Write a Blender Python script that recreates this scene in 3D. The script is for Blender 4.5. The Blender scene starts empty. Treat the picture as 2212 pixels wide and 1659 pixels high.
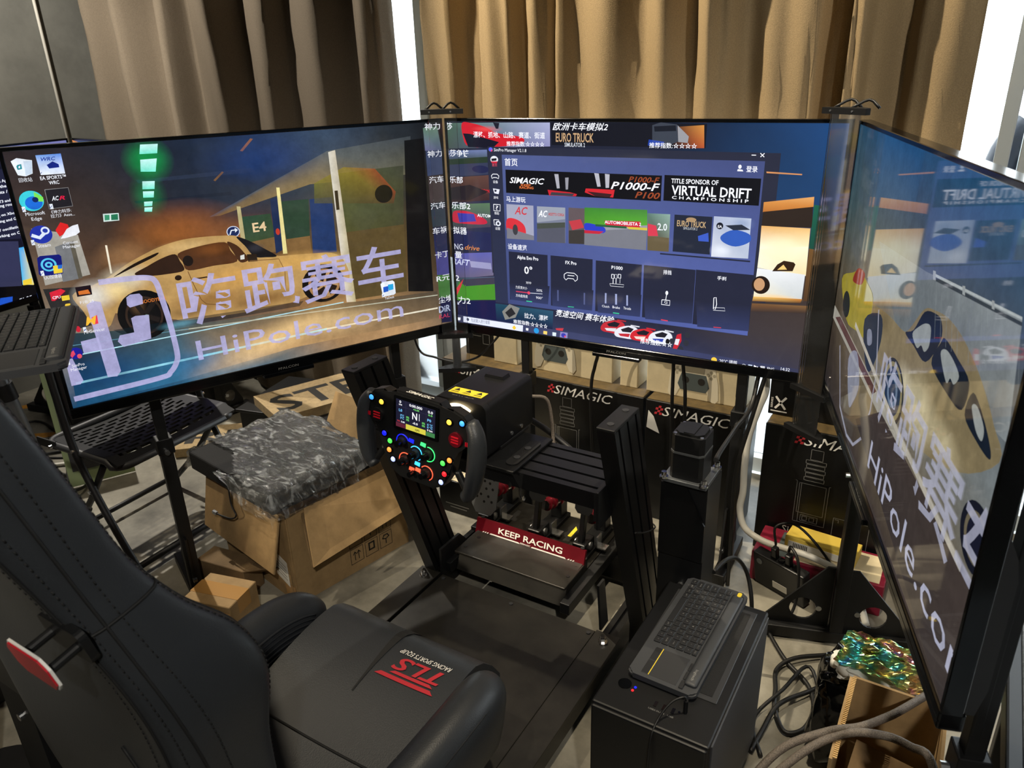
import bpy, bmesh, math, random
from mathutils import Matrix, Vector, Euler

# ------------------------------------------------------------------ camera, sky, lights, exposure
scene = bpy.context.scene
COL = scene.collection
random.seed(7)
FPX, PITCH, ROLL, YAW, CAMZ = 1632.0, math.radians(22.6), -0.031, math.radians(32.0), 1.52
fw = Vector((-math.sin(YAW) * math.cos(PITCH), math.cos(YAW) * math.cos(PITCH), -math.sin(PITCH)))
r0 = Vector((math.cos(YAW), math.sin(YAW), 0)); u0 = r0.cross(fw)
cr = r0 * math.cos(ROLL) + u0 * math.sin(ROLL); cu = -r0 * math.sin(ROLL) + u0 * math.cos(ROLL)
cam_data = bpy.data.cameras.new('camera'); cam = bpy.data.objects.new('camera', cam_data); COL.objects.link(cam)
cam.matrix_world = Matrix(((cr.x, cu.x, -fw.x, 0), (cr.y, cu.y, -fw.y, 0), (cr.z, cu.z, -fw.z, CAMZ), (0, 0, 0, 1)))
cam_data.sensor_fit = 'HORIZONTAL'; cam_data.sensor_width = 36.0; cam_data.lens = 36.0 * FPX / 2212.0
cam_data.clip_start = 0.02
cam_data.dof.use_dof = True; cam_data.dof.focus_distance = 1.9; cam_data.dof.aperture_fstop = 9.0
scene.camera = cam

world = bpy.data.worlds.new('overcast_sky'); scene.world = world; world.use_nodes = True
wbg = world.node_tree.nodes['Background']; wbg.inputs[0].default_value = (0.86, 0.95, 1.0, 1); wbg.inputs[1].default_value = 6.0
vs = scene.view_settings
vs.view_transform = 'Standard'; vs.look = 'None'; vs.exposure = 0.0; vs.gamma = 1.0; vs.use_curve_mapping = False

def spot(name, loc, aim, power, colour, size=60, blend=.5, radius=.03):
    d = bpy.data.lights.new(name, 'SPOT'); d.energy = power; d.color = colour
    d.spot_size = math.radians(size); d.spot_blend = blend; d.shadow_soft_size = radius
    o = bpy.data.objects.new(name, d); COL.objects.link(o); o.location = loc
    o.rotation_euler = (Vector(aim) - Vector(loc)).to_track_quat('-Z', 'Y').to_euler()
    return o
WARM = (1.0, .86, .64); NEUT = (1.0, .93, .82)
spot('ceiling_spot_curtain', (-2.05, 1.85, 3.05), (-0.75, 2.55, 1.25), 400, WARM, 66, .6, .02)
spot('ceiling_spot_drape', (-3.5, 1.5, 3.05), (-2.75, 2.55, 1.45), 200, NEUT, 66, .7)
spot('ceiling_spot_wall', (-3.3, 1.1, 3.05), (-4.1, 2.3, 1.3), 330, NEUT, 52, .8)
spot('ceiling_spot_chair', (-3.75, 2.0, 3.0), (-2.3, 1.35, 0.2), 400, NEUT, 42, .4)
spot('ceiling_spot_room', (0.9, -1.0, 3.05), (-1.0, 1.2, 0.2), 210, NEUT, 62, .6, .05)
spot('ceiling_spot_cartons', (-1.9, .5, 3.05), (-1.6, 1.6, 0.2), 90, WARM, 60, .6, .04)
spot('fill_spot_edge', (.75, .9, 3.05), (-.22, 2.55, 1.35), 110, NEUT, 40, .7, .04)  # added fill, stands in for window glow on the curtain's edge
spot('fill_spot_back', (-2.1, -2.2, 2.45), (-.95, 2.25, .42), 330, WARM, 26, .4, .03)  # added lamp hung below the ceiling to brighten the carton fronts
spot('ceiling_spot_boxes', (-.25, 1.15, 3.05), (-.25, 1.85, 0.1), 200, WARM, 56, .6, .04)

# ------------------------------------------------------------------ materials
def lin(c):
    c = c / 255.0
    return c / 12.92 if c <= .04045 else ((c + .055) / 1.055) ** 2.4
def rgb(c): return (lin(c[0]), lin(c[1]), lin(c[2]), 1.0)
MATS = {}
def mat(name, colour, rough=.5, metal=0.0, spec=.5, noise=0.0, scale=40.0, bump=0.0, bscale=None, emit=None, estr=0.0, coat=0.0, colour2=None, stretch=None):
    m = bpy.data.materials.new(name); m.use_nodes = True; MATS[name] = m
    nt = m.node_tree; b = nt.nodes['Principled BSDF']
    b.inputs['Base Color'].default_value = rgb(colour); b.inputs['Roughness'].default_value = rough
    b.inputs['Metallic'].default_value = metal; b.inputs['Specular IOR Level'].default_value = spec
    if coat: b.inputs['Coat Weight'].default_value = coat; b.inputs['Coat Roughness'].default_value = .08
    if emit: b.inputs['Emission Color'].default_value = rgb(emit); b.inputs['Emission Strength'].default_value = estr
    if noise or bump:
        tc = nt.nodes.new('ShaderNodeTexCoord'); src = tc.outputs['Object']
        if stretch:
            mp = nt.nodes.new('ShaderNodeMapping'); mp.inputs['Scale'].default_value = stretch
            nt.links.new(src, mp.inputs['Vector']); src = mp.outputs['Vector']
        if noise:
            n = nt.nodes.new('ShaderNodeTexNoise'); n.inputs['Scale'].default_value = scale; n.inputs['Detail'].default_value = 6
            n.inputs['Roughness'].default_value = .65
            nt.links.new(src, n.inputs['Vector'])
            r = nt.nodes.new('ShaderNodeValToRGB'); r.color_ramp.elements[0].position = .3; r.color_ramp.elements[1].position = .72
            c2 = colour2 or tuple(max(0, v * (1 - noise)) for v in colour)
            r.color_ramp.elements[0].color = rgb(c2); r.color_ramp.elements[1].color = rgb(tuple(min(255, v * (1 + noise * .35)) for v in colour))
            nt.links.new(n.outputs['Fac'], r.inputs['Fac']); nt.links.new(r.outputs['Color'], b.inputs['Base Color'])
        if bump:
            n2 = nt.nodes.new('ShaderNodeTexNoise'); n2.inputs['Scale'].default_value = bscale or scale; n2.inputs['Detail'].default_value = 4
            nt.links.new(src, n2.inputs['Vector'])
            bp = nt.nodes.new('ShaderNodeBump'); bp.inputs['Strength'].default_value = bump; bp.inputs['Distance'].default_value = .004
            nt.links.new(n2.outputs['Fac'], bp.inputs['Height']); nt.links.new(bp.outputs['Normal'], b.inputs['Normal'])
    return m
mat('concrete', (138, 134, 122), .42, noise=.32, scale=5, bump=.15, bscale=30, spec=.4)
mat('plaster', (112, 112, 106), .8, noise=.12, scale=6, bump=.08, bscale=60)
mat('ceiling_grey', (60, 60, 60), .9)
mat('frame_white', (210, 218, 222), .35)
mat('frame_grey', (150, 158, 160), .4, metal=.4)
mat('curtain_cloth', (126, 114, 98), .85, noise=.12, scale=260, bump=.25, bscale=420, spec=.2)
mat('curtain_gold', (150, 130, 98), .8, noise=.12, scale=260, bump=.25, bscale=420, spec=.25)
mat('black_plastic', (14, 15, 17), .42, spec=.4)
mat('black_gloss', (8, 9, 11), .12, spec=.5)
mat('black_anodised', (17, 18, 20), .38, metal=.3, bump=.04, bscale=500)
mat('black_steel', (20, 21, 23), .5, metal=.2, noise=.3, scale=12)
mat('deck_steel', (44, 42, 38), .42, metal=.35, noise=.35, scale=9, bump=.03, bscale=300)
mat('dark_grey_plastic', (42, 43, 46), .5)
mat('key_grey', (30, 31, 34), .45)
mat('slate_plastic', (52, 54, 58), .55)
mat('leather', (38, 41, 45), .42, spec=.5, bump=.12, bscale=380)
mat('carbon_cloth', (26, 29, 34), .45, spec=.5)
mat('stitch', (9, 10, 11), .7)
mat('silver', (190, 192, 195), .25, metal=.95)
mat('chrome', (225, 225, 225), .12, metal=1.0)
mat('alu_grey', (120, 124, 128), .35, metal=.75)
mat('red_alu', (120, 18, 34), .35, metal=.55)
mat('red_plastic', (190, 22, 40), .3)
mat('red_cloth', (168, 42, 44), .8, bump=.2, bscale=200)
mat('red_embroidery', (178, 30, 44), .7)
mat('white_print', (232, 230, 224), .6)
mat('grey_print', (120, 120, 118), .6)
mat('red_print', (176, 40, 48), .6)
mat('yellow_print', (232, 206, 54), .5)
mat('ink', (24, 22, 18), .7)
mat('cardboard', (164, 136, 96), .85, noise=.14, scale=14, bump=.1, bscale=120, spec=.2)
mat('cardboard_dark', (120, 98, 70), .85, noise=.2, scale=10, bump=.1, bscale=120, spec=.2)
mat('tape_brown', (168, 126, 70), .18, spec=.6)
mat('cut_edge', (196, 160, 104), .9)
mat('foam', (16, 16, 17), .9, noise=.4, scale=350, bump=.4, bscale=350)
mat('mdf', (160, 138, 100), .85, noise=.15, scale=60, bump=.1, bscale=200)
mat('carton_black', (13, 14, 15), .38, spec=.4, noise=.25, scale=8)
mat('carton_top_lit', (96, 78, 44), .6, noise=.3, scale=25)  # warm light on the black cartons' tops, put into the colour
mat('carton_white', (214, 200, 166), .6, noise=.06, scale=20)
mat('pad_white', (222, 214, 192), .6)
mat('pad_dark', (74, 84, 86), .6)
mat('pad_line', (170, 162, 140), .6)
mat('maroon_carton', (124, 20, 46), .5)
mat('yellow_carton', (226, 196, 84), .5)
mat('paper_white', (214, 212, 204), .7)
mat('cable_black', (12, 12, 13), .5)
mat('cable_white', (205, 202, 192), .45)
mat('cable_grey', (112, 102, 92), .6, noise=.4, scale=400, bump=.5, bscale=600)
mat('orange_tape', (196, 138, 44), .6, noise=.2, scale=30)
mat('green_board', (134, 150, 110), .6)
mat('tv_back', (30, 31, 33), .5)
mat('silver_hammered', (128, 138, 146), .42, metal=.15, bump=1.0, bscale=220, noise=.35, scale=220)
mat('jacket_yellow', (226, 196, 60), .6); mat('jacket_black', (40, 48, 60), .5)
mat('outside_pavement', (170, 172, 172), .9)
mat('glow_white', (255, 240, 210), .4, emit=(255, 226, 170), estr=9)
mat('holo', (190, 196, 200), .16, metal=.9)
_nt = MATS['holo'].node_tree; _b = _nt.nodes['Principled BSDF']
_tc = _nt.nodes.new('ShaderNodeTexCoord'); _n = _nt.nodes.new('ShaderNodeTexNoise'); _n.inputs['Scale'].default_value = 9; _n.inputs['Detail'].default_value = 5; _n.inputs['Distortion'].default_value = 2.5
_r = _nt.nodes.new('ShaderNodeValToRGB'); _cr = _r.color_ramp
_cols = [(150, 110, 210), (110, 160, 235), (110, 225, 225), (150, 205, 130), (235, 220, 140), (225, 150, 130), (215, 160, 225), (160, 160, 235)]
_cr.elements[0].position = .25; _cr.elements[0].color = rgb(_cols[0]); _cr.elements[1].position = .75; _cr.elements[1].color = rgb(_cols[-1])
for _i in range(1, 7):
    _e = _cr.elements.new(.25 + .5 * _i / 7); _e.color = rgb(_cols[_i])
_nt.links.new(_tc.outputs['Object'], _n.inputs['Vector']); _nt.links.new(_n.outputs['Fac'], _r.inputs['Fac']); _nt.links.new(_r.outputs['Color'], _b.inputs['Base Color'])

def glassy(name, tint=(1, 1, 1), gloss=.12, rough=.03, haze=0.0):
    m = bpy.data.materials.new(name); m.use_nodes = True; MATS[name] = m; nt = m.node_tree; nt.nodes.clear()
    out = nt.nodes.new('ShaderNodeOutputMaterial'); t = nt.nodes.new('ShaderNodeBsdfTransparent'); t.inputs[0].default_value = (*tint, 1)
    g = nt.nodes.new('ShaderNodeBsdfGlossy'); g.inputs['Roughness'].default_value = rough
    fr = nt.nodes.new('ShaderNodeFresnel'); fr.inputs[0].default_value = 1.45
    ad = nt.nodes.new('ShaderNodeMath'); ad.operation = 'MULTIPLY_ADD'; ad.inputs[1].default_value = 1.0; ad.inputs[2].default_value = gloss; ad.use_clamp = True
    mx = nt.nodes.new('ShaderNodeMixShader')
    nt.links.new(fr.outputs[0], ad.inputs[0]); nt.links.new(ad.outputs[0], mx.inputs[0]); nt.links.new(t.outputs[0], mx.inputs[1]); nt.links.new(g.outputs[0], mx.inputs[2])
    last = mx
    if haze:
        d = nt.nodes.new('ShaderNodeBsdfDiffuse'); d.inputs[0].default_value = (.8, .84, .86, 1)
        mh = nt.nodes.new('ShaderNodeMixShader'); mh.inputs[0].default_value = haze
        nt.links.new(mx.outputs[0], mh.inputs[1]); nt.links.new(d.outputs[0], mh.inputs[2]); last = mh
    nt.links.new(last.outputs[0], out.inputs[0])
    return m
glassy('window_glass', gloss=.02)
glassy('acrylic', (.985, .985, .985), gloss=.03, rough=.04, haze=.008)
glassy('plastic_film', (.97, .98, .98), gloss=.02, rough=.16, haze=.05)

# film: wrinkles as fine relief, white highlight streaks put into the colour
def film_detail(m):
    nt = m.node_tree; tc = nt.nodes.new('ShaderNodeTexCoord'); mp = nt.nodes.new('ShaderNodeMapping'); mp.inputs['Scale'].default_value = (1.0, 2.6, 1.0); mp.inputs['Rotation'].default_value = (0, 0, .9)
    n = nt.nodes.new('ShaderNodeTexNoise'); n.inputs['Scale'].default_value = 15; n.inputs['Detail'].default_value = 7; n.inputs['Distortion'].default_value = 1.6
    nt.links.new(tc.outputs['Object'], mp.inputs[0]); nt.links.new(mp.outputs[0], n.inputs['Vector'])
    bp = nt.nodes.new('ShaderNodeBump'); bp.inputs['Strength'].default_value = 1.0; bp.inputs['Distance'].default_value = .02; nt.links.new(n.outputs['Fac'], bp.inputs['Height'])
    for nd in nt.nodes:
        if nd.type in ('BSDF_GLOSSY', 'FRESNEL'): nt.links.new(bp.outputs['Normal'], nd.inputs['Normal'])
    r = nt.nodes.new('ShaderNodeValToRGB'); r.color_ramp.elements[0].position = .52; r.color_ramp.elements[1].position = .68
    r.color_ramp.elements[0].color = (.025, .025, .025, 1); r.color_ramp.elements[1].color = (.24, .24, .24, 1)
    nt.links.new(n.outputs['Fac'], r.inputs[0])
    for nd in nt.nodes:
        if nd.type == 'MIX_SHADER' and nd.inputs[2].is_linked and nd.inputs[2].links[0].from_node.type == 'BSDF_DIFFUSE': nt.links.new(r.outputs[0], nd.inputs[0])
film_detail(MATS['plastic_film'])
def screen_material(name, strength, gloss_rough=.07, spec=.5, grain=.26):
    m = bpy.data.materials.new(name); m.use_nodes = True; MATS[name] = m; nt = m.node_tree; b = nt.nodes['Principled BSDF']
    b.inputs['Base Color'].default_value = (.004, .004, .005, 1); b.inputs['Roughness'].default_value = gloss_rough; b.inputs['Specular IOR Level'].default_value = spec
    a = nt.nodes.new('ShaderNodeVertexColor'); a.layer_name = 'Col'
    tc = nt.nodes.new('ShaderNodeTexCoord'); n1 = nt.nodes.new('ShaderNodeTexNoise'); n1.inputs['Scale'].default_value = 26; n1.inputs['Detail'].default_value = 9; n1.inputs['Roughness'].default_value = .72
    nt.links.new(tc.outputs['Object'], n1.inputs['Vector'])
    mr = nt.nodes.new('ShaderNodeMapRange'); mr.inputs['From Min'].default_value = .25; mr.inputs['From Max'].default_value = .75; mr.inputs['To Min'].default_value = strength * (1 - grain); mr.inputs['To Max'].default_value = strength * (1 + grain)
    nt.links.new(n1.outputs['Fac'], mr.inputs['Value']); nt.links.new(mr.outputs['Result'], b.inputs['Emission Strength'])
    nt.links.new(a.outputs['Color'], b.inputs['Emission Color'])
    nt.links.new(a.outputs['Alpha'], b.inputs['Alpha'])
    return m
screen_material('lit_screen', .98)
screen_material('lit_screen_ui', 1.15, grain=.05)
screen_material('lit_screen_dim', .72, .04, .95)
def led(name, c, s=4.0): return mat(name, c, .4, emit=c, estr=s)
for n_, c_ in (('led_blue', (60, 150, 255)), ('led_deep_blue', (20, 30, 255)), ('led_yellow', (250, 200, 70)), ('led_green', (70, 225, 80)), ('led_orange', (255, 140, 60)), ('led_white', (170, 185, 255)), ('led_red', (240, 30, 40)), ('led_cyan', (60, 190, 255)), ('led_mint', (60, 235, 120)), ('led_coral', (255, 90, 60))): led(n_, c_, 1.3)

# ------------------------------------------------------------------ mesh helpers
def wmat(o):
    m = o.matrix_basis.copy()
    return (wmat(o.parent) @ o.matrix_parent_inverse @ m) if o.parent else m
def tag(o, label=None, cat=None, group=None, kind=None):
    if label: o['label'] = label
    if cat: o['category'] = cat
    if group: o['group'] = group
    if kind: o['kind'] = kind
    return o
def thing(name, label, cat, loc=(0, 0, 0), rot=(0, 0, 0), group=None):
    o = bpy.data.objects.new(name, None); COL.objects.link(o); o.location = loc; o.rotation_euler = rot; o.empty_display_size = .05
    return tag(o, label, cat, group)
def obj(name, bm, mats, parent=None, world=False, smooth=None, origin=None):
    """one mesh object; world=True keeps geometry given in world coordinates under its parent"""
    if isinstance(mats, str): mats = [mats]
    me = bpy.data.meshes.new(name)
    bmesh.ops.recalc_face_normals(bm, faces=bm.faces)
    if origin is not None: bmesh.ops.translate(bm, verts=bm.verts, vec=-Vector(origin))
    bm.to_mesh(me); bm.free()
    for m in mats: me.materials.append(MATS[m])
    o = bpy.data.objects.new(name, me); COL.objects.link(o)
    if origin is not None: o.location = origin
    if parent is not None:
        o.parent = parent
        if world: o.matrix_parent_inverse = wmat(parent).inverted()
    if smooth is not None:
        for p in me.polygons: p.use_smooth = True
        try: me.set_sharp_from_angle(angle=math.radians(smooth))
        except Exception: pass
    return o
def struct(name, bm, m, parent=None, **k):
    o = obj(name, bm, m, parent, **k)
    if parent is None: o['kind'] = 'structure'
    return o
def B(): return bmesh.new()
def rotz(a): return Matrix.Rotation(a, 4, 'Z')
def box(bm, c, s, R=None, bev=0.0, seg=2, mi=0):
    r = bmesh.ops.create_cube(bm, size=1.0); vs_ = r['verts']
    M = Matrix.Translation(Vector(c)) @ (R.to_4x4() if R is not None else Matrix()) @ Matrix.Diagonal((*s, 1))
    bmesh.ops.transform(bm, matrix=M, verts=vs_)
    fs = set(f for v in vs_ for f in v.link_faces)
    for f in fs: f.material_index = mi
    if bev > 0:
        es = set(e for v in vs_ for e in v.link_edges)
        r2 = bmesh.ops.bevel(bm, geom=list(es), offset=bev, segments=seg, affect='EDGES', profile=.5)
        for f in r2['faces']: f.material_index = mi
    return bm
def box2(bm, a, b, **k):
    a = Vector(a); b = Vector(b)
    return box(bm, (a + b) / 2, [abs(b[i] - a[i]) for i in range(3)], **k)
def cyl(bm, p0, p1, r, r1=None, n=16, mi=0, caps=True):
    p0 = Vector(p0); p1 = Vector(p1); d = p1 - p0
    q = d.to_track_quat('Z', 'Y').to_matrix().to_4x4()
    res = bmesh.ops.create_cone(bm, cap_ends=caps, segments=n, radius1=r, radius2=r if r1 is None else r1, depth=d.length)
    bmesh.ops.transform(bm, matrix=Matrix.Translation((p0 + p1) / 2) @ q, verts=res['verts'])
    for f in set(f for v in res['verts'] for f in v.link_faces): f.material_index = mi
    return bm
def ball(bm, c, r, mi=0, sub=2, s=(1, 1, 1)):
    res = bmesh.ops.create_icosphere(bm, subdivisions=sub, radius=r)
    bmesh.ops.transform(bm, matrix=Matrix.Translation(Vector(c)) @ Matrix.Diagonal((*s, 1)), verts=res['verts'])
    for f in set(f for v in res['verts'] for f in v.link_faces): f.material_index = mi
    return bm
def crom(pts, n=6):
    P = [Vector(p) for p in pts]
    if len(P) < 3: return P
    P = [P[0] * 2 - P[1]] + P + [P[-1] * 2 - P[-2]]
    out = []
    for i in range(1, len(P) - 2):
        a, b, c, d = P[i - 1], P[i], P[i + 1], P[i + 2]
        for k in range(n):
            t = k / n
            out.append(.5 * ((2 * b) + (c - a) * t + (2 * a - 5 * b + 4 * c - d) * t * t + (3 * b - a - 3 * c + d) * t ** 3))
    out.append(P[-2]); return out
def tube(bm, pts, r, n=8, mi=0, smooth=6, closed=False):
    P = crom(pts, smooth) if smooth else [Vector(p) for p in pts]
    rr = r if isinstance(r, (list, tuple)) else None
    rings = []; up = Vector((0, 0, 1)); prev = None
    for i, p in enumerate(P):
        d = (P[min(i + 1, len(P) - 1)] - P[max(i - 1, 0)]).normalized()
        if prev is None:
            a = d.cross(up) if abs(d.z) < .95 else d.cross(Vector((1, 0, 0)))
        else: a = prev - d * prev.dot(d)
        a.normalize(); prev = a; b = d.cross(a)
        rad = r if rr is None else rr[0] + (rr[1] - rr[0]) * i / (len(P) - 1)
        rings.append([bm.verts.new(p + (a * math.cos(2 * math.pi * k / n) + b * math.sin(2 * math.pi * k / n)) * rad) for k in range(n)])
    for i in range(len(rings) - 1):
        for k in range(n):
            f = bm.faces.new((rings[i][k], rings[i][(k + 1) % n], rings[i + 1][(k + 1) % n], rings[i + 1][k])); f.material_index = mi; f.smooth = True
    for rg in (rings[0][::-1], rings[-1]):
        f = bm.faces.new(rg); f.material_index = mi
    return bm
def prism(bm, pts, h0, h1, M=None, mi=0):
    """polygon pts (x,y) extruded from z=h0 to h1, then transformed"""
    lo = [bm.verts.new((p[0], p[1], h0)) for p in pts]; hi = [bm.verts.new((p[0], p[1], h1)) for p in pts]
    n = len(pts); fs = [bm.faces.new(lo[::-1]), bm.faces.new(hi)]
    for i in range(n): fs.append(bm.faces.new((lo[i], lo[(i + 1) % n], hi[(i + 1) % n], hi[i])))
    for f in fs: f.material_index = mi
    if M is not None: bmesh.ops.transform(bm, matrix=M, verts=lo + hi)
    return bm
def frame(origin, x, y):
    """matrix whose local x,y map to the given world directions"""
    x = Vector(x).normalized(); y = Vector(y); y = (y - x * y.dot(x)).normalized(); z = x.cross(y); o = Vector(origin)
    return Matrix(((x.x, y.x, z.x, o.x), (x.y, y.y, z.y, o.y), (x.z, y.z, z.z, o.z), (0, 0, 0, 1)))
def loft(bm, rings, closed=True, caps=True, mi=0, smooth=True):
    V = [[bm.verts.new(p) for p in rg] for rg in rings]; n = len(V[0])
    for i in range(len(V) - 1):
        for k in range(n if closed else n - 1):
            f = bm.faces.new((V[i][k], V[i][(k + 1) % n], V[i + 1][(k + 1) % n], V[i + 1][k])); f.smooth = smooth; f.material_index = mi if not callable(mi) else mi(i, k)
    if caps and closed:
        bm.faces.new(V[0][::-1]); bm.faces.new(V[-1])
    return V
def rrect(w, h, r, n=5):
    out = []
    for cx, cy, a0 in ((w / 2 - r, h / 2 - r, 0), (-w / 2 + r, h / 2 - r, 90), (-w / 2 + r, -h / 2 + r, 180), (w / 2 - r, -h / 2 + r, 270)):
        for k in range(n + 1):
            a = math.radians(a0 + 90 * k / n); out.append((cx + r * math.cos(a), cy + r * math.sin(a)))
    return out
_tcache = {}
def glyphs(s, bold=False, italic=False, res=2):
    key = (s, bold, italic, res)
    if key in _tcache: return _tcache[key]
    c = bpy.data.curves.new('lettering', 'FONT'); c.body = s; c.dimensions = '2D'; c.fill_mode = 'FRONT' if False else c.fill_mode; c.resolution_u = res
    if bold: c.offset = .009 if any(ord(ch) > 0x2E80 for ch in s) else .018
    if italic: c.shear = .3
    o = bpy.data.objects.new('lettering', c); COL.objects.link(o)
    ev = o.evaluated_get(bpy.context.evaluated_depsgraph_get()); me = ev.to_mesh()
    v = [(p.co.x, p.co.y) for p in me.vertices]; f = [tuple(p.vertices) for p in me.polygons]; ev.to_mesh_clear()
    bpy.data.objects.remove(o); bpy.data.curves.remove(c)
    if bold:                                        # a stray corner of the thickened outline: use the plain one
        pv = glyphs(s, False, italic, res); ys = [p[1] for p in pv[0]]; off = .06 if any(ord(ch) > 0x2E80 for ch in s) else 0
        if max(p[0] for p in v) - min(p[0] for p in v) > pv[2] + .1 or max(p[1] for p in v) > max(ys) - off + .08 or min(p[1] for p in v) < min(ys) - off - .08:
            _tcache[key] = pv; return pv
    x0 = min(p[0] for p in v); x1 = max(p[0] for p in v)
    cjk = any(ord(ch) > 0x2E80 for ch in s)
    if cjk: v = [(p[0], p[1] + .06) for p in v]
    _tcache[key] = ([((p[0] - x0), p[1]) for p in v], f, x1 - x0, .86 if cjk else .72)
    return _tcache[key]
def text(bm, s, M, w, h, bold=False, italic=False, mi=0, res=2, depth=0.0, mirror=False):
    """lettering w wide, cap height h, in the local xy plane of M (origin at the start of the baseline)"""
    v, f, tw, th = glyphs(s, bold, italic, res)
    sx = w / tw; sy = h / th
    V = [bm.verts.new(M @ Vector(((w - p[0] * sx) if mirror else p[0] * sx, p[1] * sy, depth))) for p in v]
    for q in f:
        try:
            ff = bm.faces.new([V[i] for i in q]); ff.material_index = mi
        except ValueError: pass
    return bm
def cable(label, pts, r, m, name='cable', group=None, n=8):
    bm = B(); tube(bm, pts, r, n)
    o = obj(name, bm, m, origin=Vector(pts[-1])); tag(o, label, 'cable', group); return o
def copy_tree(o, parent=None):
    c = o.copy(); COL.objects.link(c)
    if parent is not None: c.parent = parent
    for ch in list(o.children): copy_tree(ch, c)
    return c
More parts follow.
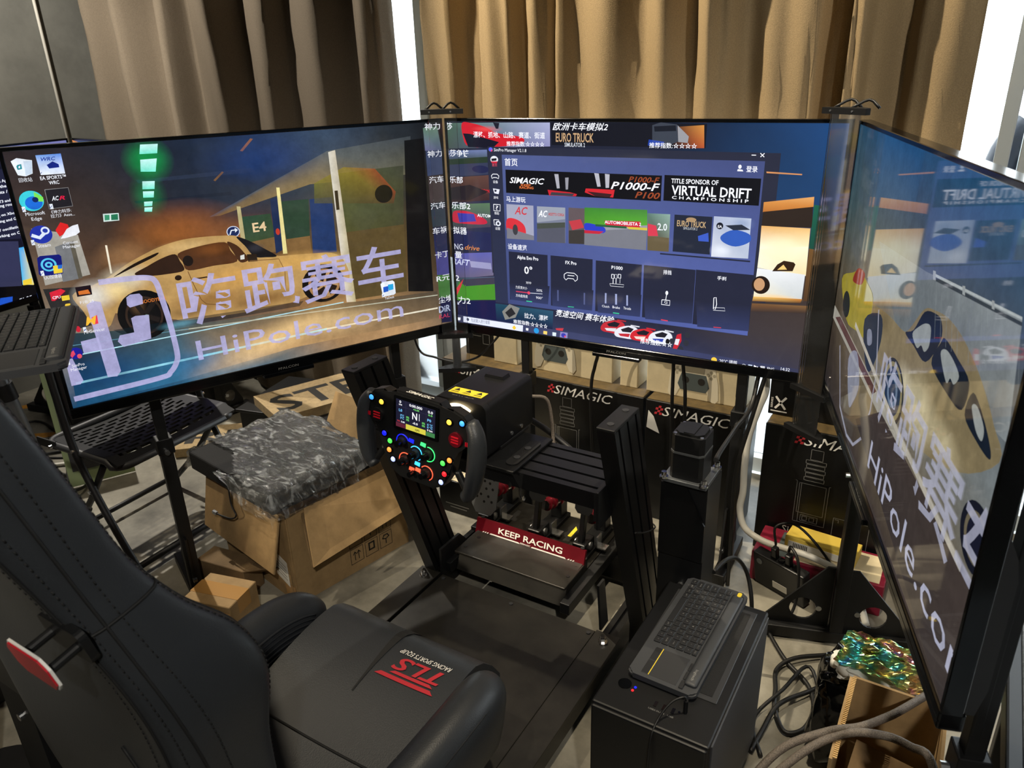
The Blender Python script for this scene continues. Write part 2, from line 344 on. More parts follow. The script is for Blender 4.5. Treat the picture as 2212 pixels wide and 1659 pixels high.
SCREEN_LEFT = [
 ('g',[[(50,42,44),(38,40,50),(30,40,58),(38,55,88),(58,75,98),(42,48,55),(20,20,24)],[(72,58,52),(58,48,44),(36,42,54),(34,46,64),(66,72,76),(64,62,54),(26,23,23)],[(120,98,78),(88,62,42),(112,74,40),(100,72,46),(96,78,50),(96,78,46),(30,26,24)],[(150,140,125),(110,80,55),(100,72,45),(140,100,60),(150,112,66),(112,86,52),(52,44,38)],[(25,70,105),(30,80,115),(60,110,140),(110,115,115),(170,135,95),(190,150,105),(110,95,80)]],[0,190,370,560,750,930,1120],[0,158,315,428,630]),
 ('p',[(62,78,100),(92,98,100),(60,66,72),(95,92,72),(140,120,80),(120,96,60)],[(415.4,196.0),(757.4,57.0),(1020.1,35.0),(1010.3,143.0),(696.9,141.0),(442.7,196.0)]),
 ('p',(42,52,72),[(259.6,87.0),(543.4,83.0),(552.4,94.0),(263.2,95.0)]),
 ('p',(30,38,52),[(245.3,136.0),(478.9,138.0),(483.4,147.0),(248.9,142.0)]),
 ('p',(150,95,50),[(520.6,38.0),(552.4,9.0),(559.1,11.0),(527.3,40.0)]),
 ('p',(120,85,48),[(441.4,105.0),(466.9,85.0),(470.9,88.0),(445.8,108.0)]),
 ('r',(10,170,80,190),295.0,43.0,62.2,59.0,0),
 ('r',(10,150,80,130),280.6,125.0,45.7,60.0,0),
 ('r',(30,60,120,150),574.3,64.0,191.6,75.0,0),
 ('r',(190,110,40,120),338.4,216.0,174.6,79.0,0),
 ('r',(200,120,50,110),503.1,260.0,137.9,62.0,0),
 ('r',(230,170,110,70),198.3,270.0,81.0,58.0,0),
 ('p',[(205,255,250),(205,255,250),(120,240,215),(120,240,215)],[(285.1,5.0),(325.4,6.0),(320.0,28.0),(279.3,27.0)]),
 ('p',[(205,255,250),(205,255,250),(120,240,215),(120,240,215)],[(278.4,40.0),(316.5,40.0),(308.0,71.0),(273.9,68.0)]),
 ('p',[(205,255,250),(205,255,250),(120,240,215),(120,240,215)],[(273.0,91.0),(301.3,93.0),(297.2,112.0),(269.5,110.0)]),
 ('p',[(205,255,250),(205,255,250),(120,240,215),(120,240,215)],[(269.5,115.0),(295.0,117.0),(291.4,132.0),(267.2,130.0)]),
 ('p',[(205,255,250),(205,255,250),(120,240,215),(120,240,215)],[(267.2,140.0),(286.9,141.0),(283.8,152.0),(265.4,151.0)]),
 ('p',[(205,255,250),(205,255,250),(120,240,215),(120,240,215)],[(265.4,154.0),(283.8,155.0),(280.6,166.0),(263.2,164.0)]),
 ('p',(215,235,230),[(170.1,158.0),(205.0,160.0),(202.8,178.0),(167.8,177.0)]),
 ('p',(40,120,85),[(187.5,162.0),(202.8,162.0),(200.5,176.0),(185.3,175.0)]),
 ('p',(60,150,110),[(173.2,161.0),(184.0,162.0),(181.7,174.0),(171.0,174.0)]),
 ('p',(170,165,155),[(15.2,173.0),(106.5,200.0),(111.9,299.0),(12.1,309.0)]),
 ('p',(120,122,125),[(52.4,222.0),(84.6,214.0),(84.6,305.0),(50.6,307.0)]),
 ('p',(95,90,78),[(84.6,214.0),(94.4,213.0),(94.0,304.0),(84.6,305.0)]),
 ('p',(238,228,205),[(158.9,233.0),(163.4,234.0),(160.2,304.0),(155.8,304.0)]),
 ('p',[(46,76,58),(50,74,52),(60,78,50),(60,80,52)],[(495.5,206.0),(575.2,207.0),(579.7,271.0),(491.9,277.0)]),
 ('p',(122,94,58),[(491.9,277.0),(579.7,271.0),(581.0,313.0),(491.9,305.0)]),
 ('p',(30,45,80),[(580.6,169.0),(601.6,165.0),(597.1,309.0),(574.3,317.0)]),
 ('p',(46,68,50),[(603.8,178.0),(687.1,180.0),(677.2,282.0),(609.2,282.0)]),
 ('p',(130,98,58),[(609.2,282.0),(677.2,282.0),(677.2,333.0),(606.1,328.0)]),
 ('p',(36,58,104),[(690.2,181.0),(756.0,182.0),(751.6,339.0),(679.5,334.0)]),
 ('p',(190,178,128),[(488.8,177.0),(498.6,179.0),(497.3,265.0),(485.6,265.0)]),
 ('p',(236,222,150),[(601.6,140.0),(610.5,141.0),(606.1,322.0),(594.0,321.0)]),
 ('p',[(82,92,58),(64,66,52),(70,70,46),(84,84,46)],[(773.5,120.0),(988.3,116.0),(974.0,288.0),(778.0,287.0)]),
 ('p',(92,76,44),[(778.0,287.0),(974.0,288.0),(967.7,497.0),(787.8,490.0)]),
 ('p',[(120,118,42,190),(150,130,40,190),(160,80,40,190),(150,70,40,190),(90,60,40,160),(90,90,42,160)],[(709.0,140.0),(800.8,104.0),(896.6,117.0),(956.6,189.0),(946.7,222.0),(702.3,194.0)]),
 ('e',(24,22,22),917.2,191.0,28.6,26.0),
 ('p',[(220,215,200),(200,190,170),(190,175,130),(215,205,190)],[(760.5,60.0),(781.5,56.0),(793.2,498.0),(763.6,494.0)]),
 ('p',(60,50,30),[(765.9,166.0),(775.7,166.0),(774.8,220.0),(765.0,220.0)]),
 ('p',(18,17,18),[(998.2,46.0),(1060.8,44.0),(1059.5,514.0),(970.9,498.0)]),
 ('e',(205,215,235),469.1,242.0,17.5,15.0),
 ('e',(28,42,88),469.1,242.0,15.2,13.0),
 ('l',(235,240,250),3.0,[(459.2,249.0),(464.6,238.0),(474.5,238.0)]),
 ('p',(235,240,250),[(474.5,232.0),(482.1,239.0),(473.6,245.0)]),
 ('t', (236, 205, 160), 'E4', 521.5, 250.5, 37.1, 25.0, 'b'),
 ('e',(200,60,40),588.2,258.0,5.8,9.0),
 ('p',[(40,58,66),(70,86,88),(125,102,70),(80,70,58),(120,100,76),(195,155,105),(52,112,150),(25,75,112),(22,50,78)],[(21.0,434.0),(285.1,471.0),(662.0,489.0),(1071.6,516.0),(1080.5,606.0),(582.8,598.0),(256.5,621.0),(9.8,628.0),(17.5,514.0)]),
 ('p',(48,46,46),[(5.4,317.0),(105.2,327.0),(128.0,421.0),(17.5,432.0)]),
 ('l',(180,228,240),3.0,[(28.6,494.0),(753.8,492.0)]),
 ('l',(190,190,170),3.0,[(273.0,480.0),(1073.8,529.0)]),
 ('l',(160,228,245),6.0,[(20.6,566.0),(691.6,563.0)]),
 ('l',(236,228,205),5.0,[(691.6,563.0),(1070.7,572.0)]),
 ('l',(90,140,160),2.0,[(31.8,467.0),(310.2,482.0)]),
 ('s',(188,150,92),[(62.6,343.0),(105.2,328.0),(151.3,311.0),(193.8,288.0),(242.2,268.0),(285.1,254.0),(338.4,245.0),(395.7,245.0),(454.8,250.0),(478.9,256.0),(507.2,273.0),(542.5,301.0),(574.3,323.0),(622.2,328.0),(683.5,333.0),(733.2,339.0),(763.6,358.0),(780.2,396.0),(780.2,424.0),(761.4,429.0),(739.5,392.0),(705.9,375.0),(670.5,381.0),(642.3,404.0),(624.8,447.0),(615.9,461.0),(510.7,466.0),(413.1,464.0),(293.6,455.0),(290.5,431.0),(281.6,395.0),(257.4,369.0),(224.7,356.0),(189.4,361.0),(161.1,380.0),(141.4,413.0),(124.0,437.0),(92.2,430.0),(77.9,389.0)]),
 ('r',(235,232,222,235),109.7,352.0,59.1,47.0,0),
 ('r',(228,218,190,220),187.5,322.0,72.1,43.0,0),
 ('r',(240,215,150,170),162.0,351.0,47.5,31.0,0),
 ('r',(212,160,84,190),457.9,363.0,143.7,52.0,0),
 ('r',(225,175,95,200),619.1,348.0,123.9,33.0,0),
 ('r',(236,196,120,190),718.9,355.0,70.2,24.0,0),
 ('r',(150,104,54,190),376.9,413.0,143.7,31.0,0),
 ('r',(120,80,40,200),515.2,439.0,143.3,30.0,0),
 ('r',(226,190,130,150),350.5,264.0,99.8,21.0,0),
 ('r',(100,70,40,160),317.8,437.0,90.9,22.0,0),
 ('s',(30,20,14),[(163.4,312.0),(213.5,288.0),(271.7,269.0),(266.3,277.0),(218.0,294.0),(173.2,310.0)]),
 ('s',(48,28,16),[(209.5,314.0),(241.2,300.0),(279.3,285.0),(313.3,279.0),(322.3,298.0),(327.7,324.0),(286.0,327.0),(236.8,324.0)]),
 ('s',(84,50,26),[(321.0,279.0),(370.6,268.0),(441.4,266.0),(453.5,290.0),(465.9,322.0),(403.3,324.0),(338.8,326.0),(328.6,302.0)]),
 ('r',(140,84,40,140),405.5,280.0,59.1,22.0,0),
 ('s',(72,44,26),[(448.5,266.0),(472.2,279.0),(487.9,301.0),(497.7,322.0),(474.5,326.0),(460.2,297.0)]),
 ('s',(26,24,26),[(474.5,256.0),(507.2,272.0),(543.4,298.0),(575.2,324.0),(544.7,323.0),(513.9,316.0),(494.2,285.0)]),
 ('r',(70,70,80,120),520.6,294.0,34.0,17.0,0),
 ('e',(28,18,12),342.0,301.0,13.0,14.0),
 ('p',(44,32,22),[(494.2,307.0),(520.6,310.0),(520.6,330.0),(495.5,328.0)]),
 ('p',(226,226,220),[(476.7,308.0),(487.9,306.0),(486.6,319.0),(475.4,319.0)]),
 ('e',(40,26,16),310.2,341.0,8.5,7.0),
 ('l',(70,48,26),4.0,[(345.1,351.0),(382.3,351.0)]),
 ('l',(120,84,46),2.0,[(336.6,328.0),(345.1,367.0),(356.3,409.0),(367.0,423.0),(417.6,436.0)]),
 ('l',(130,92,50),2.0,[(498.6,326.0),(579.7,333.0),(591.7,368.0),(584.1,440.0)]),
 ('e',(14,13,14),211.7,422.0,63.2,65.0),
 ('e',(54,40,32),211.3,424.0,45.2,51.0),
 ('e',(16,15,16),211.3,424.0,39.8,44.0),
 ('r',(120,90,60,120),199.2,396.0,24.2,33.0,0),
 ('p',(34,28,26),[(247.5,437.0),(241.2,449.0),(212.6,432.0),(218.0,421.0)]),
 ('p',(34,28,26),[(209.5,466.0),(197.4,464.0),(205.0,428.0),(215.8,430.0)]),
 ('p',(34,28,26),[(175.5,437.0),(174.1,424.0),(205.9,419.0),(207.2,431.0)]),
 ('p',(34,28,26),[(190.7,390.0),(201.4,384.0),(214.8,417.0),(205.0,422.0)]),
 ('p',(34,28,26),[(234.5,390.0),(243.1,399.0),(218.0,425.0),(210.4,416.0)]),
 ('t', (214, 120, 50), 'GOODYEAR', 208.1, 392.0, 62.7, 9.0, 'b'),
 ('e',(120,150,140),215.8,428.0,5.8,6.0),
 ('e',(22,18,16),699.2,424.0,64.4,56.0),
 ('e',(170,126,80),701.4,426.0,48.3,45.0),
 ('e',(40,28,20),701.4,426.0,40.7,37.0),
 ('p',(190,150,104),[(701.4,431.0),(743.9,428.0),(742.1,439.0),(702.3,421.0)]),
 ('p',(190,150,104),[(696.9,427.0),(715.7,464.0),(703.6,465.0),(706.8,426.0)]),
 ('p',(190,150,104),[(699.2,422.0),(668.3,447.0),(662.9,437.0),(703.6,431.0)]),
 ('p',(190,150,104),[(704.6,422.0),(667.4,402.0),(675.0,394.0),(697.8,429.0)]),
 ('p',(190,150,104),[(705.9,428.0),(713.5,390.0),(724.2,395.0),(696.9,423.0)]),
 ('p',(18,30,36,160),[(131.6,447.0),(293.6,452.0),(633.4,465.0),(619.1,478.0),(290.5,472.0),(156.7,469.0)]),
 ('r',(255,215,150,170),538.9,559.0,268.6,57.0,-14),
 ('r',(20,60,110,150),98.5,557.0,127.1,67.0,0),
 ('r',(30,110,160,120),292.7,575.0,136.6,41.0,0),
 ('r',(120,200,225,110),291.4,464.0,63.6,14.0,0),
 ('r',(255,220,160,120),746.2,548.0,179.9,46.0,0),
 ('t', (186, 182, 228, 205), '嗨跑赛车', 301.3, 472.5, 657.5, 124.0, 'b'),
 ('t', (186, 182, 228, 205), 'HiPole.com', 320.0, 574.5, 626.7, 58.0, ''),
 ('p',(186,182,228,205),[(86.8,372.0),(102.0,364.0),(119.5,370.0),(127.1,558.0),(116.0,570.0),(94.0,567.0)]),
 ('p',(186,182,228,205),[(11.2,501.0),(27.3,499.0),(38.5,562.0),(30.5,570.0),(9.8,570.0)]),
 ('p',(186,182,228,205),[(54.6,461.0),(95.3,458.0),(96.7,493.0),(54.6,492.0)]),
 ('p',(186,182,228,205),[(178.6,370.0),(188.4,364.0),(210.4,365.0),(215.8,374.0),(213.5,393.0),(181.7,397.0),(176.4,389.0)]),
 ('p',(186,182,228,205),[(178.6,425.0),(189.4,421.0),(221.6,424.0),(214.8,488.0),(146.8,496.0),(136.1,479.0),(143.7,464.0),(178.6,463.0)]),
 ('l',(186,182,228,205),14.0,[(124.9,321.0),(187.5,323.0),(235.5,328.0),(254.2,342.0),(260.9,391.0),(267.2,455.0),(269.5,539.0),(262.8,567.0),(243.5,590.0),(212.6,600.0),(7.6,606.0)]),
 ('p',(238,246,255),[(10.8,21.0),(23.3,15.0),(31.8,17.0),(43.0,20.0),(52.4,22.0),(47.0,51.0),(31.8,56.0),(17.5,52.0)]),
 ('p',(205,222,240),[(34.9,23.0),(51.5,23.0),(46.1,50.0),(32.7,54.0)]),
 ('l',(30,140,150),4.0,[(21.0,32.0),(28.2,30.0),(27.3,38.0),(21.0,39.0),(21.0,32.0)]),
 ('t', (245, 247, 255), '回收站', 16.6, 68.0, 26.4, 9.0, ''),
 ('p',[(120,165,235),(90,140,230),(235,242,255),(240,248,255)],[(61.3,12.0),(112.8,12.0),(111.9,57.0),(62.2,56.0)]),
 ('p',(22,40,130),[(78.8,35.0),(92.2,28.0),(103.0,35.0),(103.0,42.0),(82.3,43.0)]),
 ('t', (30, 60, 160), 'WRC', 70.3, 25.5, 29.5, 8.0, 'bi'),
 ('p',(240,246,255),[(62.2,47.0),(66.7,47.0),(66.7,54.0),(62.2,54.0)]),
 ('l',(40,80,170),1.0,[(62.6,53.0),(65.8,49.0)]),
 ('t', (245, 247, 255), 'EA SPORTS™', 59.1, 67.0, 52.8, 8.0, 'b'),
 ('t', (245, 247, 255), 'WRC', 74.3, 78.5, 21.0, 8.0, 'b'),
 ('e',(64,214,228),30.5,111.0,24.5,23.0),
 ('e',(32,110,220),34.0,116.0,17.5,15.0),
 ('p',(130,235,90),[(39.4,91.0),(55.0,105.0),(53.7,115.0),(44.8,114.0),(37.2,108.0)]),
 ('e',(18,40,96),38.5,109.0,6.3,6.0),
 ('p',(240,246,255),[(7.6,122.0),(14.3,122.0),(14.3,134.0),(7.6,134.0)]),
 ('l',(40,80,170),1.0,[(7.6,131.0),(13.0,126.0)]),
 ('t', (245, 247, 255), 'Microsoft', 11.2, 143.5, 39.4, 8.0, ''),
 ('t', (245, 247, 255), 'Edge', 20.6, 155.5, 21.0, 8.0, ''),
 ('p',(34,32,38),[(62.2,89.0),(110.6,89.0),(110.6,132.0),(61.3,133.0)]),
 ('l',(160,160,160),1.0,[(62.2,89.0),(110.6,89.0),(110.6,132.0),(61.3,133.0),(62.2,89.0)]),
 ('t', (245, 247, 255), 'AC', 71.2, 115.0, 15.2, 10.0, 'bi'),
 ('t', (225, 30, 70), 'R', 86.4, 115.0, 12.5, 9.0, 'bi'),
 ('p',(240,246,255),[(63.6,122.0),(70.3,122.0),(70.3,134.0),(63.6,134.0)]),
 ('l',(40,80,170),1.0,[(63.6,131.0),(68.9,126.0)]),
 ('t', (245, 247, 255), '《神力科莎:', 63.6, 145.0, 41.6, 8.0, ''),
 ('t', (245, 247, 255), '拉力》Asse...', 60.4, 154.0, 50.2, 8.0, ''),
 ('e',(34,52,170),31.8,189.0,22.8,21.0),
 ('e',(225,235,255),41.6,181.0,9.0,9.0),
 ('e',(40,60,170),41.6,181.0,5.4,5.0),
 ('l',(225,235,255),8.0,[(12.1,188.0),(27.3,196.0),(39.4,186.0)]),
 ('p',(240,246,255),[(7.6,199.0),(14.3,199.0),(14.3,211.0),(7.6,211.0)]),
 ('l',(40,80,170),1.0,[(8.5,208.0),(14.3,203.0)]),
 ('t', (245, 247, 255), 'Steam', 18.8, 218.5, 26.4, 8.0, ''),
 ('p',(226,40,40),[(62.6,183.0),(76.6,166.0),(80.1,179.0),(90.9,173.0),(91.8,187.0),(68.0,199.0)]),
 ('p',(245,247,255),[(68.9,204.0),(86.4,183.0),(99.8,177.0),(94.0,192.0),(111.9,175.0),(111.9,194.0),(102.0,200.0),(98.9,190.0),(78.8,204.0)]),
 ('t', (245, 247, 255), 'Content', 71.2, 218.5, 31.8, 7.0, ''),
 ('t', (245, 247, 255), 'Manager', 68.9, 228.0, 37.2, 7.0, ''),
 ('p',(20,28,120),[(10.8,242.0),(17.5,238.0),(56.9,240.0),(60.4,245.0),(55.9,285.0),(50.2,288.0),(8.9,285.0),(5.4,280.0)]),
 ('e',(90,200,240),30.5,261.0,16.5,16.0),
 ('e',(20,28,120),30.5,261.0,12.0,12.0),
 ('e',(90,200,240),30.5,261.0,8.0,7.0),
 ('e',(20,28,120),30.5,261.0,3.5,3.0),
 ('p',(240,210,60),[(38.5,265.0),(58.2,265.0),(54.6,284.0),(36.2,284.0)]),
 ('p',(40,110,210),[(48.3,265.0),(58.2,265.0),(55.9,274.0),(47.0,274.0)]),
 ('p',(240,246,255),[(9.8,273.0),(16.6,273.0),(16.6,285.0),(9.8,285.0)]),
 ('l',(40,80,170),1.0,[(9.8,282.0),(15.2,277.0)]),
 ('t', (245, 247, 255), 'UU加速器', 14.3, 295.0, 37.2, 9.0, ''),
 ('p',(60,30,40),[(15.2,327.0),(47.0,322.0),(50.6,349.0),(17.5,349.0)]),
 ('p',(220,40,60),[(16.6,327.0),(41.6,322.0),(50.6,329.0),(25.1,336.0),(23.3,349.0),(16.6,348.0)]),
 ('p',(240,210,60),[(38.5,340.0),(55.9,340.0),(55.0,352.0),(38.5,352.0)]),
 ('t', (245, 247, 255), 'CPU', 19.7, 344.5, 17.5, 7.0, 'b'),
 ('p',(30,18,26),[(72.5,324.0),(106.5,324.0),(105.2,348.0),(72.1,348.0)]),
 ('p',(220,120,50),[(76.6,335.0),(98.9,334.0),(102.0,345.0),(76.6,344.0)]),
 ('t', (245, 247, 255), 'F1® 25', 74.7, 367.0, 30.5, 7.0, ''),
 ('p',(235,60,80),[(90.9,405.0),(104.3,401.0),(103.0,423.0),(90.9,424.0)]),
 ('t', (250, 190, 60), 'M', 74.7, 422.5, 27.3, 21.0, 'bi'),
 ('p',(240,246,255),[(66.7,426.0),(73.4,426.0),(73.4,439.0),(66.7,439.0)]),
 ('l',(40,80,170),2.0,[(68.0,435.0),(72.5,431.0)]),
 ('t', (245, 247, 255), 'MHServicer', 66.7, 443.5, 47.4, 9.0, ''),
 ('e',(210,40,60),55.9,428.0,5.4,8.0),
 ('e',(30,30,150),37.2,488.0,15.6,15.0),
 ('p',(220,70,100),[(22.8,487.0),(34.0,479.0),(36.2,490.0),(27.3,498.0)]),
 ('e',(240,90,110),43.9,497.0,5.3,6.0),
 ('p',(240,246,255),[(13.0,502.0),(19.7,502.0),(19.7,514.0),(13.0,514.0)]),
 ('l',(40,80,170),1.0,[(13.4,511.0),(18.8,506.0)]),
 ('t', (245, 247, 255), 'SimPro', 21.9, 522.5, 28.3, 8.0, ''),
 ('t', (245, 247, 255), 'Manager', 17.5, 532.0, 36.2, 8.0, ''),
 ('p',(240,246,255),[(877.8,458.0),(885.4,453.0),(918.5,453.0),(924.8,459.0),(926.1,495.0),(919.4,499.0),(887.6,499.0),(881.3,493.0)]),
 ('p',(30,90,200),[(885.4,469.0),(902.8,468.0),(901.9,485.0),(885.4,486.0)]),
 ('p',(40,170,230),[(901.9,464.0),(920.3,464.0),(919.4,482.0),(902.8,483.0)]),
 ('p',(240,246,255),[(879.1,489.0),(887.6,489.0),(887.6,500.0),(879.1,500.0)]),
 ('l',(40,80,170),2.0,[(880.9,497.0),(885.4,493.0)]),
 ('t', (245, 247, 255), 'ToDesk', 887.6, 509.0, 31.8, 8.0, ''),
 ('p',[(100,130,110),(110,140,120),(90,100,130),(110,110,150)],[(1061.8,15.0),(1110.1,13.0),(1120.0,82.0),(1064.0,80.0)]),
 ('p',(60,70,100),[(1065.3,80.0),(1120.0,82.0),(1120.0,153.0),(1066.2,154.0)]),
 ('p',(70,60,60),[(1067.5,155.0),(1120.0,155.0),(1120.0,236.0),(1068.5,236.0)]),
 ('p',(50,60,70),[(1069.8,236.0),(1120.0,237.0),(1120.0,311.0),(1071.6,310.0)]),
 ('p',(40,44,78),[(1072.9,311.0),(1120.0,313.0),(1120.0,392.0),(1073.8,388.0)]),
 ('p',(76,74,140),[(1076.1,388.0),(1120.0,392.0),(1120.0,468.0),(1076.1,463.0)]),
 ('p',(70,120,60),[(1077.4,463.0),(1120.0,470.0),(1120.0,545.0),(1078.3,538.0)]),
 ('p',(28,30,70),[(1079.6,538.0),(1120.0,546.0),(1120.0,628.0),(1081.4,624.0)]),
 ('t', (245, 247, 255), '神力', 1067.5, 21.5, 52.4, 18.0, 'b'),
 ('t', (245, 247, 255), '神力', 1070.7, 100.0, 50.6, 18.0, 'b'),
 ('t', (245, 247, 255), '汽车', 1070.7, 177.0, 51.5, 19.0, 'b'),
 ('t', (245, 247, 255), '汽车', 1069.4, 255.5, 52.8, 19.0, 'b'),
 ('t', (245, 247, 255), '车祸', 1070.7, 333.0, 53.7, 20.0, 'b'),
 ('t', (245, 247, 255), '卡丁', 1072.9, 409.5, 51.5, 20.0, 'b'),
 ('t', (245, 247, 255), 'R元', 1072.9, 485.5, 51.5, 20.0, 'b'),
 ('t', (245, 247, 255), '尘埃', 1075.2, 557.5, 51.4, 21.0, 'b'),
 ('t', (190, 200, 230), 'DiR', 1073.8, 589.0, 43.0, 22.0, 'b'),
 ('t', (215, 60, 100), 'RAL', 1073.8, 609.5, 39.4, 14.0, ''),
]
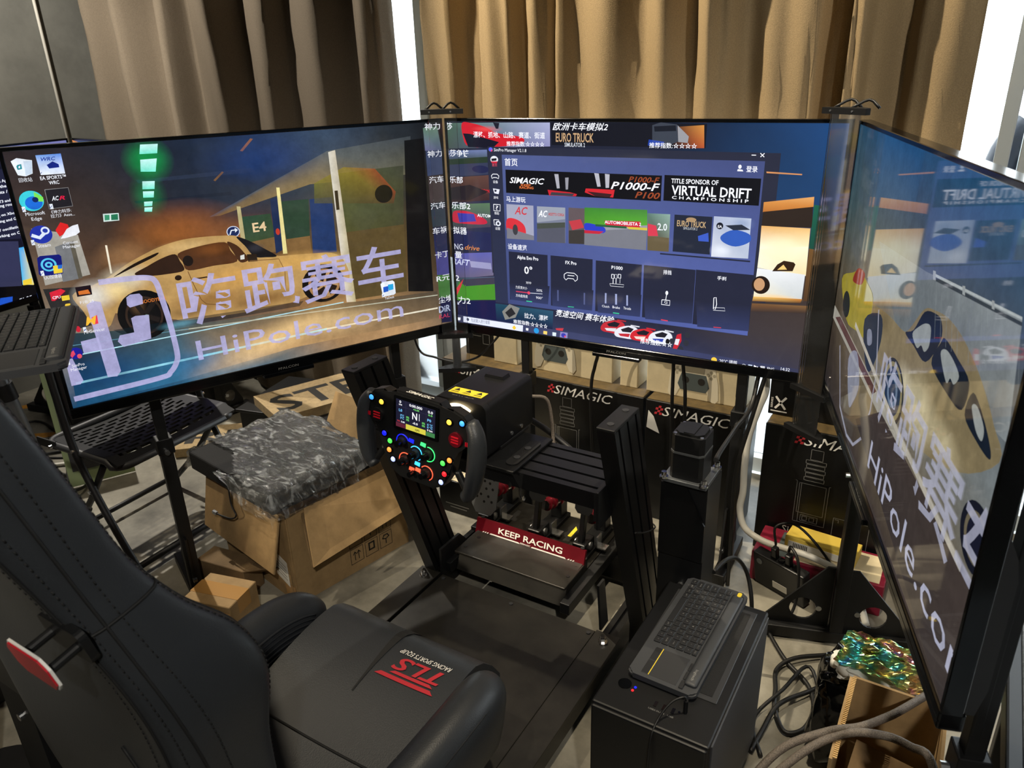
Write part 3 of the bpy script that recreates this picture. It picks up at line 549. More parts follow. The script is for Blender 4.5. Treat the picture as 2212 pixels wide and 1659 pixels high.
SCREEN_CENTRE = [
 ('g',[[(30,34,48),(26,28,40),(22,26,38),(26,50,84),(32,72,124)],[(38,42,62),(40,46,72),(40,46,72),(28,56,92),(30,66,110)],[(40,42,66),(42,48,80),(40,46,72),(58,46,40),(62,50,44)],[(30,34,60),(36,38,56),(36,36,50),(60,54,58),(66,58,58)],[(48,54,84),(52,58,90),(50,56,88),(52,54,78),(58,56,70)]],[0,280,672,896,1120],[0,189,346,536,630]),
 ('p',[(70,100,82),(110,130,140),(165,170,205),(140,140,185),(80,84,110),(70,84,80)],[(0,5.0),(153.1,3.0),(344.3,2.0),(344.3,66.0),(139.1,73.0),(0,79.0)]),
 ('s',(200,30,44),[(53.0,5.0),(81.1,4.0),(131.1,15.0),(174.1,32.0),(252.2,42.0),(256.2,58.0),(199.2,68.0),(77.1,72.0),(54.0,40.0)]),
 ('r',(240,90,90,150),137.1,21.0,57.1,11.0,0),
 ('p',(22,22,38),[(55.0,34.0),(79.1,35.0),(178.1,57.0),(156.1,74.0),(71.1,73.0)]),
 ('p',(30,30,44),[(160.1,3.0),(181.1,4.0),(177.1,20.0),(169.1,20.0)]),
 ('p',(190,40,44),[(0,77.0),(0,56.0),(0,76.0)]),
 ('t', (245, 247, 255), '科莎', -33.0, 24.0, 51.0, 19.0, 'b'),
 ('t', (245, 247, 255), '漂移、抓地、山路、赛道、街道', 91.1, 45.0, 237.2, 16.0, 'b'),
 ('t', (245, 247, 255), '推荐指数:☆☆☆☆', 203.2, 67.5, 123.1, 13.0, 'b'),
 ('p',(20,22,32),[(349.3,3.0),(786.7,3.0),(786.7,62.0),(349.3,62.0)]),
 ('t', (245, 247, 255), '欧洲卡车模拟2', 352.3, 22.0, 166.1, 19.0, 'bi'),
 ('t', (196, 160, 120), 'EURO TRUCK', 362.3, 52.5, 115.1, 24.0, 'b'),
 ('t', (200, 205, 215), 'SIMULATOR 2', 389.3, 65.5, 62.1, 11.0, 'b'),
 ('p',[(200,120,60,30),(220,150,70,220),(190,90,50,220),(60,40,40,40)],[(703.6,11.0),(779.6,6.0),(783.6,62.0),(701.6,64.0)]),
 ('p',(58,64,76),[(642.5,7.0),(665.5,0.0),(709.6,5.0),(714.6,47.0),(689.6,56.0),(644.5,51.0)]),
 ('p',(24,28,38),[(647.5,10.0),(705.6,7.0),(707.6,21.0),(649.5,23.0)]),
 ('p',(150,150,156),[(710.6,7.0),(741.6,34.0),(739.6,50.0),(714.6,48.0)]),
 ('p',(40,80,200,150),[(634.5,43.0),(677.5,48.0),(672.5,59.0),(632.5,58.0)]),
 ('t', (245, 247, 255), '推荐指数:☆☆☆☆', 636.5, 64.0, 128.1, 13.0, 'b'),
 ('p',[(88,104,150),(110,124,170),(60,74,60),(50,60,60)],[(0,85.0),(136.1,79.0),(136.1,110.0),(0,121.0)]),
 ('p',(40,56,44),[(0,110.0),(137.1,99.0),(137.1,117.0),(0,127.0)]),
 ('p',(52,58,84),[(0,126.0),(137.1,116.0),(137.1,150.0),(0,162.0)]),
 ('e',(34,38,74),111.1,136.0,30.0,11.0),
 ('p',[(78,56,50),(96,66,60),(60,40,44),(54,42,44)],[(0,165.0),(138.1,152.0),(138.1,226.0),(0,241.0)]),
 ('t', (190, 40, 50), 'AUTOM', 83.1, 204.5, 57.0, 11.0, 'b'),
 ('p',(40,34,40),[(0,195.0),(70.1,183.0),(136.1,201.0),(67.1,230.0),(0,231.0)]),
 ('p',[(70,100,80),(90,120,90),(70,64,84),(60,60,72)],[(0,246.0),(141.1,234.0),(140.1,307.0),(0,324.0)]),
 ('s',(190,40,64),[(0,281.0),(11.0,265.0),(65.1,265.0),(119.1,284.0),(117.1,300.0),(25.0,303.0),(0,297.0)]),
 ('p',(60,60,160),[(19.0,271.0),(80.1,271.0),(87.1,293.0),(25.0,300.0)]),
 ('t', (245, 247, 255), 'AUTOM', 92.1, 278.5, 49.0, 10.0, 'b'),
 ('p',(36,40,78),[(0,325.0),(138.1,325.0),(138.1,381.0),(0,381.0)]),
 ('t', (225, 228, 245), 'mNG', -17.0, 386.5, 50.0, 19.0, ''),
 ('t', (232, 140, 60), '.drive', 33.0, 384.5, 61.1, 16.0, 'i'),
 ('p',[(80,82,160),(96,98,170),(110,104,130),(90,84,120)],[(0,401.0),(141.1,385.0),(142.1,459.0),(0,483.0)]),
 ('t', (210, 215, 245), 'KRAFT', -28.0, 435.5, 85.0, 19.0, 'bi'),
 ('p',(150,150,190),[(56.0,420.0),(134.1,420.0),(136.1,440.0),(60.0,440.0)]),
 ('p',[(60,70,90),(80,90,120),(60,130,44),(70,140,40)],[(0,480.0),(145.1,462.0),(145.1,538.0),(0,553.0)]),
 ('p',(70,140,44),[(0,524.0),(13.0,486.0),(146.1,472.0),(147.1,537.0),(0,556.0)]),
 ('p',(60,60,76),[(4.0,487.0),(147.1,464.0),(146.1,486.0),(35.0,505.0)]),
 ('p',(210,60,70),[(0,515.0),(29.0,481.0),(19.0,506.0),(0,539.0)]),
 ('p',(60,170,230),[(0,502.0),(0,488.0),(0,506.0),(0,523.0)]),
 ('p',(24,28,70),[(0,561.0),(147.1,541.0),(148.1,618.0),(0,627.0)]),
 ('t', (200, 205, 235), 'RT', -40.0, 597.5, 46.0, 34.0, 'b'),
 ('t', (215, 50, 90), 'LLY', -56.0, 620.5, 25.0, 15.0, ''),
 ('t', (245, 247, 255), '科莎争锋', -19.0, 101.0, 93.1, 19.0, 'b'),
 ('t', (245, 247, 255), '俱乐部', -29.0, 180.0, 75.0, 19.0, 'b'),
 ('t', (245, 247, 255), '俱乐部2', -29.0, 258.0, 97.1, 20.0, 'b'),
 ('t', (245, 247, 255), '模拟器', -25.0, 336.5, 76.0, 21.0, 'b'),
 ('t', (245, 247, 255), '力量', -27.0, 414.5, 55.0, 21.0, 'b'),
 ('t', (245, 247, 255), '素2', -37.0, 491.0, 50.0, 22.0, 'b'),
 ('t', (245, 247, 255), '拉力2', -30.0, 564.0, 81.0, 22.0, 'b'),
 ('p',(40,43,60),[(139.1,70.0),(973.8,70.0),(973.8,450.0),(139.1,450.0)]),
 ('p',[(40,43,60),(40,43,60),(52,60,96),(44,50,76)],[(139.1,70.0),(937.8,73.0),(935.8,547.0),(146.1,545.0)]),
 ('p',[(78,90,140),(66,76,122),(84,98,164),(62,72,120)],[(186.1,92.0),(937.8,90.0),(935.8,546.0),(192.2,544.0)]),
 ('t', (245, 247, 255), 'SimPro Manager V2.1.8', 160.1, 83.0, 108.1, 9.0, ''),
 ('e',(90,100,230),149.1,78.0,7.0,6.0),
 ('e',(225,70,120),152.1,81.0,3.0,3.0),
 ('l',(245,247,255),2.0,[(903.7,76.0),(914.7,76.0)]),
 ('l',(245,247,255),2.0,[(924.7,71.0),(934.8,80.0)]),
 ('l',(245,247,255),2.0,[(925.7,80.0),(934.8,71.0)]),
 ('t', (245, 247, 255), '首页', 195.2, 122.5, 43.0, 20.0, 'b'),
 ('t', (245, 247, 255), '登录', 893.7, 117.0, 28.0, 14.0, 'b'),
 ('e',(245,247,255),877.7,105.0,4.0,5.0),
 ('p',(245,247,255),[(871.7,116.0),(872.7,111.0),(884.7,112.0),(886.7,116.0)]),
 ('p',(14,15,20),[(197.2,134.0),(675.5,134.0),(675.5,201.0),(197.2,201.0)]),
 ('t', (245, 247, 255), 'SIMAGIC', 210.2, 171.5, 115.1, 17.0, 'bi'),
 ('t', (232, 120, 60), 'KEEP', 248.2, 179.0, 33.0, 6.0, 'b'),
 ('t', (232, 120, 60), 'RACING', 243.2, 186.5, 46.0, 7.0, 'b'),
 ('p',(200,36,48),[(335.3,186.0),(407.3,190.0),(428.3,194.0),(425.3,200.0),(340.3,202.0)]),
 ('p',(170,170,180),[(357.3,141.0),(370.3,141.0),(374.3,180.0),(365.3,181.0)]),
 ('p',(150,150,160),[(391.3,150.0),(402.3,149.0),(400.3,182.0),(393.3,183.0)]),
 ('p',(60,60,68),[(347.3,192.0),(420.3,193.0),(414.3,200.0),(343.3,201.0)]),
 ('p',(205,40,50),[(455.4,177.0),(542.4,177.0),(538.4,198.0),(484.4,197.0),(452.4,188.0)]),
 ('p',(180,180,190),[(480.4,134.0),(494.4,135.0),(500.4,170.0),(490.4,171.0)]),
 ('p',(180,180,190),[(512.4,135.0),(526.4,136.0),(525.4,172.0),(515.4,173.0)]),
 ('p',(60,30,34),[(459.4,185.0),(534.4,189.0),(528.4,198.0),(484.4,197.0)]),
 ('t', (150, 70, 40), 'P1000-F', 581.5, 154.0, 88.0, 15.0, 'bi'),
 ('t', (245, 247, 255), 'P1000-F', 530.4, 174.5, 141.1, 20.0, 'bi'),
 ('t', (150, 70, 40), 'P100', 601.5, 195.5, 71.0, 17.0, 'bi'),
 ('p',(14,16,22),[(682.5,132.0),(932.7,132.0),(932.7,199.0),(682.5,199.0)]),
 ('t', (245, 247, 255), 'TITLE SPONSOR OF', 701.6, 152.0, 125.1, 12.0, 'b'),
 ('t', (245, 247, 255), 'VIRTUAL DRIFT', 703.6, 182.0, 208.2, 25.0, 'b'),
 ('t', (245, 247, 255), 'C H A M P I O N S H I P', 705.6, 193.0, 201.1, 8.0, 'b'),
 ('t', (245, 247, 255), '马上游玩', 197.2, 226.5, 65.0, 15.0, 'b'),
 ('p',(158,160,182),[(197.2,234.0),(288.2,234.0),(288.2,336.0),(197.2,336.0)]),
 ('s',(210,50,60),[(197.2,279.0),(228.2,277.0),(256.2,294.0),(259.2,323.0),(226.2,328.0),(197.2,317.0)]),
 ('t', (200, 60, 70), 'AC', 224.2, 262.0, 45.0, 23.0, 'bi'),
 ('p',(120,120,130),[(196.2,305.0),(288.2,323.0),(288.2,336.0),(195.2,338.0)]),
 ('e',(60,60,66),225.2,309.0,9.0,16.0),
 ('p',(118,124,144),[(300.2,235.0),(392.3,235.0),(392.3,336.0),(300.2,336.0)]),
 ('p',(150,156,170),[(300.2,235.0),(391.3,234.0),(391.3,267.0),(299.2,282.0)]),
 ('t', (245, 247, 255), 'AC', 304.2, 264.5, 30.1, 19.0, 'bi'),
 ('t', (190, 60, 60), 'ASSETTO CORSA', 337.3, 259.0, 51.0, 8.0, 'b'),
 ('p',(70,76,70),[(299.2,285.0),(391.3,276.0),(391.3,291.0),(299.2,301.0)]),
 ('p',(84,86,100),[(299.2,301.0),(391.3,291.0),(391.3,337.0),(298.2,340.0)]),
 ('p',(96,84,88),[(402.3,233.0),(454.4,233.0),(454.4,335.0),(402.3,335.0)]),
 ('p',(190,60,70),[(403.3,272.0),(440.4,264.0),(451.4,287.0),(414.3,297.0)]),
 ('p',(60,56,54),[(403.3,299.0),(452.4,293.0),(452.4,335.0),(403.3,337.0)]),
 ('p',[(60,130,50),(70,130,60),(90,170,50),(80,150,44)],[(452.4,230.0),(638.5,226.0),(640.5,274.0),(452.4,282.0)]),
 ('p',(118,120,130),[(452.4,281.0),(640.5,274.0),(639.5,337.0),(452.4,337.0)]),
 ('p',(150,150,160),[(452.4,287.0),(640.5,268.0),(640.5,276.0),(452.4,297.0)]),
 ('p',(200,40,60),[(514.4,263.0),(620.5,259.0),(619.5,276.0),(518.4,277.0)]),
 ('t', (245, 247, 255), 'AUTOMOBILISTA 2', 514.4, 271.0, 108.1, 9.0, 'b'),
 ('s',(44,60,190),[(453.4,275.0),(486.4,276.0),(514.4,283.0),(512.4,298.0),(460.4,300.0)]),
 ('p',(190,40,60),[(452.4,294.0),(512.4,294.0),(499.4,302.0),(452.4,303.0)]),
 ('l',(40,90,60),6.0,[(486.4,278.0),(580.5,278.0)]),
 ('p',(210,190,70),[(580.5,276.0),(640.5,275.0),(640.5,282.0),(587.5,282.0)]),
 ('p',[(90,120,110),(140,170,160),(96,84,64),(110,96,70)],[(639.5,235.0),(703.6,234.0),(704.6,336.0),(643.5,337.0)]),
 ('t', (230, 236, 240), '2.0', 669.5, 278.5, 27.1, 19.0, 'b'),
 ('p',(210,60,80),[(641.5,263.0),(665.5,267.0),(672.5,295.0),(643.5,297.0)]),
 ('p',(100,88,64),[(642.5,297.0),(703.6,298.0),(704.6,336.0),(644.5,337.0)]),
 ('p',(34,40,56),[(715.6,234.0),(817.7,234.0),(817.7,334.0),(715.6,334.0)]),
 ('t', (196, 166, 124), 'EURO TRUCK', 723.6, 264.0, 79.0, 16.0, 'b'),
 ('t', (200, 205, 210), 'SIMULATOR 2', 741.6, 272.0, 38.0, 7.0, ''),
 ('e',(170,140,104),761.6,245.0,14.0,6.0),
 ('p',(60,90,190),[(782.6,287.0),(809.7,276.0),(812.7,300.0),(784.7,300.0)]),
 ('p',[(170,180,205),(190,200,220),(180,190,210),(210,214,226)],[(821.7,232.0),(917.7,232.0),(918.7,336.0),(821.7,339.0)]),
 ('r',(235,240,250,180),846.7,321.0,33.0,22.0,0),
 ('r',(120,140,180,150),894.7,246.0,37.0,21.0,0),
 ('s',(50,90,180),[(843.7,282.0),(874.7,264.0),(915.7,272.0),(918.7,292.0),(883.7,307.0),(850.7,298.0)]),
 ('p',(40,46,60),[(852.7,254.0),(894.7,249.0),(917.7,261.0),(874.7,265.0)]),
 ('e',(24,28,40),838.7,256.0,9.0,9.0),
 ('t', (245, 247, 255), 'EA', 833.7, 261.0, 11.0, 7.0, 'b'),
 ('l',(38,42,60),4.0,[(680.5,343.0),(924.7,343.0)]),
 ('t', (245, 247, 255), '设备速览', 198.2, 369.5, 65.0, 16.0, 'b'),
 ('p',(36,39,58),[(200.2,377.0),(333.3,377.0),(333.3,530.0),(200.2,530.0)]),
 ('p',(36,39,58),[(343.3,377.0),(479.4,377.0),(479.4,532.0),(343.3,532.0)]),
 ('p',(36,39,58),[(489.4,379.0),(629.5,379.0),(629.5,532.0),(489.4,532.0)]),
 ('p',(36,39,58),[(635.5,379.0),(782.6,379.0),(782.6,532.0),(635.5,532.0)]),
 ('p',(36,39,58),[(783.6,378.0),(937.8,378.0),(937.8,533.0),(783.6,533.0)]),
 ('p',[(36,39,58),(36,39,58),(50,58,96),(50,58,96)],[(199.2,474.0),(339.3,472.0),(333.3,530.0),(202.2,530.0)]),
 ('p',[(36,39,58),(36,39,58),(50,58,96),(50,58,96)],[(345.3,472.0),(483.4,469.0),(479.4,532.0),(348.3,533.0)]),
 ('p',[(36,39,58),(36,39,58),(50,58,96),(50,58,96)],[(493.4,468.0),(631.5,466.0),(629.5,532.0),(498.4,535.0)]),
 ('p',[(36,39,58),(36,39,58),(50,58,96),(50,58,96)],[(639.5,471.0),(782.6,466.0),(782.6,532.0),(645.5,536.0)]),
 ('p',[(36,39,58),(36,39,58),(50,58,96),(50,58,96)],[(789.6,466.0),(935.8,460.0),(937.8,533.0),(797.6,539.0)]),
 ('t', (245, 247, 255), 'Alpha Evo Pro', 229.2, 397.0, 73.0, 11.0, 'b'),
 ('t', (245, 247, 255), '0°', 253.2, 441.0, 28.0, 23.0, 'b'),
 ('t', (245, 247, 255), '对中', 258.2, 473.0, 18.0, 8.0, ''),
 ('t', (245, 247, 255), '力反馈大小', 221.2, 491.5, 41.0, 9.0, ''),
 ('t', (245, 247, 255), '50%', 294.2, 493.0, 20.1, 8.0, ''),
 ('l',(210,60,90),3.0,[(222.2,501.0),(267.2,501.0)]),
 ('l',(200,205,220),2.0,[(267.2,501.0),(314.3,499.0)]),
 ('e',(225,70,100),267.2,501.0,5.0,5.0),
 ('t', (245, 247, 255), '方向盘角度', 221.2, 518.0, 42.0, 9.0, ''),
 ('t', (245, 247, 255), '900°', 292.2, 516.5, 23.1, 8.0, ''),
 ('l',(60,200,150),3.0,[(258.2,528.0),(278.2,528.0)]),
 ('t', (245, 247, 255), 'FX Pro', 392.3, 398.5, 36.0, 10.0, 'b'),
 ('l',(245,247,255),2.0,[(388.3,430.0),(397.3,424.0),(421.3,424.0),(431.3,431.0),(431.3,442.0),(424.3,448.0),(418.3,441.0),(400.3,441.0),(394.3,447.0),(388.3,441.0),(388.3,430.0)]),
 ('l',(245,247,255),2.0,[(399.3,432.0),(421.3,432.0)]),
 ('l',(80,88,130),5.0,[(367.3,481.0),(367.3,515.0)]),
 ('l',(80,88,130),5.0,[(454.4,480.0),(454.4,516.0)]),
 ('l',(60,200,150),2.0,[(400.3,529.0),(420.3,528.0)]),
 ('t', (245, 247, 255), 'P1000', 538.4, 399.5, 34.1, 10.0, 'b'),
 ('l',(245,247,255),2.0,[(539.4,415.0),(546.4,415.0),(547.4,426.0),(539.4,427.0),(539.4,415.0)]),
 ('l',(245,247,255),2.0,[(544.4,427.0),(544.4,442.0)]),
 ('l',(245,247,255),1.0,[(548.4,415.0),(555.4,414.0),(556.4,425.0),(548.4,426.0),(548.4,415.0)]),
 ('l',(245,247,255),2.0,[(553.4,426.0),(553.4,441.0)]),
 ('l',(245,247,255),2.0,[(559.4,413.0),(567.5,413.0),(567.5,424.0),(559.4,424.0),(559.4,413.0)]),
 ('l',(245,247,255),1.0,[(565.5,425.0),(565.5,439.0)]),
 ('l',(245,247,255),1.0,[(534.4,443.0),(577.5,442.0),(576.5,449.0),(536.5,450.0),(534.4,443.0)]),
 ('l',(150,160,200),5.0,[(522.4,473.0),(522.4,504.0)]),
 ('t', (245, 247, 255), 'Clutch', 511.4, 516.5, 23.0, 7.0, ''),
 ('l',(150,160,200),6.0,[(554.4,472.0),(555.4,504.0)]),
 ('t', (245, 247, 255), 'Brake', 544.4, 516.0, 23.1, 8.0, ''),
 ('l',(150,160,200),5.0,[(588.5,472.0),(589.5,503.0)]),
 ('t', (245, 247, 255), 'Throttle', 578.5, 515.0, 23.0, 8.0, ''),
 ('l',(60,200,150),3.0,[(546.4,530.0),(565.5,530.0)]),
 ('t', (245, 247, 255), '排挡', 692.6, 399.5, 23.0, 12.0, 'b'),
 ('e',(245,247,255),705.6,452.0,4.0,6.0),
 ('l',(245,247,255),2.0,[(705.6,452.0),(703.6,472.0)]),
 ('l',(245,247,255),2.0,[(692.6,473.0),(715.6,473.0),(715.6,487.0),(691.6,487.0),(692.6,473.0)]),
 ('t', (245, 247, 255), 'G', 699.6, 483.0, 9.0, 8.0, ''),
 ('l',(225,60,80),3.0,[(692.6,532.0),(712.6,533.0)]),
 ('t', (245, 247, 255), '手刹', 842.7, 400.0, 24.0, 10.0, 'b'),
 ('l',(245,247,255),2.0,[(837.7,451.0),(843.7,449.0),(846.7,468.0),(843.7,483.0),(838.7,482.0),(837.7,451.0)]),
 ('l',(245,247,255),1.0,[(839.7,478.0),(868.7,476.0),(870.7,484.0),(838.7,486.0),(839.7,478.0)]),
 ('l',(225,60,80),2.0,[(842.7,534.0),(863.7,533.0)]),
 ('e',(230,232,240),161.1,106.0,13.0,10.0),
 ('p',(200,40,60),[(149.1,112.0),(172.1,111.0),(169.1,117.0),(153.1,117.0)]),
 ('p',(30,30,40),[(151.1,104.0),(169.1,102.0),(169.1,109.0),(152.1,111.0)]),
 ('t', (225, 80, 100), '首页', 153.1, 126.0, 17.0, 8.0, ''),
 ('l',(245,247,255),2.0,[(149.1,153.0),(155.1,148.0),(169.1,148.0),(175.1,153.0),(173.1,161.0),(166.1,158.0),(157.1,158.0),(151.1,161.0),(149.1,153.0)]),
 ('t', (245, 247, 255), '设备', 154.1, 174.5, 17.0, 8.0, ''),
 ('p',(225,228,240),[(153.1,190.0),(176.1,192.0),(172.1,206.0),(157.1,204.0)]),
 ('p',(40,43,60),[(158.1,193.0),(166.1,194.0),(164.1,200.0),(158.1,199.0)]),
 ('t', (245, 247, 255), '游戏', 154.1, 220.0, 16.0, 7.0, ''),
 ('l',(245,247,255),2.0,[(153.1,237.0),(176.1,237.0),(175.1,256.0),(153.1,256.0),(153.1,237.0)]),
 ('t', (245, 247, 255), '?', 160.1, 253.0, 9.0, 13.0, ''),
 ('t', (245, 247, 255), '帮助', 155.1, 267.5, 16.0, 8.0, ''),
 ('l',(245,247,255),2.0,[(152.1,283.0),(169.1,283.0),(169.1,299.0),(153.1,299.0),(152.1,283.0)]),
 ('e',(220,224,236),167.1,294.0,9.0,8.0),
 ('e',(40,43,60),167.1,294.0,4.0,4.0),
 ('t', (245, 247, 255), '设置', 156.1, 313.5, 17.0, 8.0, ''),
 ('p',[(30,70,90),(44,84,110),(24,28,64),(24,30,70)],[(146.1,549.0),(351.3,549.0),(348.3,611.0),(148.1,612.0)]),
 ('p',(130,130,126),[(170.1,573.0),(197.2,545.0),(234.2,554.0),(218.2,587.0),(180.1,599.0)]),
 ('p',(40,40,44),[(181.1,575.0),(204.2,555.0),(219.2,574.0),(195.2,590.0)]),
 ('t', (245, 247, 255), '拉力、漂移', 250.2, 583.5, 84.1, 16.0, 'b'),
 ('t', (245, 247, 255), '推荐指数:☆☆☆☆', 210.2, 609.0, 121.1, 15.0, 'b'),
 ('t', (245, 247, 255), '竞速空间 赛车体验', 357.3, 563.5, 194.1, 21.0, 'bi'),
 ('s',(190,44,56),[(508.4,580.0),(520.4,563.0),(553.4,552.0),(578.5,556.0),(584.5,574.0),(567.5,592.0),(534.4,592.0),(514.4,590.0)]),
 ('p',(30,30,40),[(528.4,566.0),(552.4,556.0),(569.5,560.0),(560.5,572.0),(534.4,573.0)]),
 ('p',(220,220,226),[(521.4,580.0),(558.4,576.0),(554.4,587.0),(527.4,587.0)]),
 ('l',(190,44,56),3.0,[(560.5,550.0),(587.5,551.0)]),
 ('e',(18,18,22),570.5,583.0,6.0,10.0),
 ('s',(225,225,235),[(552.4,591.0),(564.5,574.0),(596.5,563.0),(620.5,567.0),(626.5,585.0),(610.5,602.0),(578.5,603.0),(558.4,601.0)]),
 ('p',(30,30,40),[(572.5,577.0),(595.5,567.0),(612.5,571.0),(603.5,583.0),(577.5,584.0)]),
 ('p',(190,44,56),[(564.5,591.0),(601.5,587.0),(597.5,598.0),(571.5,598.0)]),
 ('l',(225,225,235),3.0,[(602.5,561.0),(629.5,562.0)]),
 ('e',(18,18,22),612.5,594.0,6.0,9.0),
 ('s',(205,40,50),[(601.5,593.0),(612.5,576.0),(644.5,566.0),(668.5,570.0),(674.5,587.0),(658.5,605.0),(626.5,605.0),(607.5,603.0)]),
 ('p',(30,30,40),[(620.5,579.0),(643.5,570.0),(660.6,574.0),(651.5,585.0),(626.5,586.0)]),
 ('p',(235,210,200),[(613.5,593.0),(649.5,589.0),(645.5,600.0),(620.5,600.0)]),
 ('l',(205,40,50),4.0,[(650.5,563.0),(677.5,565.0)]),
 ('e',(18,18,22),661.6,597.0,4.9,8.0),
 ('s',(225,228,236),[(657.5,592.0),(668.5,575.0),(699.6,564.0),(722.6,569.0),(728.6,586.0),(713.6,603.0),(682.5,604.0),(663.5,601.0)]),
 ('p',(30,30,40),[(676.5,578.0),(698.6,568.0),(714.6,572.0),(706.6,584.0),(681.5,585.0)]),
 ('p',(50,70,170),[(669.5,592.0),(703.6,588.0),(700.6,598.0),(675.5,598.0)]),
 ('l',(225,228,236),3.0,[(705.6,562.0),(731.6,564.0)]),
 ('e',(18,18,22),715.6,595.0,6.0,9.0),
 ('p',(200,40,54),[(741.6,570.0),(753.6,565.0),(755.6,587.0),(743.6,614.0),(731.6,614.0)]),
 ('p',(225,225,232),[(738.6,583.0),(750.6,582.0),(746.6,601.0),(735.6,600.0)]),
 ('e',(46,48,58),771.6,567.0,8.0,9.0),
 ('e',(46,48,58),728.6,591.0,8.0,8.0),
 ('e',(46,48,58),769.6,591.0,8.0,9.0),
 ('e',(46,48,58),754.6,611.0,8.0,9.0),
 ('t', (245, 247, 255), '推荐指数:☆☆', 633.5, 611.0, 96.1, 16.0, 'b'),
 ('p',(200,60,70),[(359.3,603.0),(386.3,599.0),(382.3,611.0),(362.3,611.0)]),
 ('p',[(58,62,92),(60,66,100),(60,66,104),(52,54,76),(52,54,76),(60,66,104),(62,68,104),(58,62,92)],[(0,604.0),(351.3,608.0),(749.6,613.0),(1120.0,621.0),(1120.0,630.0),(745.6,630.0),(350.3,630.0),(0,630.0)]),
 ('p',(225,230,248),[(22.0,607.0),(245.2,609.0),(243.2,630.0),(21.0,627.0)]),
 ('t', (90, 96, 120), '在此键入进行搜索', 51.0, 622.5, 72.1, 12.0, ''),
 ('e',(70,76,100),39.0,616.0,5.0,5.0),
 ('p',(245,200,60),[(205.2,621.0),(213.2,613.0),(220.2,621.0),(212.2,629.0)]),
 ('p',(245,247,255),[(0,614.0),(11.0,613.0),(9.0,623.0),(0,624.0)]),
 ('p',(245,247,255),[(255.2,616.0),(264.2,616.0),(263.2,624.0),(255.2,624.0)]),
 ('e',(40,150,220),292.2,620.0,9.0,9.0),
 ('p',(250,210,110),[(317.3,617.0),(330.3,617.0),(329.3,628.0),(316.3,627.0)]),
 ('p',(220,235,245),[(348.3,617.0),(361.3,617.0),(360.3,629.0),(348.3,629.0)]),
 ('p',(140,136,190),[(375.3,612.0),(400.3,612.0),(399.3,630.0),(373.3,630.0)]),
 ('e',(60,60,170),386.3,622.0,8.0,7.0),
 ('e',(225,80,110),391.3,625.0,3.0,3.0),
 ('e',(245,200,70),851.7,629.0,8.0,8.0),
 ('t', (245, 247, 255), '20°C 晴朗', 866.7, 634.5, 48.0, 12.0, ''),
 ('l',(245,247,255),1.0,[(929.7,630.0),(933.8,628.0),(938.8,630.0)]),
 ('p',(200,215,240),[(945.8,627.0),(956.8,627.0),(956.8,630.0),(945.8,630.0)]),
 ('t', (245, 247, 255), '🕨', 960.8, 635.0, 11.0, 9.0, ''),
 ('l',(245,247,255),2.0,[(978.8,627.0),(989.8,627.0),(989.8,630.0),(979.8,630.0),(978.8,627.0)]),
 ('t', (245, 247, 255), 'ENG', 996.8, 635.0, 18.0, 9.0, ''),
 ('t', (245, 247, 255), '14:32', 1031.8, 630.0, 23.0, 9.0, ''),
 ('t', (245, 247, 255), '2026/3/20', 1021.8, 643.0, 42.1, 9.0, ''),
 ('p',(245,247,255),[(1075.9,630.0),(1091.9,629.0),(1091.9,630.0),(1075.9,630.0)]),
 ('p',(205,140,90),[(943.8,114.0),(1028.8,117.0),(1028.8,120.0),(944.8,118.0)]),
 ('p',[(210,140,70),(225,165,100),(205,130,60),(180,110,50)],[(944.8,189.0),(1062.9,170.0),(1063.9,194.0),(944.8,214.0)]),
 ('p',(46,36,30),[(945.8,213.0),(1062.9,194.0),(1066.9,245.0),(944.8,249.0)]),
 ('p',[(225,170,100),(236,190,120),(250,236,190),(255,248,220)],[(944.8,248.0),(1062.9,247.0),(1063.9,292.0),(945.8,307.0)]),
 ('p',[(250,240,210),(255,245,210),(240,220,170),(250,240,215)],[(945.8,307.0),(1063.9,292.0),(1065.9,367.0),(944.8,357.0)]),
 ('r',(255,244,200,200),999.8,303.0,55.0,43.0,0),
 ('p',[(236,238,240),(225,228,232),(200,205,205),(235,225,190)],[(944.8,358.0),(1063.9,364.0),(1062.9,430.0),(941.8,436.0)]),
 ('p',(50,32,18),[(982.8,363.0),(993.8,344.0),(1008.8,333.0),(1032.9,335.0),(1037.9,340.0),(1028.8,341.0),(1032.8,358.0)]),
 ('p',(240,200,120),[(994.8,358.0),(1008.8,343.0),(1018.8,355.0)]),
 ('r',(255,200,110,150),1002.8,432.0,67.1,12.0,0),
 ('e',(36,24,18),957.8,402.0,23.0,24.0),
 ('e',(196,150,110),953.8,401.0,14.0,17.0),
 ('p',[(240,190,100),(200,130,60),(90,60,40),(130,90,50)],[(941.8,435.0),(1063.9,428.0),(1060.9,439.0),(939.8,448.0)]),
 ('p',[(30,96,74),(28,80,70),(24,60,56),(26,76,62)],[(1064.9,189.0),(1096.9,192.0),(1094.9,300.0),(1065.9,297.0)]),
 ('p',[(110,78,44),(120,90,50),(90,66,40),(80,56,36)],[(1065.9,297.0),(1094.9,300.0),(1100.9,429.0),(1066.9,433.0)]),
 ('p',[(120,84,52),(130,96,60),(60,50,46),(60,50,48)],[(939.8,454.0),(1101.9,443.0),(1099.9,463.0),(938.8,477.0)]),
]
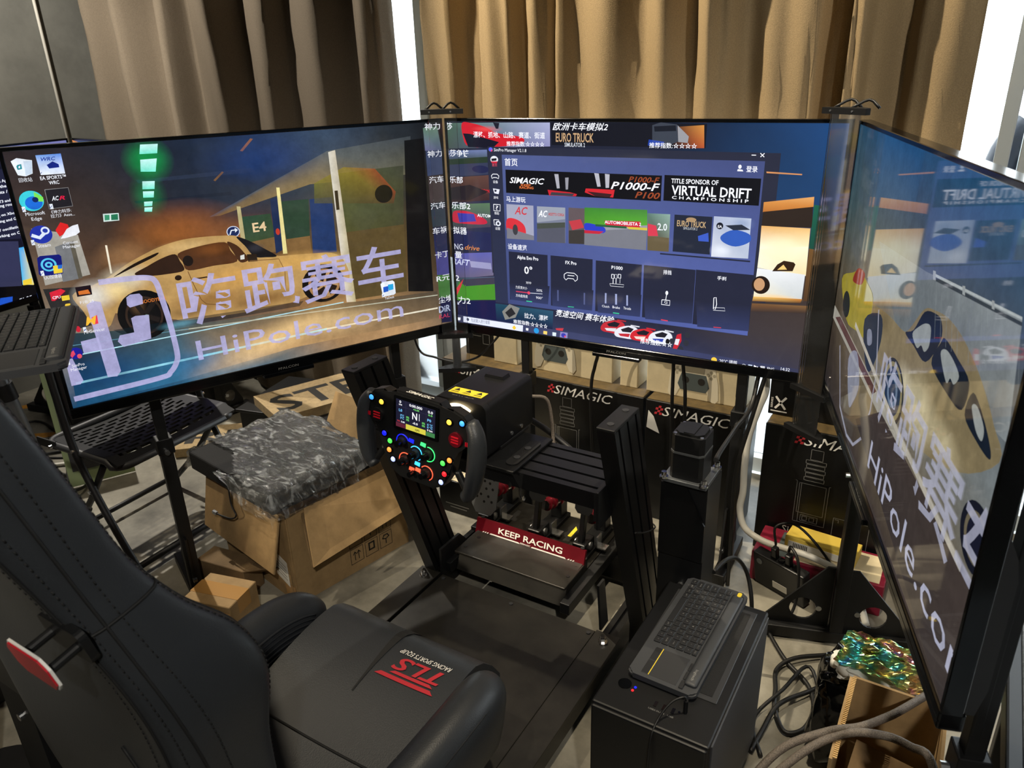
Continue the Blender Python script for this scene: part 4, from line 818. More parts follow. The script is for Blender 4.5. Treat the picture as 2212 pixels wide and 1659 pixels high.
SCREEN_RIGHT = [
 ('g',[[(40,78,104),(34,80,118),(30,78,122),(34,84,124),(40,92,128)],[(60,84,90),(84,98,100),(96,108,112),(84,92,98),(80,88,96)],[(84,76,60),(110,106,92),(124,124,116),(130,134,130),(126,134,136)],[(70,60,50),(100,88,72),(120,108,84),(116,104,84),(108,98,80)],[(48,44,44),(60,52,50),(68,60,56),(70,60,56),(66,58,54)]],[0,224,504,784,1120],[0,176,315,472,630]),
 ('p',[(96,116,126),(120,128,130),(150,158,160),(148,156,158),(120,126,128),(110,120,124)],[(366.2,191.0),(711.6,165.0),(1082.9,123.0),(1120.0,253.0),(1071.2,257.0),(598.0,293.0)]),
 ('p',(58,66,70),[(748.0,162.0),(1083.8,126.0),(1087.0,130.0),(751.4,167.0)]),
 ('p',(190,198,198),[(745.1,158.0),(1081.6,121.0),(1082.9,124.0),(747.0,162.0)]),
 ('p',(170,176,176),[(742.9,155.0),(756.5,153.0),(764.7,165.0),(751.1,167.0)]),
 ('p',(170,176,176),[(880.5,141.0),(890.9,139.0),(897.2,150.0),(886.8,151.0)]),
 ('p',(170,176,176),[(989.6,129.0),(997.8,128.0),(1003.2,137.0),(994.6,138.0)]),
 ('s',(138,124,92),[(283.4,319.0),(398.8,307.0),(541.4,289.0),(640.1,283.0),(675.8,269.0),(736.6,217.0),(794.1,202.0),(851.0,195.0),(912.7,198.0),(976.0,211.0),(1029.4,229.0),(1074.3,251.0),(1112.3,280.0),(1000.0,354.0),(806.8,407.0),(620.2,390.0),(450.0,377.0)]),
 ('r',(214,204,168,210),798.6,359.0,110.0,62.0,0),
 ('r',(196,184,146,200),924.4,348.0,106.9,36.0,0),
 ('r',(110,96,66,180),500.3,308.0,101.9,37.0,0),
 ('r',(226,218,190,150),706.2,350.0,67.1,35.0,0),
 ('s',(24,34,48),[(657.8,281.0),(700.8,262.0),(740.7,220.0),(796.3,206.0),(826.7,208.0),(838.4,233.0),(790.0,283.0),(715.7,283.0)]),
 ('s',(24,34,48),[(818.5,275.0),(840.3,235.0),(857.4,223.0),(919.1,229.0),(976.0,240.0),(970.6,280.0),(912.7,285.0)]),
 ('s',(24,34,48),[(984.2,281.0),(995.6,245.0),(1041.8,257.0),(1080.7,278.0),(1085.1,291.0),(1037.6,291.0)]),
 ('s',(158,164,162),[(698.6,269.0),(730.2,246.0),(760.6,232.0),(785.0,231.0),(792.2,256.0),(775.5,272.0),(754.3,269.0),(734.4,280.0)]),
 ('s',(158,164,162),[(849.8,248.0),(867.8,235.0),(905.5,237.0),(937.1,247.0),(924.4,264.0),(906.7,262.0),(894.1,273.0)]),
 ('s',(158,164,162),[(1001.0,261.0),(1017.7,254.0),(1050.3,267.0),(1053.5,283.0),(1036.7,283.0),(1019.9,276.0)]),
 ('l',(128,136,138),1.0,[(769.1,166.0),(810.9,239.0)]),
 ('l',(128,136,138),1.0,[(796.3,163.0),(838.4,236.0)]),
 ('l',(128,136,138),1.0,[(823.5,160.0),(864.7,233.0)]),
 ('l',(128,136,138),1.0,[(848.8,157.0),(889.9,230.0)]),
 ('l',(128,136,138),1.0,[(872.9,154.0),(914.0,227.0)]),
 ('l',(128,136,138),0.0,[(896.0,152.0),(937.1,224.0)]),
 ('l',(128,136,138),1.0,[(918.1,149.0),(959.2,221.0)]),
 ('l',(128,136,138),0.0,[(940.2,147.0),(981.0,219.0)]),
 ('l',(128,136,138),1.0,[(960.2,144.0),(1001.0,216.0)]),
 ('l',(128,136,138),1.0,[(980.1,142.0),(1019.9,214.0)]),
 ('l',(128,136,138),0.0,[(998.8,140.0),(1038.9,212.0)]),
 ('l',(128,136,138),0.0,[(1016.8,138.0),(1056.6,209.0)]),
 ('l',(128,136,138),0.0,[(1034.5,136.0),(1074.3,207.0)]),
 ('l',(128,136,138),0.0,[(1050.3,134.0),(1091.1,205.0)]),
 ('l',(128,136,138),0.0,[(1067.1,132.0),(1106.9,203.0)]),
 ('l',(128,136,138),1.0,[(1082.9,130.0),(1120.0,202.0)]),
 ('e',(40,46,54),643.3,392.0,76.5,55.0),
 ('e',(150,140,104),643.3,392.0,67.0,49.0),
 ('e',(36,56,84),643.3,392.0,55.3,41.0),
 ('e',(110,130,156),643.3,392.0,35.7,28.0),
 ('e',(40,60,90),643.3,392.0,23.1,19.0),
 ('s',(166,152,52),[(45.2,350.0),(162.6,305.0),(240.4,283.0),(331.4,287.0),(391.2,298.0),(398.8,340.0),(397.5,382.0),(286.5,401.0),(167.0,414.0)]),
 ('s',(150,50,36),[(213.2,283.0),(286.5,276.0),(270.7,304.0),(175.2,320.0)]),
 ('e',(36,40,36),141.7,385.0,43.9,29.0),
 ('s',(24,44,64),[(351.4,355.0),(478.5,306.0),(511.1,347.0),(467.1,425.0),(406.1,421.0)]),
 ('p',(176,172,160),[(0,462.0),(0,430.0),(812.2,434.0),(729.3,465.0)]),
 ('p',(96,66,64),[(32.6,451.0),(91.1,431.0),(540.5,436.0),(513.0,454.0)]),
 ('l',(176,178,196,190),7.0,[(455.4,303.0),(491.1,363.0),(516.1,410.0),(517.4,486.0),(485.8,560.0),(422.8,607.0),(349.5,620.0),(239.1,601.0),(136.3,488.0)]),
 ('s',(150,156,176,190),[(254.0,478.0),(329.5,435.0),(391.5,484.0),(362.1,536.0),(324.2,558.0)]),
 ('s',(150,156,176,190),[(391.2,366.0),(423.8,355.0),(444.0,375.0),(410.2,389.0)]),
 ('p',[(60,54,54),(70,60,58),(72,62,58),(64,56,54)],[(409.2,554.0),(593.0,454.0),(1120.0,441.0),(1120.0,627.0)]),
 ('l',(196,190,176),11.0,[(269.8,392.0),(711.3,434.0),(924.4,441.0),(1080.7,445.0)]),
 ('e',(20,24,38),1101.5,388.0,55.7,42.0),
 ('e',(112,104,84),1101.5,388.0,41.1,31.0),
 ('e',(20,24,44),1101.5,388.0,31.7,25.0),
 ('t', (190, 192, 214, 165), '嗨跑赛车', 548, 472, 657, 124, 'b'),
 ('t', (188, 190, 212), 'HiPole.com', 566, 579, 627, 58, ''),
]
SCREEN_SIDE = [
 ('g', [[(90, 96, 150), (110, 116, 175)], [(20, 22, 34), (20, 22, 34)], [(20, 22, 38), (22, 24, 40)], [(10, 10, 14), (10, 10, 14)]], [0, 1120], [0, 60, 80, 630]),
 ('p', (16, 18, 26), [(0, 75), (1120, 75), (1120, 120), (0, 120)]),
 ('e', (240, 244, 255), 809.8, 13.0, 12.1, 7.0),
 ('e', (240, 244, 255), 859.6, 18.0, 12.3, 7.0),
 ('e', (240, 244, 255), 910.6, 23.0, 13.3, 7.0),
 ('e', (240, 244, 255), 1020.6, 22.0, 7.1, 5.0),
 ('e', (240, 244, 255), 1061.4, 22.0, 4.1, 3.0),
 ('e', (240, 244, 255), 1072.6, 23.0, 2.9, 2.0),
 ('p', (30, 32, 52), [(585.6, 70.0), (832.1, 91.0), (793.5, 382.0), (501.1, 338.0)]),
 ('t', (240, 244, 255), 're App', 741.5, 138.5, 54.0, 12.0, 'b'),
 ('t', (240, 244, 255), 's the F', 734.5, 160.0, 60.0, 12.0, 'b'),
 ('t', (240, 244, 255), 'dits / n', 727.2, 183.0, 67.3, 12.0, 'b'),
 ('t', (240, 244, 255), 'T3 and D', 726.2, 219.5, 71.4, 11.0, 'b'),
 ('t', (240, 244, 255), 'sting route', 706.8, 237.0, 89.6, 12.0, 'b'),
 ('t', (240, 244, 255), 'ng on Xbox,', 695.6, 273.5, 100.8, 11.0, 'b'),
 ('t', (240, 244, 255), 'acing and GT', 687.6, 298.0, 107.9, 11.0, 'b'),
 ('t', (240, 244, 255), 'ng / oscillation', 667.2, 333.5, 130.4, 11.0, 'b'),
 ('t', (240, 244, 255), 'working on Clu', 659.9, 358.0, 136.5, 11.0, 'b'),
 ('p', (48, 50, 78), [(501.1, 338.0), (761.9, 388.0), (722.1, 577.0), (444.0, 518.0)]),
 ('p', [(60, 160, 225), (60, 170, 235), (240, 215, 90), (240, 215, 100), (70, 180, 230)], [(755.8, 416.0), (795.5, 417.0), (801.5, 562.0), (777.2, 587.0), (726.2, 573.0)]),
 ('p', (240, 210, 80), [(778.2, 421.0), (794.5, 422.0), (787.4, 518.0), (777.2, 480.0)]),
 ('p', (230, 200, 60), [(732.3, 555.0), (776.0, 556.0), (770.0, 582.0), (728.2, 576.0)]),
 ('e', (20, 60, 150), 790.4, 454.0, 10.2, 18.0),
 ('p', (8, 8, 12), [(444.0, 518.0), (805.7, 597.0), (804.7, 630.0), (420.7, 591.0)]),
 ('p', (30, 80, 190), [(612.1, 602.0), (667.2, 610.0), (660.1, 630.0), (595.8, 630.0)]),
 ('p', (220, 235, 250), [(604.0, 630.0), (624.4, 630.0), (638.6, 630.0), (598.9, 630.0)]),
 ('t', (240, 244, 255), 'F1 25', 688.6, 640.0, 65.1, 12.0, 'bi'),
 ('p', (240, 220, 90), [(710.0, 630.0), (802.7, 630.0), (796.4, 630.0), (709.0, 630.0)]),
]

# ------------------------------------------------------------------ the room
RX0, RX1, RY0, RY1, RZ = -4.2, 2.6, -2.4, 2.75, 3.2
bm = B(); box2(bm, (RX0, RY0, -.1), (RX1, RY1, 0)); struct('floor', bm, 'concrete')
bm = B(); box2(bm, (RX0 - .1, RY0 - .1, RZ), (RX1 + .1, RY1 + .2, RZ + .1)); struct('ceiling', bm, 'ceiling_grey')
bm = B(); box2(bm, (RX0 - .1, RY0, 0), (RX0, RY1 + .1, RZ)); struct('wall_left', bm, 'plaster')
bm = B(); box2(bm, (RX1, RY0, 0), (RX1 + .1, RY1 + .1, RZ)); struct('wall_right', bm, 'plaster')
bm = B(); box2(bm, (RX0, RY0 - .1, 0), (RX1, RY0, RZ)); struct('wall_front', bm, 'plaster')
bm = B(); box2(bm, (RX0, RY1, 0), (-2.62, RY1 + .2, RZ)); box2(bm, (-2.62, RY1, 2.72), (RX1, RY1 + .2, RZ)); struct('wall_back', bm, 'plaster')
# floor-to-lintel shop window
MULL = [(-2.62, .06), (-2.17, .10), (-1.1, .05), (0.005, .04), (0.07, .025), (1.3, .06), (2.54, .06)]
bm = B()
for x, w in MULL: box2(bm, (x, RY1 + .03, 0.06), (x + w, RY1 + .11, 2.68), bev=.004)
box2(bm, (-2.62, RY1 + .02, 0), (RX1, RY1 + .12, .06)); box2(bm, (-2.62, RY1 + .02, 2.66), (RX1, RY1 + .12, 2.72))
win = struct('window_1', bm, 'frame_white')
for (xa, wa), (xb, wb) in zip(MULL[:-1], MULL[1:]):
    bm = B(); box2(bm, (xa + wa, RY1 + .065, .06), (xb, RY1 + .071, 2.66)); obj('pane', bm, 'window_glass', win)
bm = B(); box2(bm, (-8, RY1 + .2, -.14), (9, 14, -.04)); struct('pavement', bm, 'outside_pavement')
# thin conduit running down the left wall
bm = B(); tube(bm, [(RX0 + .012, 2.345, 3.2), (RX0 + .012, 2.347, 2.0), (RX0 + .012, 2.35, 0.9)], .008, 8, smooth=0); struct('trim_1', bm, 'cable_white')

def curtain(name, label, ctrl, y0, z0, z1, m, group=None, wob=.02, sway=0.0):
    # cloth folded along the control points (x, bulge towards the room)
    pts = []
    for i in range(len(ctrl) - 1):
        (xa, da), (xb, db) = ctrl[i], ctrl[i + 1]
        n = 6 if abs(xb - xa) > .03 else 3
        for k in range(n):
            t = k / n; s = t * t * (3 - 2 * t)
            pts.append((xa + (xb - xa) * t, da + (db - da) * s))
    pts.append(ctrl[-1])
    nz = 26; bm = B(); rows = []
    for j in range(nz + 1):
        t = j / nz; z = z1 + (z0 - z1) * t; row = []
        for i, (x, d) in enumerate(pts):
            wv = wob * math.sin(i * .37 + z * 3.1) * math.sin(z * 2.3 + i * .11) + .006 * math.sin(i * 1.3 + z * 17) * math.sin(z * 9 + 1.7 + i * .4)
            row.append(bm.verts.new((x + sway * (t - .5) * math.sin(i * .21 + 1.0), y0 - d * (1.0 + .12 * math.sin(z * 2 + i * .2)) - wv, z)))
        rows.append(row)
    for j in range(nz):
        for i in range(len(pts) - 1):
            f = bm.faces.new((rows[j][i], rows[j][i + 1], rows[j + 1][i + 1], rows[j + 1][i])); f.smooth = True
    o = obj(name, bm, m)
    s = o.modifiers.new('cloth_thickness', 'SOLIDIFY'); s.thickness = .004; s.offset = 0
    return tag(o, label, 'curtain', group)
CL = [(-4.131, 0), (-4.008, .1), (-3.901, .02), (-3.687, .11), (-3.588, 0), (-3.377, .1), (-3.325, .02), (-3.225, .06), (-2.995, .13), (-2.952, .03), (-2.69, .11), (-2.656, .05), (-2.384, .13), (-2.338, 0), (-2.264, 0), (-2.227, .07), (-2.142, .12), (-2.101, .11), (-2.082, .04)]
CR = [(-1.955, .04), (-1.899, .06), (-1.816, .08), (-1.799, -.05), (-1.689, -.06), (-1.664, .07), (-1.613, .09), (-1.559, .08), (-1.548, -.06), (-1.475, -.06), (-1.462, .08), (-1.428, .1), (-1.394, .08), (-1.386, -.06), (-1.362, -.06), (-1.349, .09), (-1.28, .05), (-1.158, .1), (-1.049, .04), (-.96, .1), (-.881, .05), (-.805, .15), (-.761, .1), (-.703, .02), (-.604, .07), (-.523, .1), (-.49, .08), (-.458, 0), (-.409, -.01), (-.399, .13), (-.369, .14), (-.338, .08), (-.259, -.02), (-.218, .06), (-.155, .09), (-.083, .05)]
curtain('curtain', 'brown pleated curtain hanging beside the grey wall, down to the floor', [(x, d * 1.5) for x, d in CL], 2.60, .03, 3.18, 'curtain_cloth', wob=.004)
curtain('curtain', 'golden tan curtain behind the centre television, hanging above the cartons', CR, 2.60, .80, 3.18, 'curtain_gold', wob=.014, sway=.02)

# rain jacket outside behind the glass, on a pole
JX = .27
j = thing('rain_jacket', 'yellow and black rain jacket hanging on a pole outside the window', 'jacket', (JX, 3.3, -.04))
bm = B(); cyl(bm, (JX, 3.3, -.04), (JX, 3.3, 1.75), .022); obj('pole', bm, 'frame_grey', j, world=True)
def torso(name, m, sec):
    bm = B(); loft(bm, [[Vector((JX + w * math.copysign(abs(math.cos(a)) ** .7, math.cos(a)) + o, 3.26 + d * math.sin(a) + .008 * math.sin(5 * a + z * 30), z)) for a in [2 * math.pi * k / 28 for k in range(28)]] for z, w, d, o in sec]); obj(name, bm, m, j, world=True, smooth=60)
torso('hood', 'jacket_yellow', ((1.50, .02, .02, 0), (1.48, .06, .05, 0), (1.42, .085, .06, 0), (1.36, .08, .055, 0)))
torso('yoke', 'jacket_yellow', ((1.37, .075, .05, 0), (1.345, .16, .06, 0), (1.30, .20, .065, 0), (1.25, .195, .065, 0)))
torso('body', 'jacket_black', ((1.255, .194, .066, 0), (1.15, .18, .07, 0), (1.02, .175, .07, -.005), (.96, .18, .07, -.01)))
torso('hem', 'jacket_yellow', ((.965, .18, .071, -.01), (.88, .185, .072, -.01), (.78, .19, .07, -.015), (.76, .185, .066, -.015)))
for s in (-1, 1):
    bm = B(); tube(bm, [(JX + s * .17, 3.26, 1.29), (JX + s * .23, 3.25, 1.20), (JX + s * .25, 3.24, 1.05), (JX + s * .245, 3.23, .90)], [.06, .042], 14, smooth=5); sl = obj('sleeve', bm, 'jacket_black', j, world=True)
    bm = B(); tube(bm, [(JX + s * .246, 3.231, .93), (JX + s * .243, 3.228, .85)], .047, 14, smooth=0); obj('cuff', bm, 'jacket_yellow', sl, world=True)

# ------------------------------------------------------------------ televisions
def screen_mesh(name, items, W, H, parent, m, off=-.0016, depth=1.4e-5):
    """picture on the glass: flat coloured pieces; local x right, z up, y towards the back; items in millimetres from the top-left corner"""
    bm = B(); cl = bm.loops.layers.float_color.new('Col'); k = [0]
    def P3(x, y): return Vector((min(max(x / 1000, 0), W) - W / 2, off - k[0] * depth, H - y / 1000))
    def cv(c): return (lin(c[0]), lin(c[1]), lin(c[2]), (c[3] / 255 if len(c) > 3 else 1.0))
    def face(pts, cols):
        try: f = bm.faces.new([bm.verts.new(P3(*p)) for p in pts])
        except ValueError: return
        for l, c in zip(f.loops, cols): l[cl] = c
    for it in items:
        k[0] += 1; t, c = it[0], it[1]
        if t == 'g':
            us, vv = it[2], it[3]
            for a in range(len(vv) - 1):
                for b in range(len(us) - 1):
                    face([(us[b], vv[a]), (us[b + 1], vv[a]), (us[b + 1], vv[a + 1]), (us[b], vv[a + 1])], [cv(c[a][b]), cv(c[a][b + 1]), cv(c[a + 1][b + 1]), cv(c[a + 1][b])])
        elif t == 'p':
            pts = it[2]; cols = [cv(x) for x in c] if isinstance(c, list) else [cv(c)] * len(pts)
            if len(pts) <= 4: face(pts, cols)
            else:
                sub = bmesh.new(); vv = [sub.verts.new((p[0], p[1], 0)) for p in pts]; f = sub.faces.new(vv); sub.verts.index_update()
                for q in bmesh.ops.triangulate(sub, faces=[f])['faces']:
                    ids = [v.index for v in q.verts]; face([pts[i] for i in ids], [cols[i] for i in ids])
                sub.free()
        elif t == 's':                                  # rounded outline
            P2 = [Vector((p[0], p[1], 0)) for p in it[2]]; n = len(P2); sm = []
            for i in range(n):
                a, b, cc, d = P2[i - 1], P2[i], P2[(i + 1) % n], P2[(i + 2) % n]
                for j in range(4):
                    u = j / 4; v = .5 * (2 * b + (cc - a) * u + (2 * a - 5 * b + 4 * cc - d) * u * u + (3 * b - a - 3 * cc + d) * u ** 3); sm.append((v.x, v.y))
            sub = bmesh.new(); f = sub.faces.new([sub.verts.new((p[0], p[1], 0)) for p in sm]); sub.verts.index_update()
            for q in bmesh.ops.triangulate(sub, faces=[f])['faces']: face([sm[v.index] for v in q.verts], [cv(c)] * 3)
            sub.free()
        elif t == 'r':                                  # soft glow fading to nothing
            x, y, rx, ry, ro = it[2:7]; n = 30; cc = cv(c); ca, sa = math.cos(math.radians(ro)), math.sin(math.radians(ro)); prev = None
            for fr, al in ((0, 1), (.25, .88), (.5, .55), (.75, .2), (1.0, 0)):
                ring = [(x + fr * (rx * math.cos(2 * math.pi * i / n) * ca - ry * math.sin(2 * math.pi * i / n) * sa), y + fr * (rx * math.cos(2 * math.pi * i / n) * sa + ry * math.sin(2 * math.pi * i / n) * ca)) for i in range(n)]
                col_ = (cc[0], cc[1], cc[2], cc[3] * al)
                if prev is not None:
                    for i in range(n):
                        j = (i + 1) % n
                        if prev[2] == 0: face([(x, y), ring[i], ring[j]], [prev[1], col_, col_])
                        else: face([prev[0][i], ring[i], ring[j], prev[0][j]], [prev[1], col_, col_, prev[1]])
                prev = (ring, col_, fr)
        elif t == 'e':
            x, y, rx, ry = it[2:6]; n = 28
            face([(x + rx * math.cos(2 * math.pi * i / n), y + ry * math.sin(2 * math.pi * i / n)) for i in range(n)], [cv(c)] * n)
        elif t == 'l':
            w, pts = it[2], it[3]; V = [Vector((p[0], p[1])) for p in pts]
            if len(V) >= 9 and w > 8: V = [Vector((p.x, p.y)) for p in crom([(p[0], p[1], 0) for p in pts], 5)]
            ns = []
            for i in range(len(V)):
                d = (V[min(i + 1, len(V) - 1)] - V[max(i - 1, 0)]).normalized(); ns.append(Vector((-d.y, d.x)) * w / 2)
            for i in range(len(V) - 1):
                a, b = V[i], V[i + 1]
                face([tuple(a + ns[i]), tuple(b + ns[i + 1]), tuple(b - ns[i + 1]), tuple(a - ns[i])], [cv(c)] * 4)
        elif t == 't':
            s, x, y, w, h, fl = it[2:8]
            v, fs, tw, th = glyphs(s, 'b' in fl, 'i' in fl)
            V = [bm.verts.new(P3(x + p[0] * w / tw, y - p[1] * h / th)) for p in v]
            for q in fs:
                try: f = bm.faces.new([V[i] for i in q])
                except ValueError: continue
                for l in f.loops: l[cl] = cv(c)
    me = bpy.data.meshes.new(name); bm.to_mesh(me); bm.free(); me.materials.append(MATS[m])
    o = bpy.data.objects.new(name, me); COL.objects.link(o); o.parent = parent
    return o

TW, TH = 1.12, .63
def television(label, base, yaw, items, m, W=TW, H=TH, group='televisions of the racing simulator', brand=True):
    """base: world point under the middle of the lit area; the set's local z=0 is the lower edge of the lit area"""
    t = thing('television', label, 'television', base, (0, 0, yaw), group)
    bm = B(); box2(bm, (-W / 2 - .004, .0, -.012), (W / 2 + .004, .010, H + .006), bev=.001, seg=1); obj('panel', bm, 'black_gloss', t)
    bm = B()
    for a, b in (((-W / 2 - .009, -.004, H), (W / 2 + .009, .022, H + .009)), ((-W / 2 - .009, -.004, -.026), (-W / 2, .022, H + .001)), ((W / 2, -.004, -.026), (W / 2 + .009, .022, H + .001))): box2(bm, a, b, bev=.0012, seg=1)
    obj('bezel', bm, 'black_gloss', t)
    bm = B(); box2(bm, (-W / 2 - .009, -.006, -.030), (W / 2 + .009, .026, -.0005), bev=.003); box2(bm, (-W / 2 - .009, -.0065, -.017), (W / 2 + .009, -.004, -.0155)); obj('chin', bm, 'black_gloss', t)
    if brand:
        bm = B(); box2(bm, (-.075, -.012, -.041), (.075, .012, -.029), bev=.002); bump = obj('sensor_bar', bm, 'black_gloss', t)
        bm = B(); text(bm, 'FFALCON', frame((-.030, -.0068, -.0245), (1, 0, 0), (0, 0, 1)), .060, .007); obj('brand_lettering', bm, 'grey_print', bump)
    bm = B()
    prof = [(.01, H - .004), (.022, H - .006), (.030, H * .40), (.042, H * .36), (.048, H * .31), (.048, .03), (.04, -.012), (.01, -.014)]
    prism(bm, prof, -W / 2 + .006, W / 2 - .006, Matrix(((0, 0, 1, 0), (1, 0, 0, 0), (0, 1, 0, 0), (0, 0, 0, 1)))); obj('back_shell', bm, 'tv_back', t, smooth=30)
    bm = B()
    for i in range(9): box2(bm, (-.25 + i * .06, .046, .05), (-.22 + i * .06, .051, .16))
    obj('vent', bm, 'black_plastic', t)
    if items: screen_mesh('picture', items, W, H, t, m)
    return t
def tvbase(a, b): return ((a[0] + b[0]) / 2, (a[1] + b[1]) / 2, .752), math.atan2(b[1] - a[1], b[0] - a[0])
pb, ya = tvbase((-1.894, .909), (-1.436, 1.931)); tvL = television('television showing a parked classic coupe in a garage, with desktop icons', pb, ya, SCREEN_LEFT, 'lit_screen')
pb, yc = tvbase((-1.415, 1.944), (-.296, 1.989)); tvC = television('television showing a dark blue settings window with device cards', pb, yc, SCREEN_CENTRE, 'lit_screen_ui')
pb, yr = tvbase((-.268, 1.968), (.071, .901)); tvR = television('television beside the window, showing a golden coupe by a grey wall', pb, yr, SCREEN_RIGHT, 'lit_screen_dim')

def holed_plate(bm, outer, c, r, th, M, n=20):
    tmp = bmesh.new(); a = [tmp.verts.new((x, y, 0)) for x, y in outer]; h = [tmp.verts.new((c[0] + r * math.cos(2 * math.pi * k / n), c[1] + r * math.sin(2 * math.pi * k / n), 0)) for k in range(n)]
    es = [tmp.edges.new((L[i], L[(i + 1) % len(L)])) for L in (a, h) for i in range(len(L))]
    bmesh.ops.triangle_fill(tmp, edges=es, use_beauty=True)
    g = bmesh.ops.extrude_face_region(tmp, geom=tmp.faces[:]); bmesh.ops.translate(tmp, verts=[v for v in g['geom'] if isinstance(v, bmesh.types.BMVert)], vec=(0, 0, th))
    bmesh.ops.transform(tmp, matrix=M, verts=tmp.verts)
    mp_ = {v: bm.verts.new(v.co) for v in tmp.verts}
    for f in tmp.faces: bm.faces.new([mp_[v] for v in f.verts])
    tmp.free()
# stands: two telescopic posts, foot bars with gussets
def tv_stand(label, u_posts, a, b, back=.10, ff=.23, fb=.23):
    A = Vector((a[0], a[1], 0)); Bv = Vector((b[0], b[1], 0)); ux = (Bv - A).normalized(); bk = Vector((-ux.y, ux.x, 0)); R = rotz(math.atan2(ux.y, ux.x))
    base = A + ux * sum(u_posts) / 2 + bk * back
    t = thing('television_stand', label, 'stand', base, (0, 0, 0), 'steel stands carrying the televisions')
    for u in u_posts:
        p = A + ux * u + bk * back
        bm = B(); box(bm, p + Vector((0, 0, .28)), (.036, .036, .52), R, bev=.003); post = obj('post', bm, 'black_steel', t, world=True)
        bm = B(); box(bm, p + Vector((0, 0, .70)), (.028, .028, .40), R, bev=.002); obj('inner_post', bm, 'black_steel', t, world=True)
        bm = B(); box(bm, p + Vector((0, 0, .545)), (.046, .046, .05), R, bev=.003); obj('collar', bm, 'black_plastic', post, world=True)
        bm = B(); cyl(bm, p + Vector((0, 0, .53)) - bk * .02, p + Vector((0, 0, .53)) - bk * .036, .007, n=10); obj('knob', bm, 'silver', post, world=True)
        bm = B(); box(bm, p + Vector((0, 0, .82)) - bk * .006, (.03, .014, .42), R, bev=.002); obj('mounting_rail', bm, 'black_steel', t, world=True)
        bm = B(); box(bm, p + Vector((0, 0, .022)) + bk * (fb - ff) / 2, (.04, ff + fb, .036), R, bev=.003); foot = obj('foot', bm, 'black_steel', t, world=True)
        for s, ln in ((-1, ff - .05), (1, fb - .05)):
            ln = min(ln, .17)
            bm = B(); q = p + bk * s * .02
            M = frame(q + Vector((0, 0, .04)) - ux * .003, bk * s, (0, 0, 1))
            n = 20; cx, cy, r = .062, .058, .040
            holed_plate(bm, [(0, 0), (ln, 0), (ln, .02), (.02, .20), (0, .20)], (ln * .42, .055), min(.036, ln * .26), .006, M); obj('gusset', bm, 'black_steel', t, world=True)
            bm = B(); cyl(bm, M @ Vector((.03, .06, -.002)), M @ Vector((.03, .06, .009)), .008, n=12); obj('bolt', bm, 'silver', foot, world=True)
    bm = B(); pm = A + ux * sum(u_posts) / 2 + bk * back
    box(bm, pm + Vector((0, 0, .70)), (abs(u_posts[1] - u_posts[0]) - .03, .03, .03), R, bev=.003); obj('cross_bar', bm, 'black_steel', t, world=True)
    return t
tv_stand('black steel stand under the television with desktop icons', (.2, .95), (-1.894, .909), (-1.436, 1.931), .10, .06, .24)
tv_stand('black steel stand under the television with the settings window', (.20, .915), (-1.415, 1.944), (-.296, 1.989), .10, .10, .15)
tv_stand('black steel stand under the television beside the window', (.10, 1.0), (-.268, 1.968), (.071, .901), .10)

# bezel-hiding clear strips at the two joints
def joint_strip(label, p, d, top=1.405, low=.60):
    """p: joint position on plan, d: plan direction pointing at the viewer"""
    p = Vector((p[0], p[1], 0)); d = Vector((d[0], d[1], 0)).normalized(); s = Vector((-d.y, d.x, 0)); R = rotz(math.atan2(s.y, s.x))
    t = thing('bezel_strip', label, 'light strip', p + d * .03 + Vector((0, 0, low)), (0, 0, 0), 'clear strips over the television joints')
    bm = B(); c = p + d * .036
    box(bm, c + Vector((0, 0, (top + low) / 2)), (.085, .004, top - low), R, bev=.001, seg=1); obj('lens', bm, 'acrylic', t, world=True)
    for z, w in ((top + .006, .125), (.715, .115), (low - .004, .125)):
        bm = B(); M = frame(p + Vector((0, 0, z - .007)), s, -d)
        prism(bm, [(-w / 2, -.045), (w / 2, -.045), (w / 2, -.030), (w * .34, -.014), (w * .08, .002), (-w * .08, .002), (-w * .34, -.014), (-w / 2, -.030)], 0, .014, M)
        br = obj('bracket', bm, 'black_plastic', t, world=True)
        if z > top:
            for a, b in ((-.40, .0), (0, .40)):
                bm = B(); tube(bm, [M @ Vector((w * a, -.02, .012)), M @ Vector((w * (a + b) / 2, .005, .030)), M @ Vector((w * b, .012, .012))], .0035, 6, smooth=3); obj('brace', bm, 'black_plastic', br, world=True)
            for xx in (-.3, .2):
                bm = B(); cyl(bm, M @ Vector((w * xx, -.046, .007)), M @ Vector((w * xx, -.043, .007)), .0025, n=8); obj('screw', bm, 'silver', br, world=True)
    bm = B(); cyl(bm, p + d * .012 + Vector((0, 0, low)), p + d * .012 + Vector((0, 0, .72)), .014, n=16, caps=False); obj('tube', bm, 'alu_grey', t, world=True)
    return t
joint_strip('clear acrylic strip between the garage picture and the settings window', (-1.426, 1.938), (.55, -.83))
joint_strip('clear acrylic strip next to the television beside the window', (-.282, 1.982), (-.55, -.83))

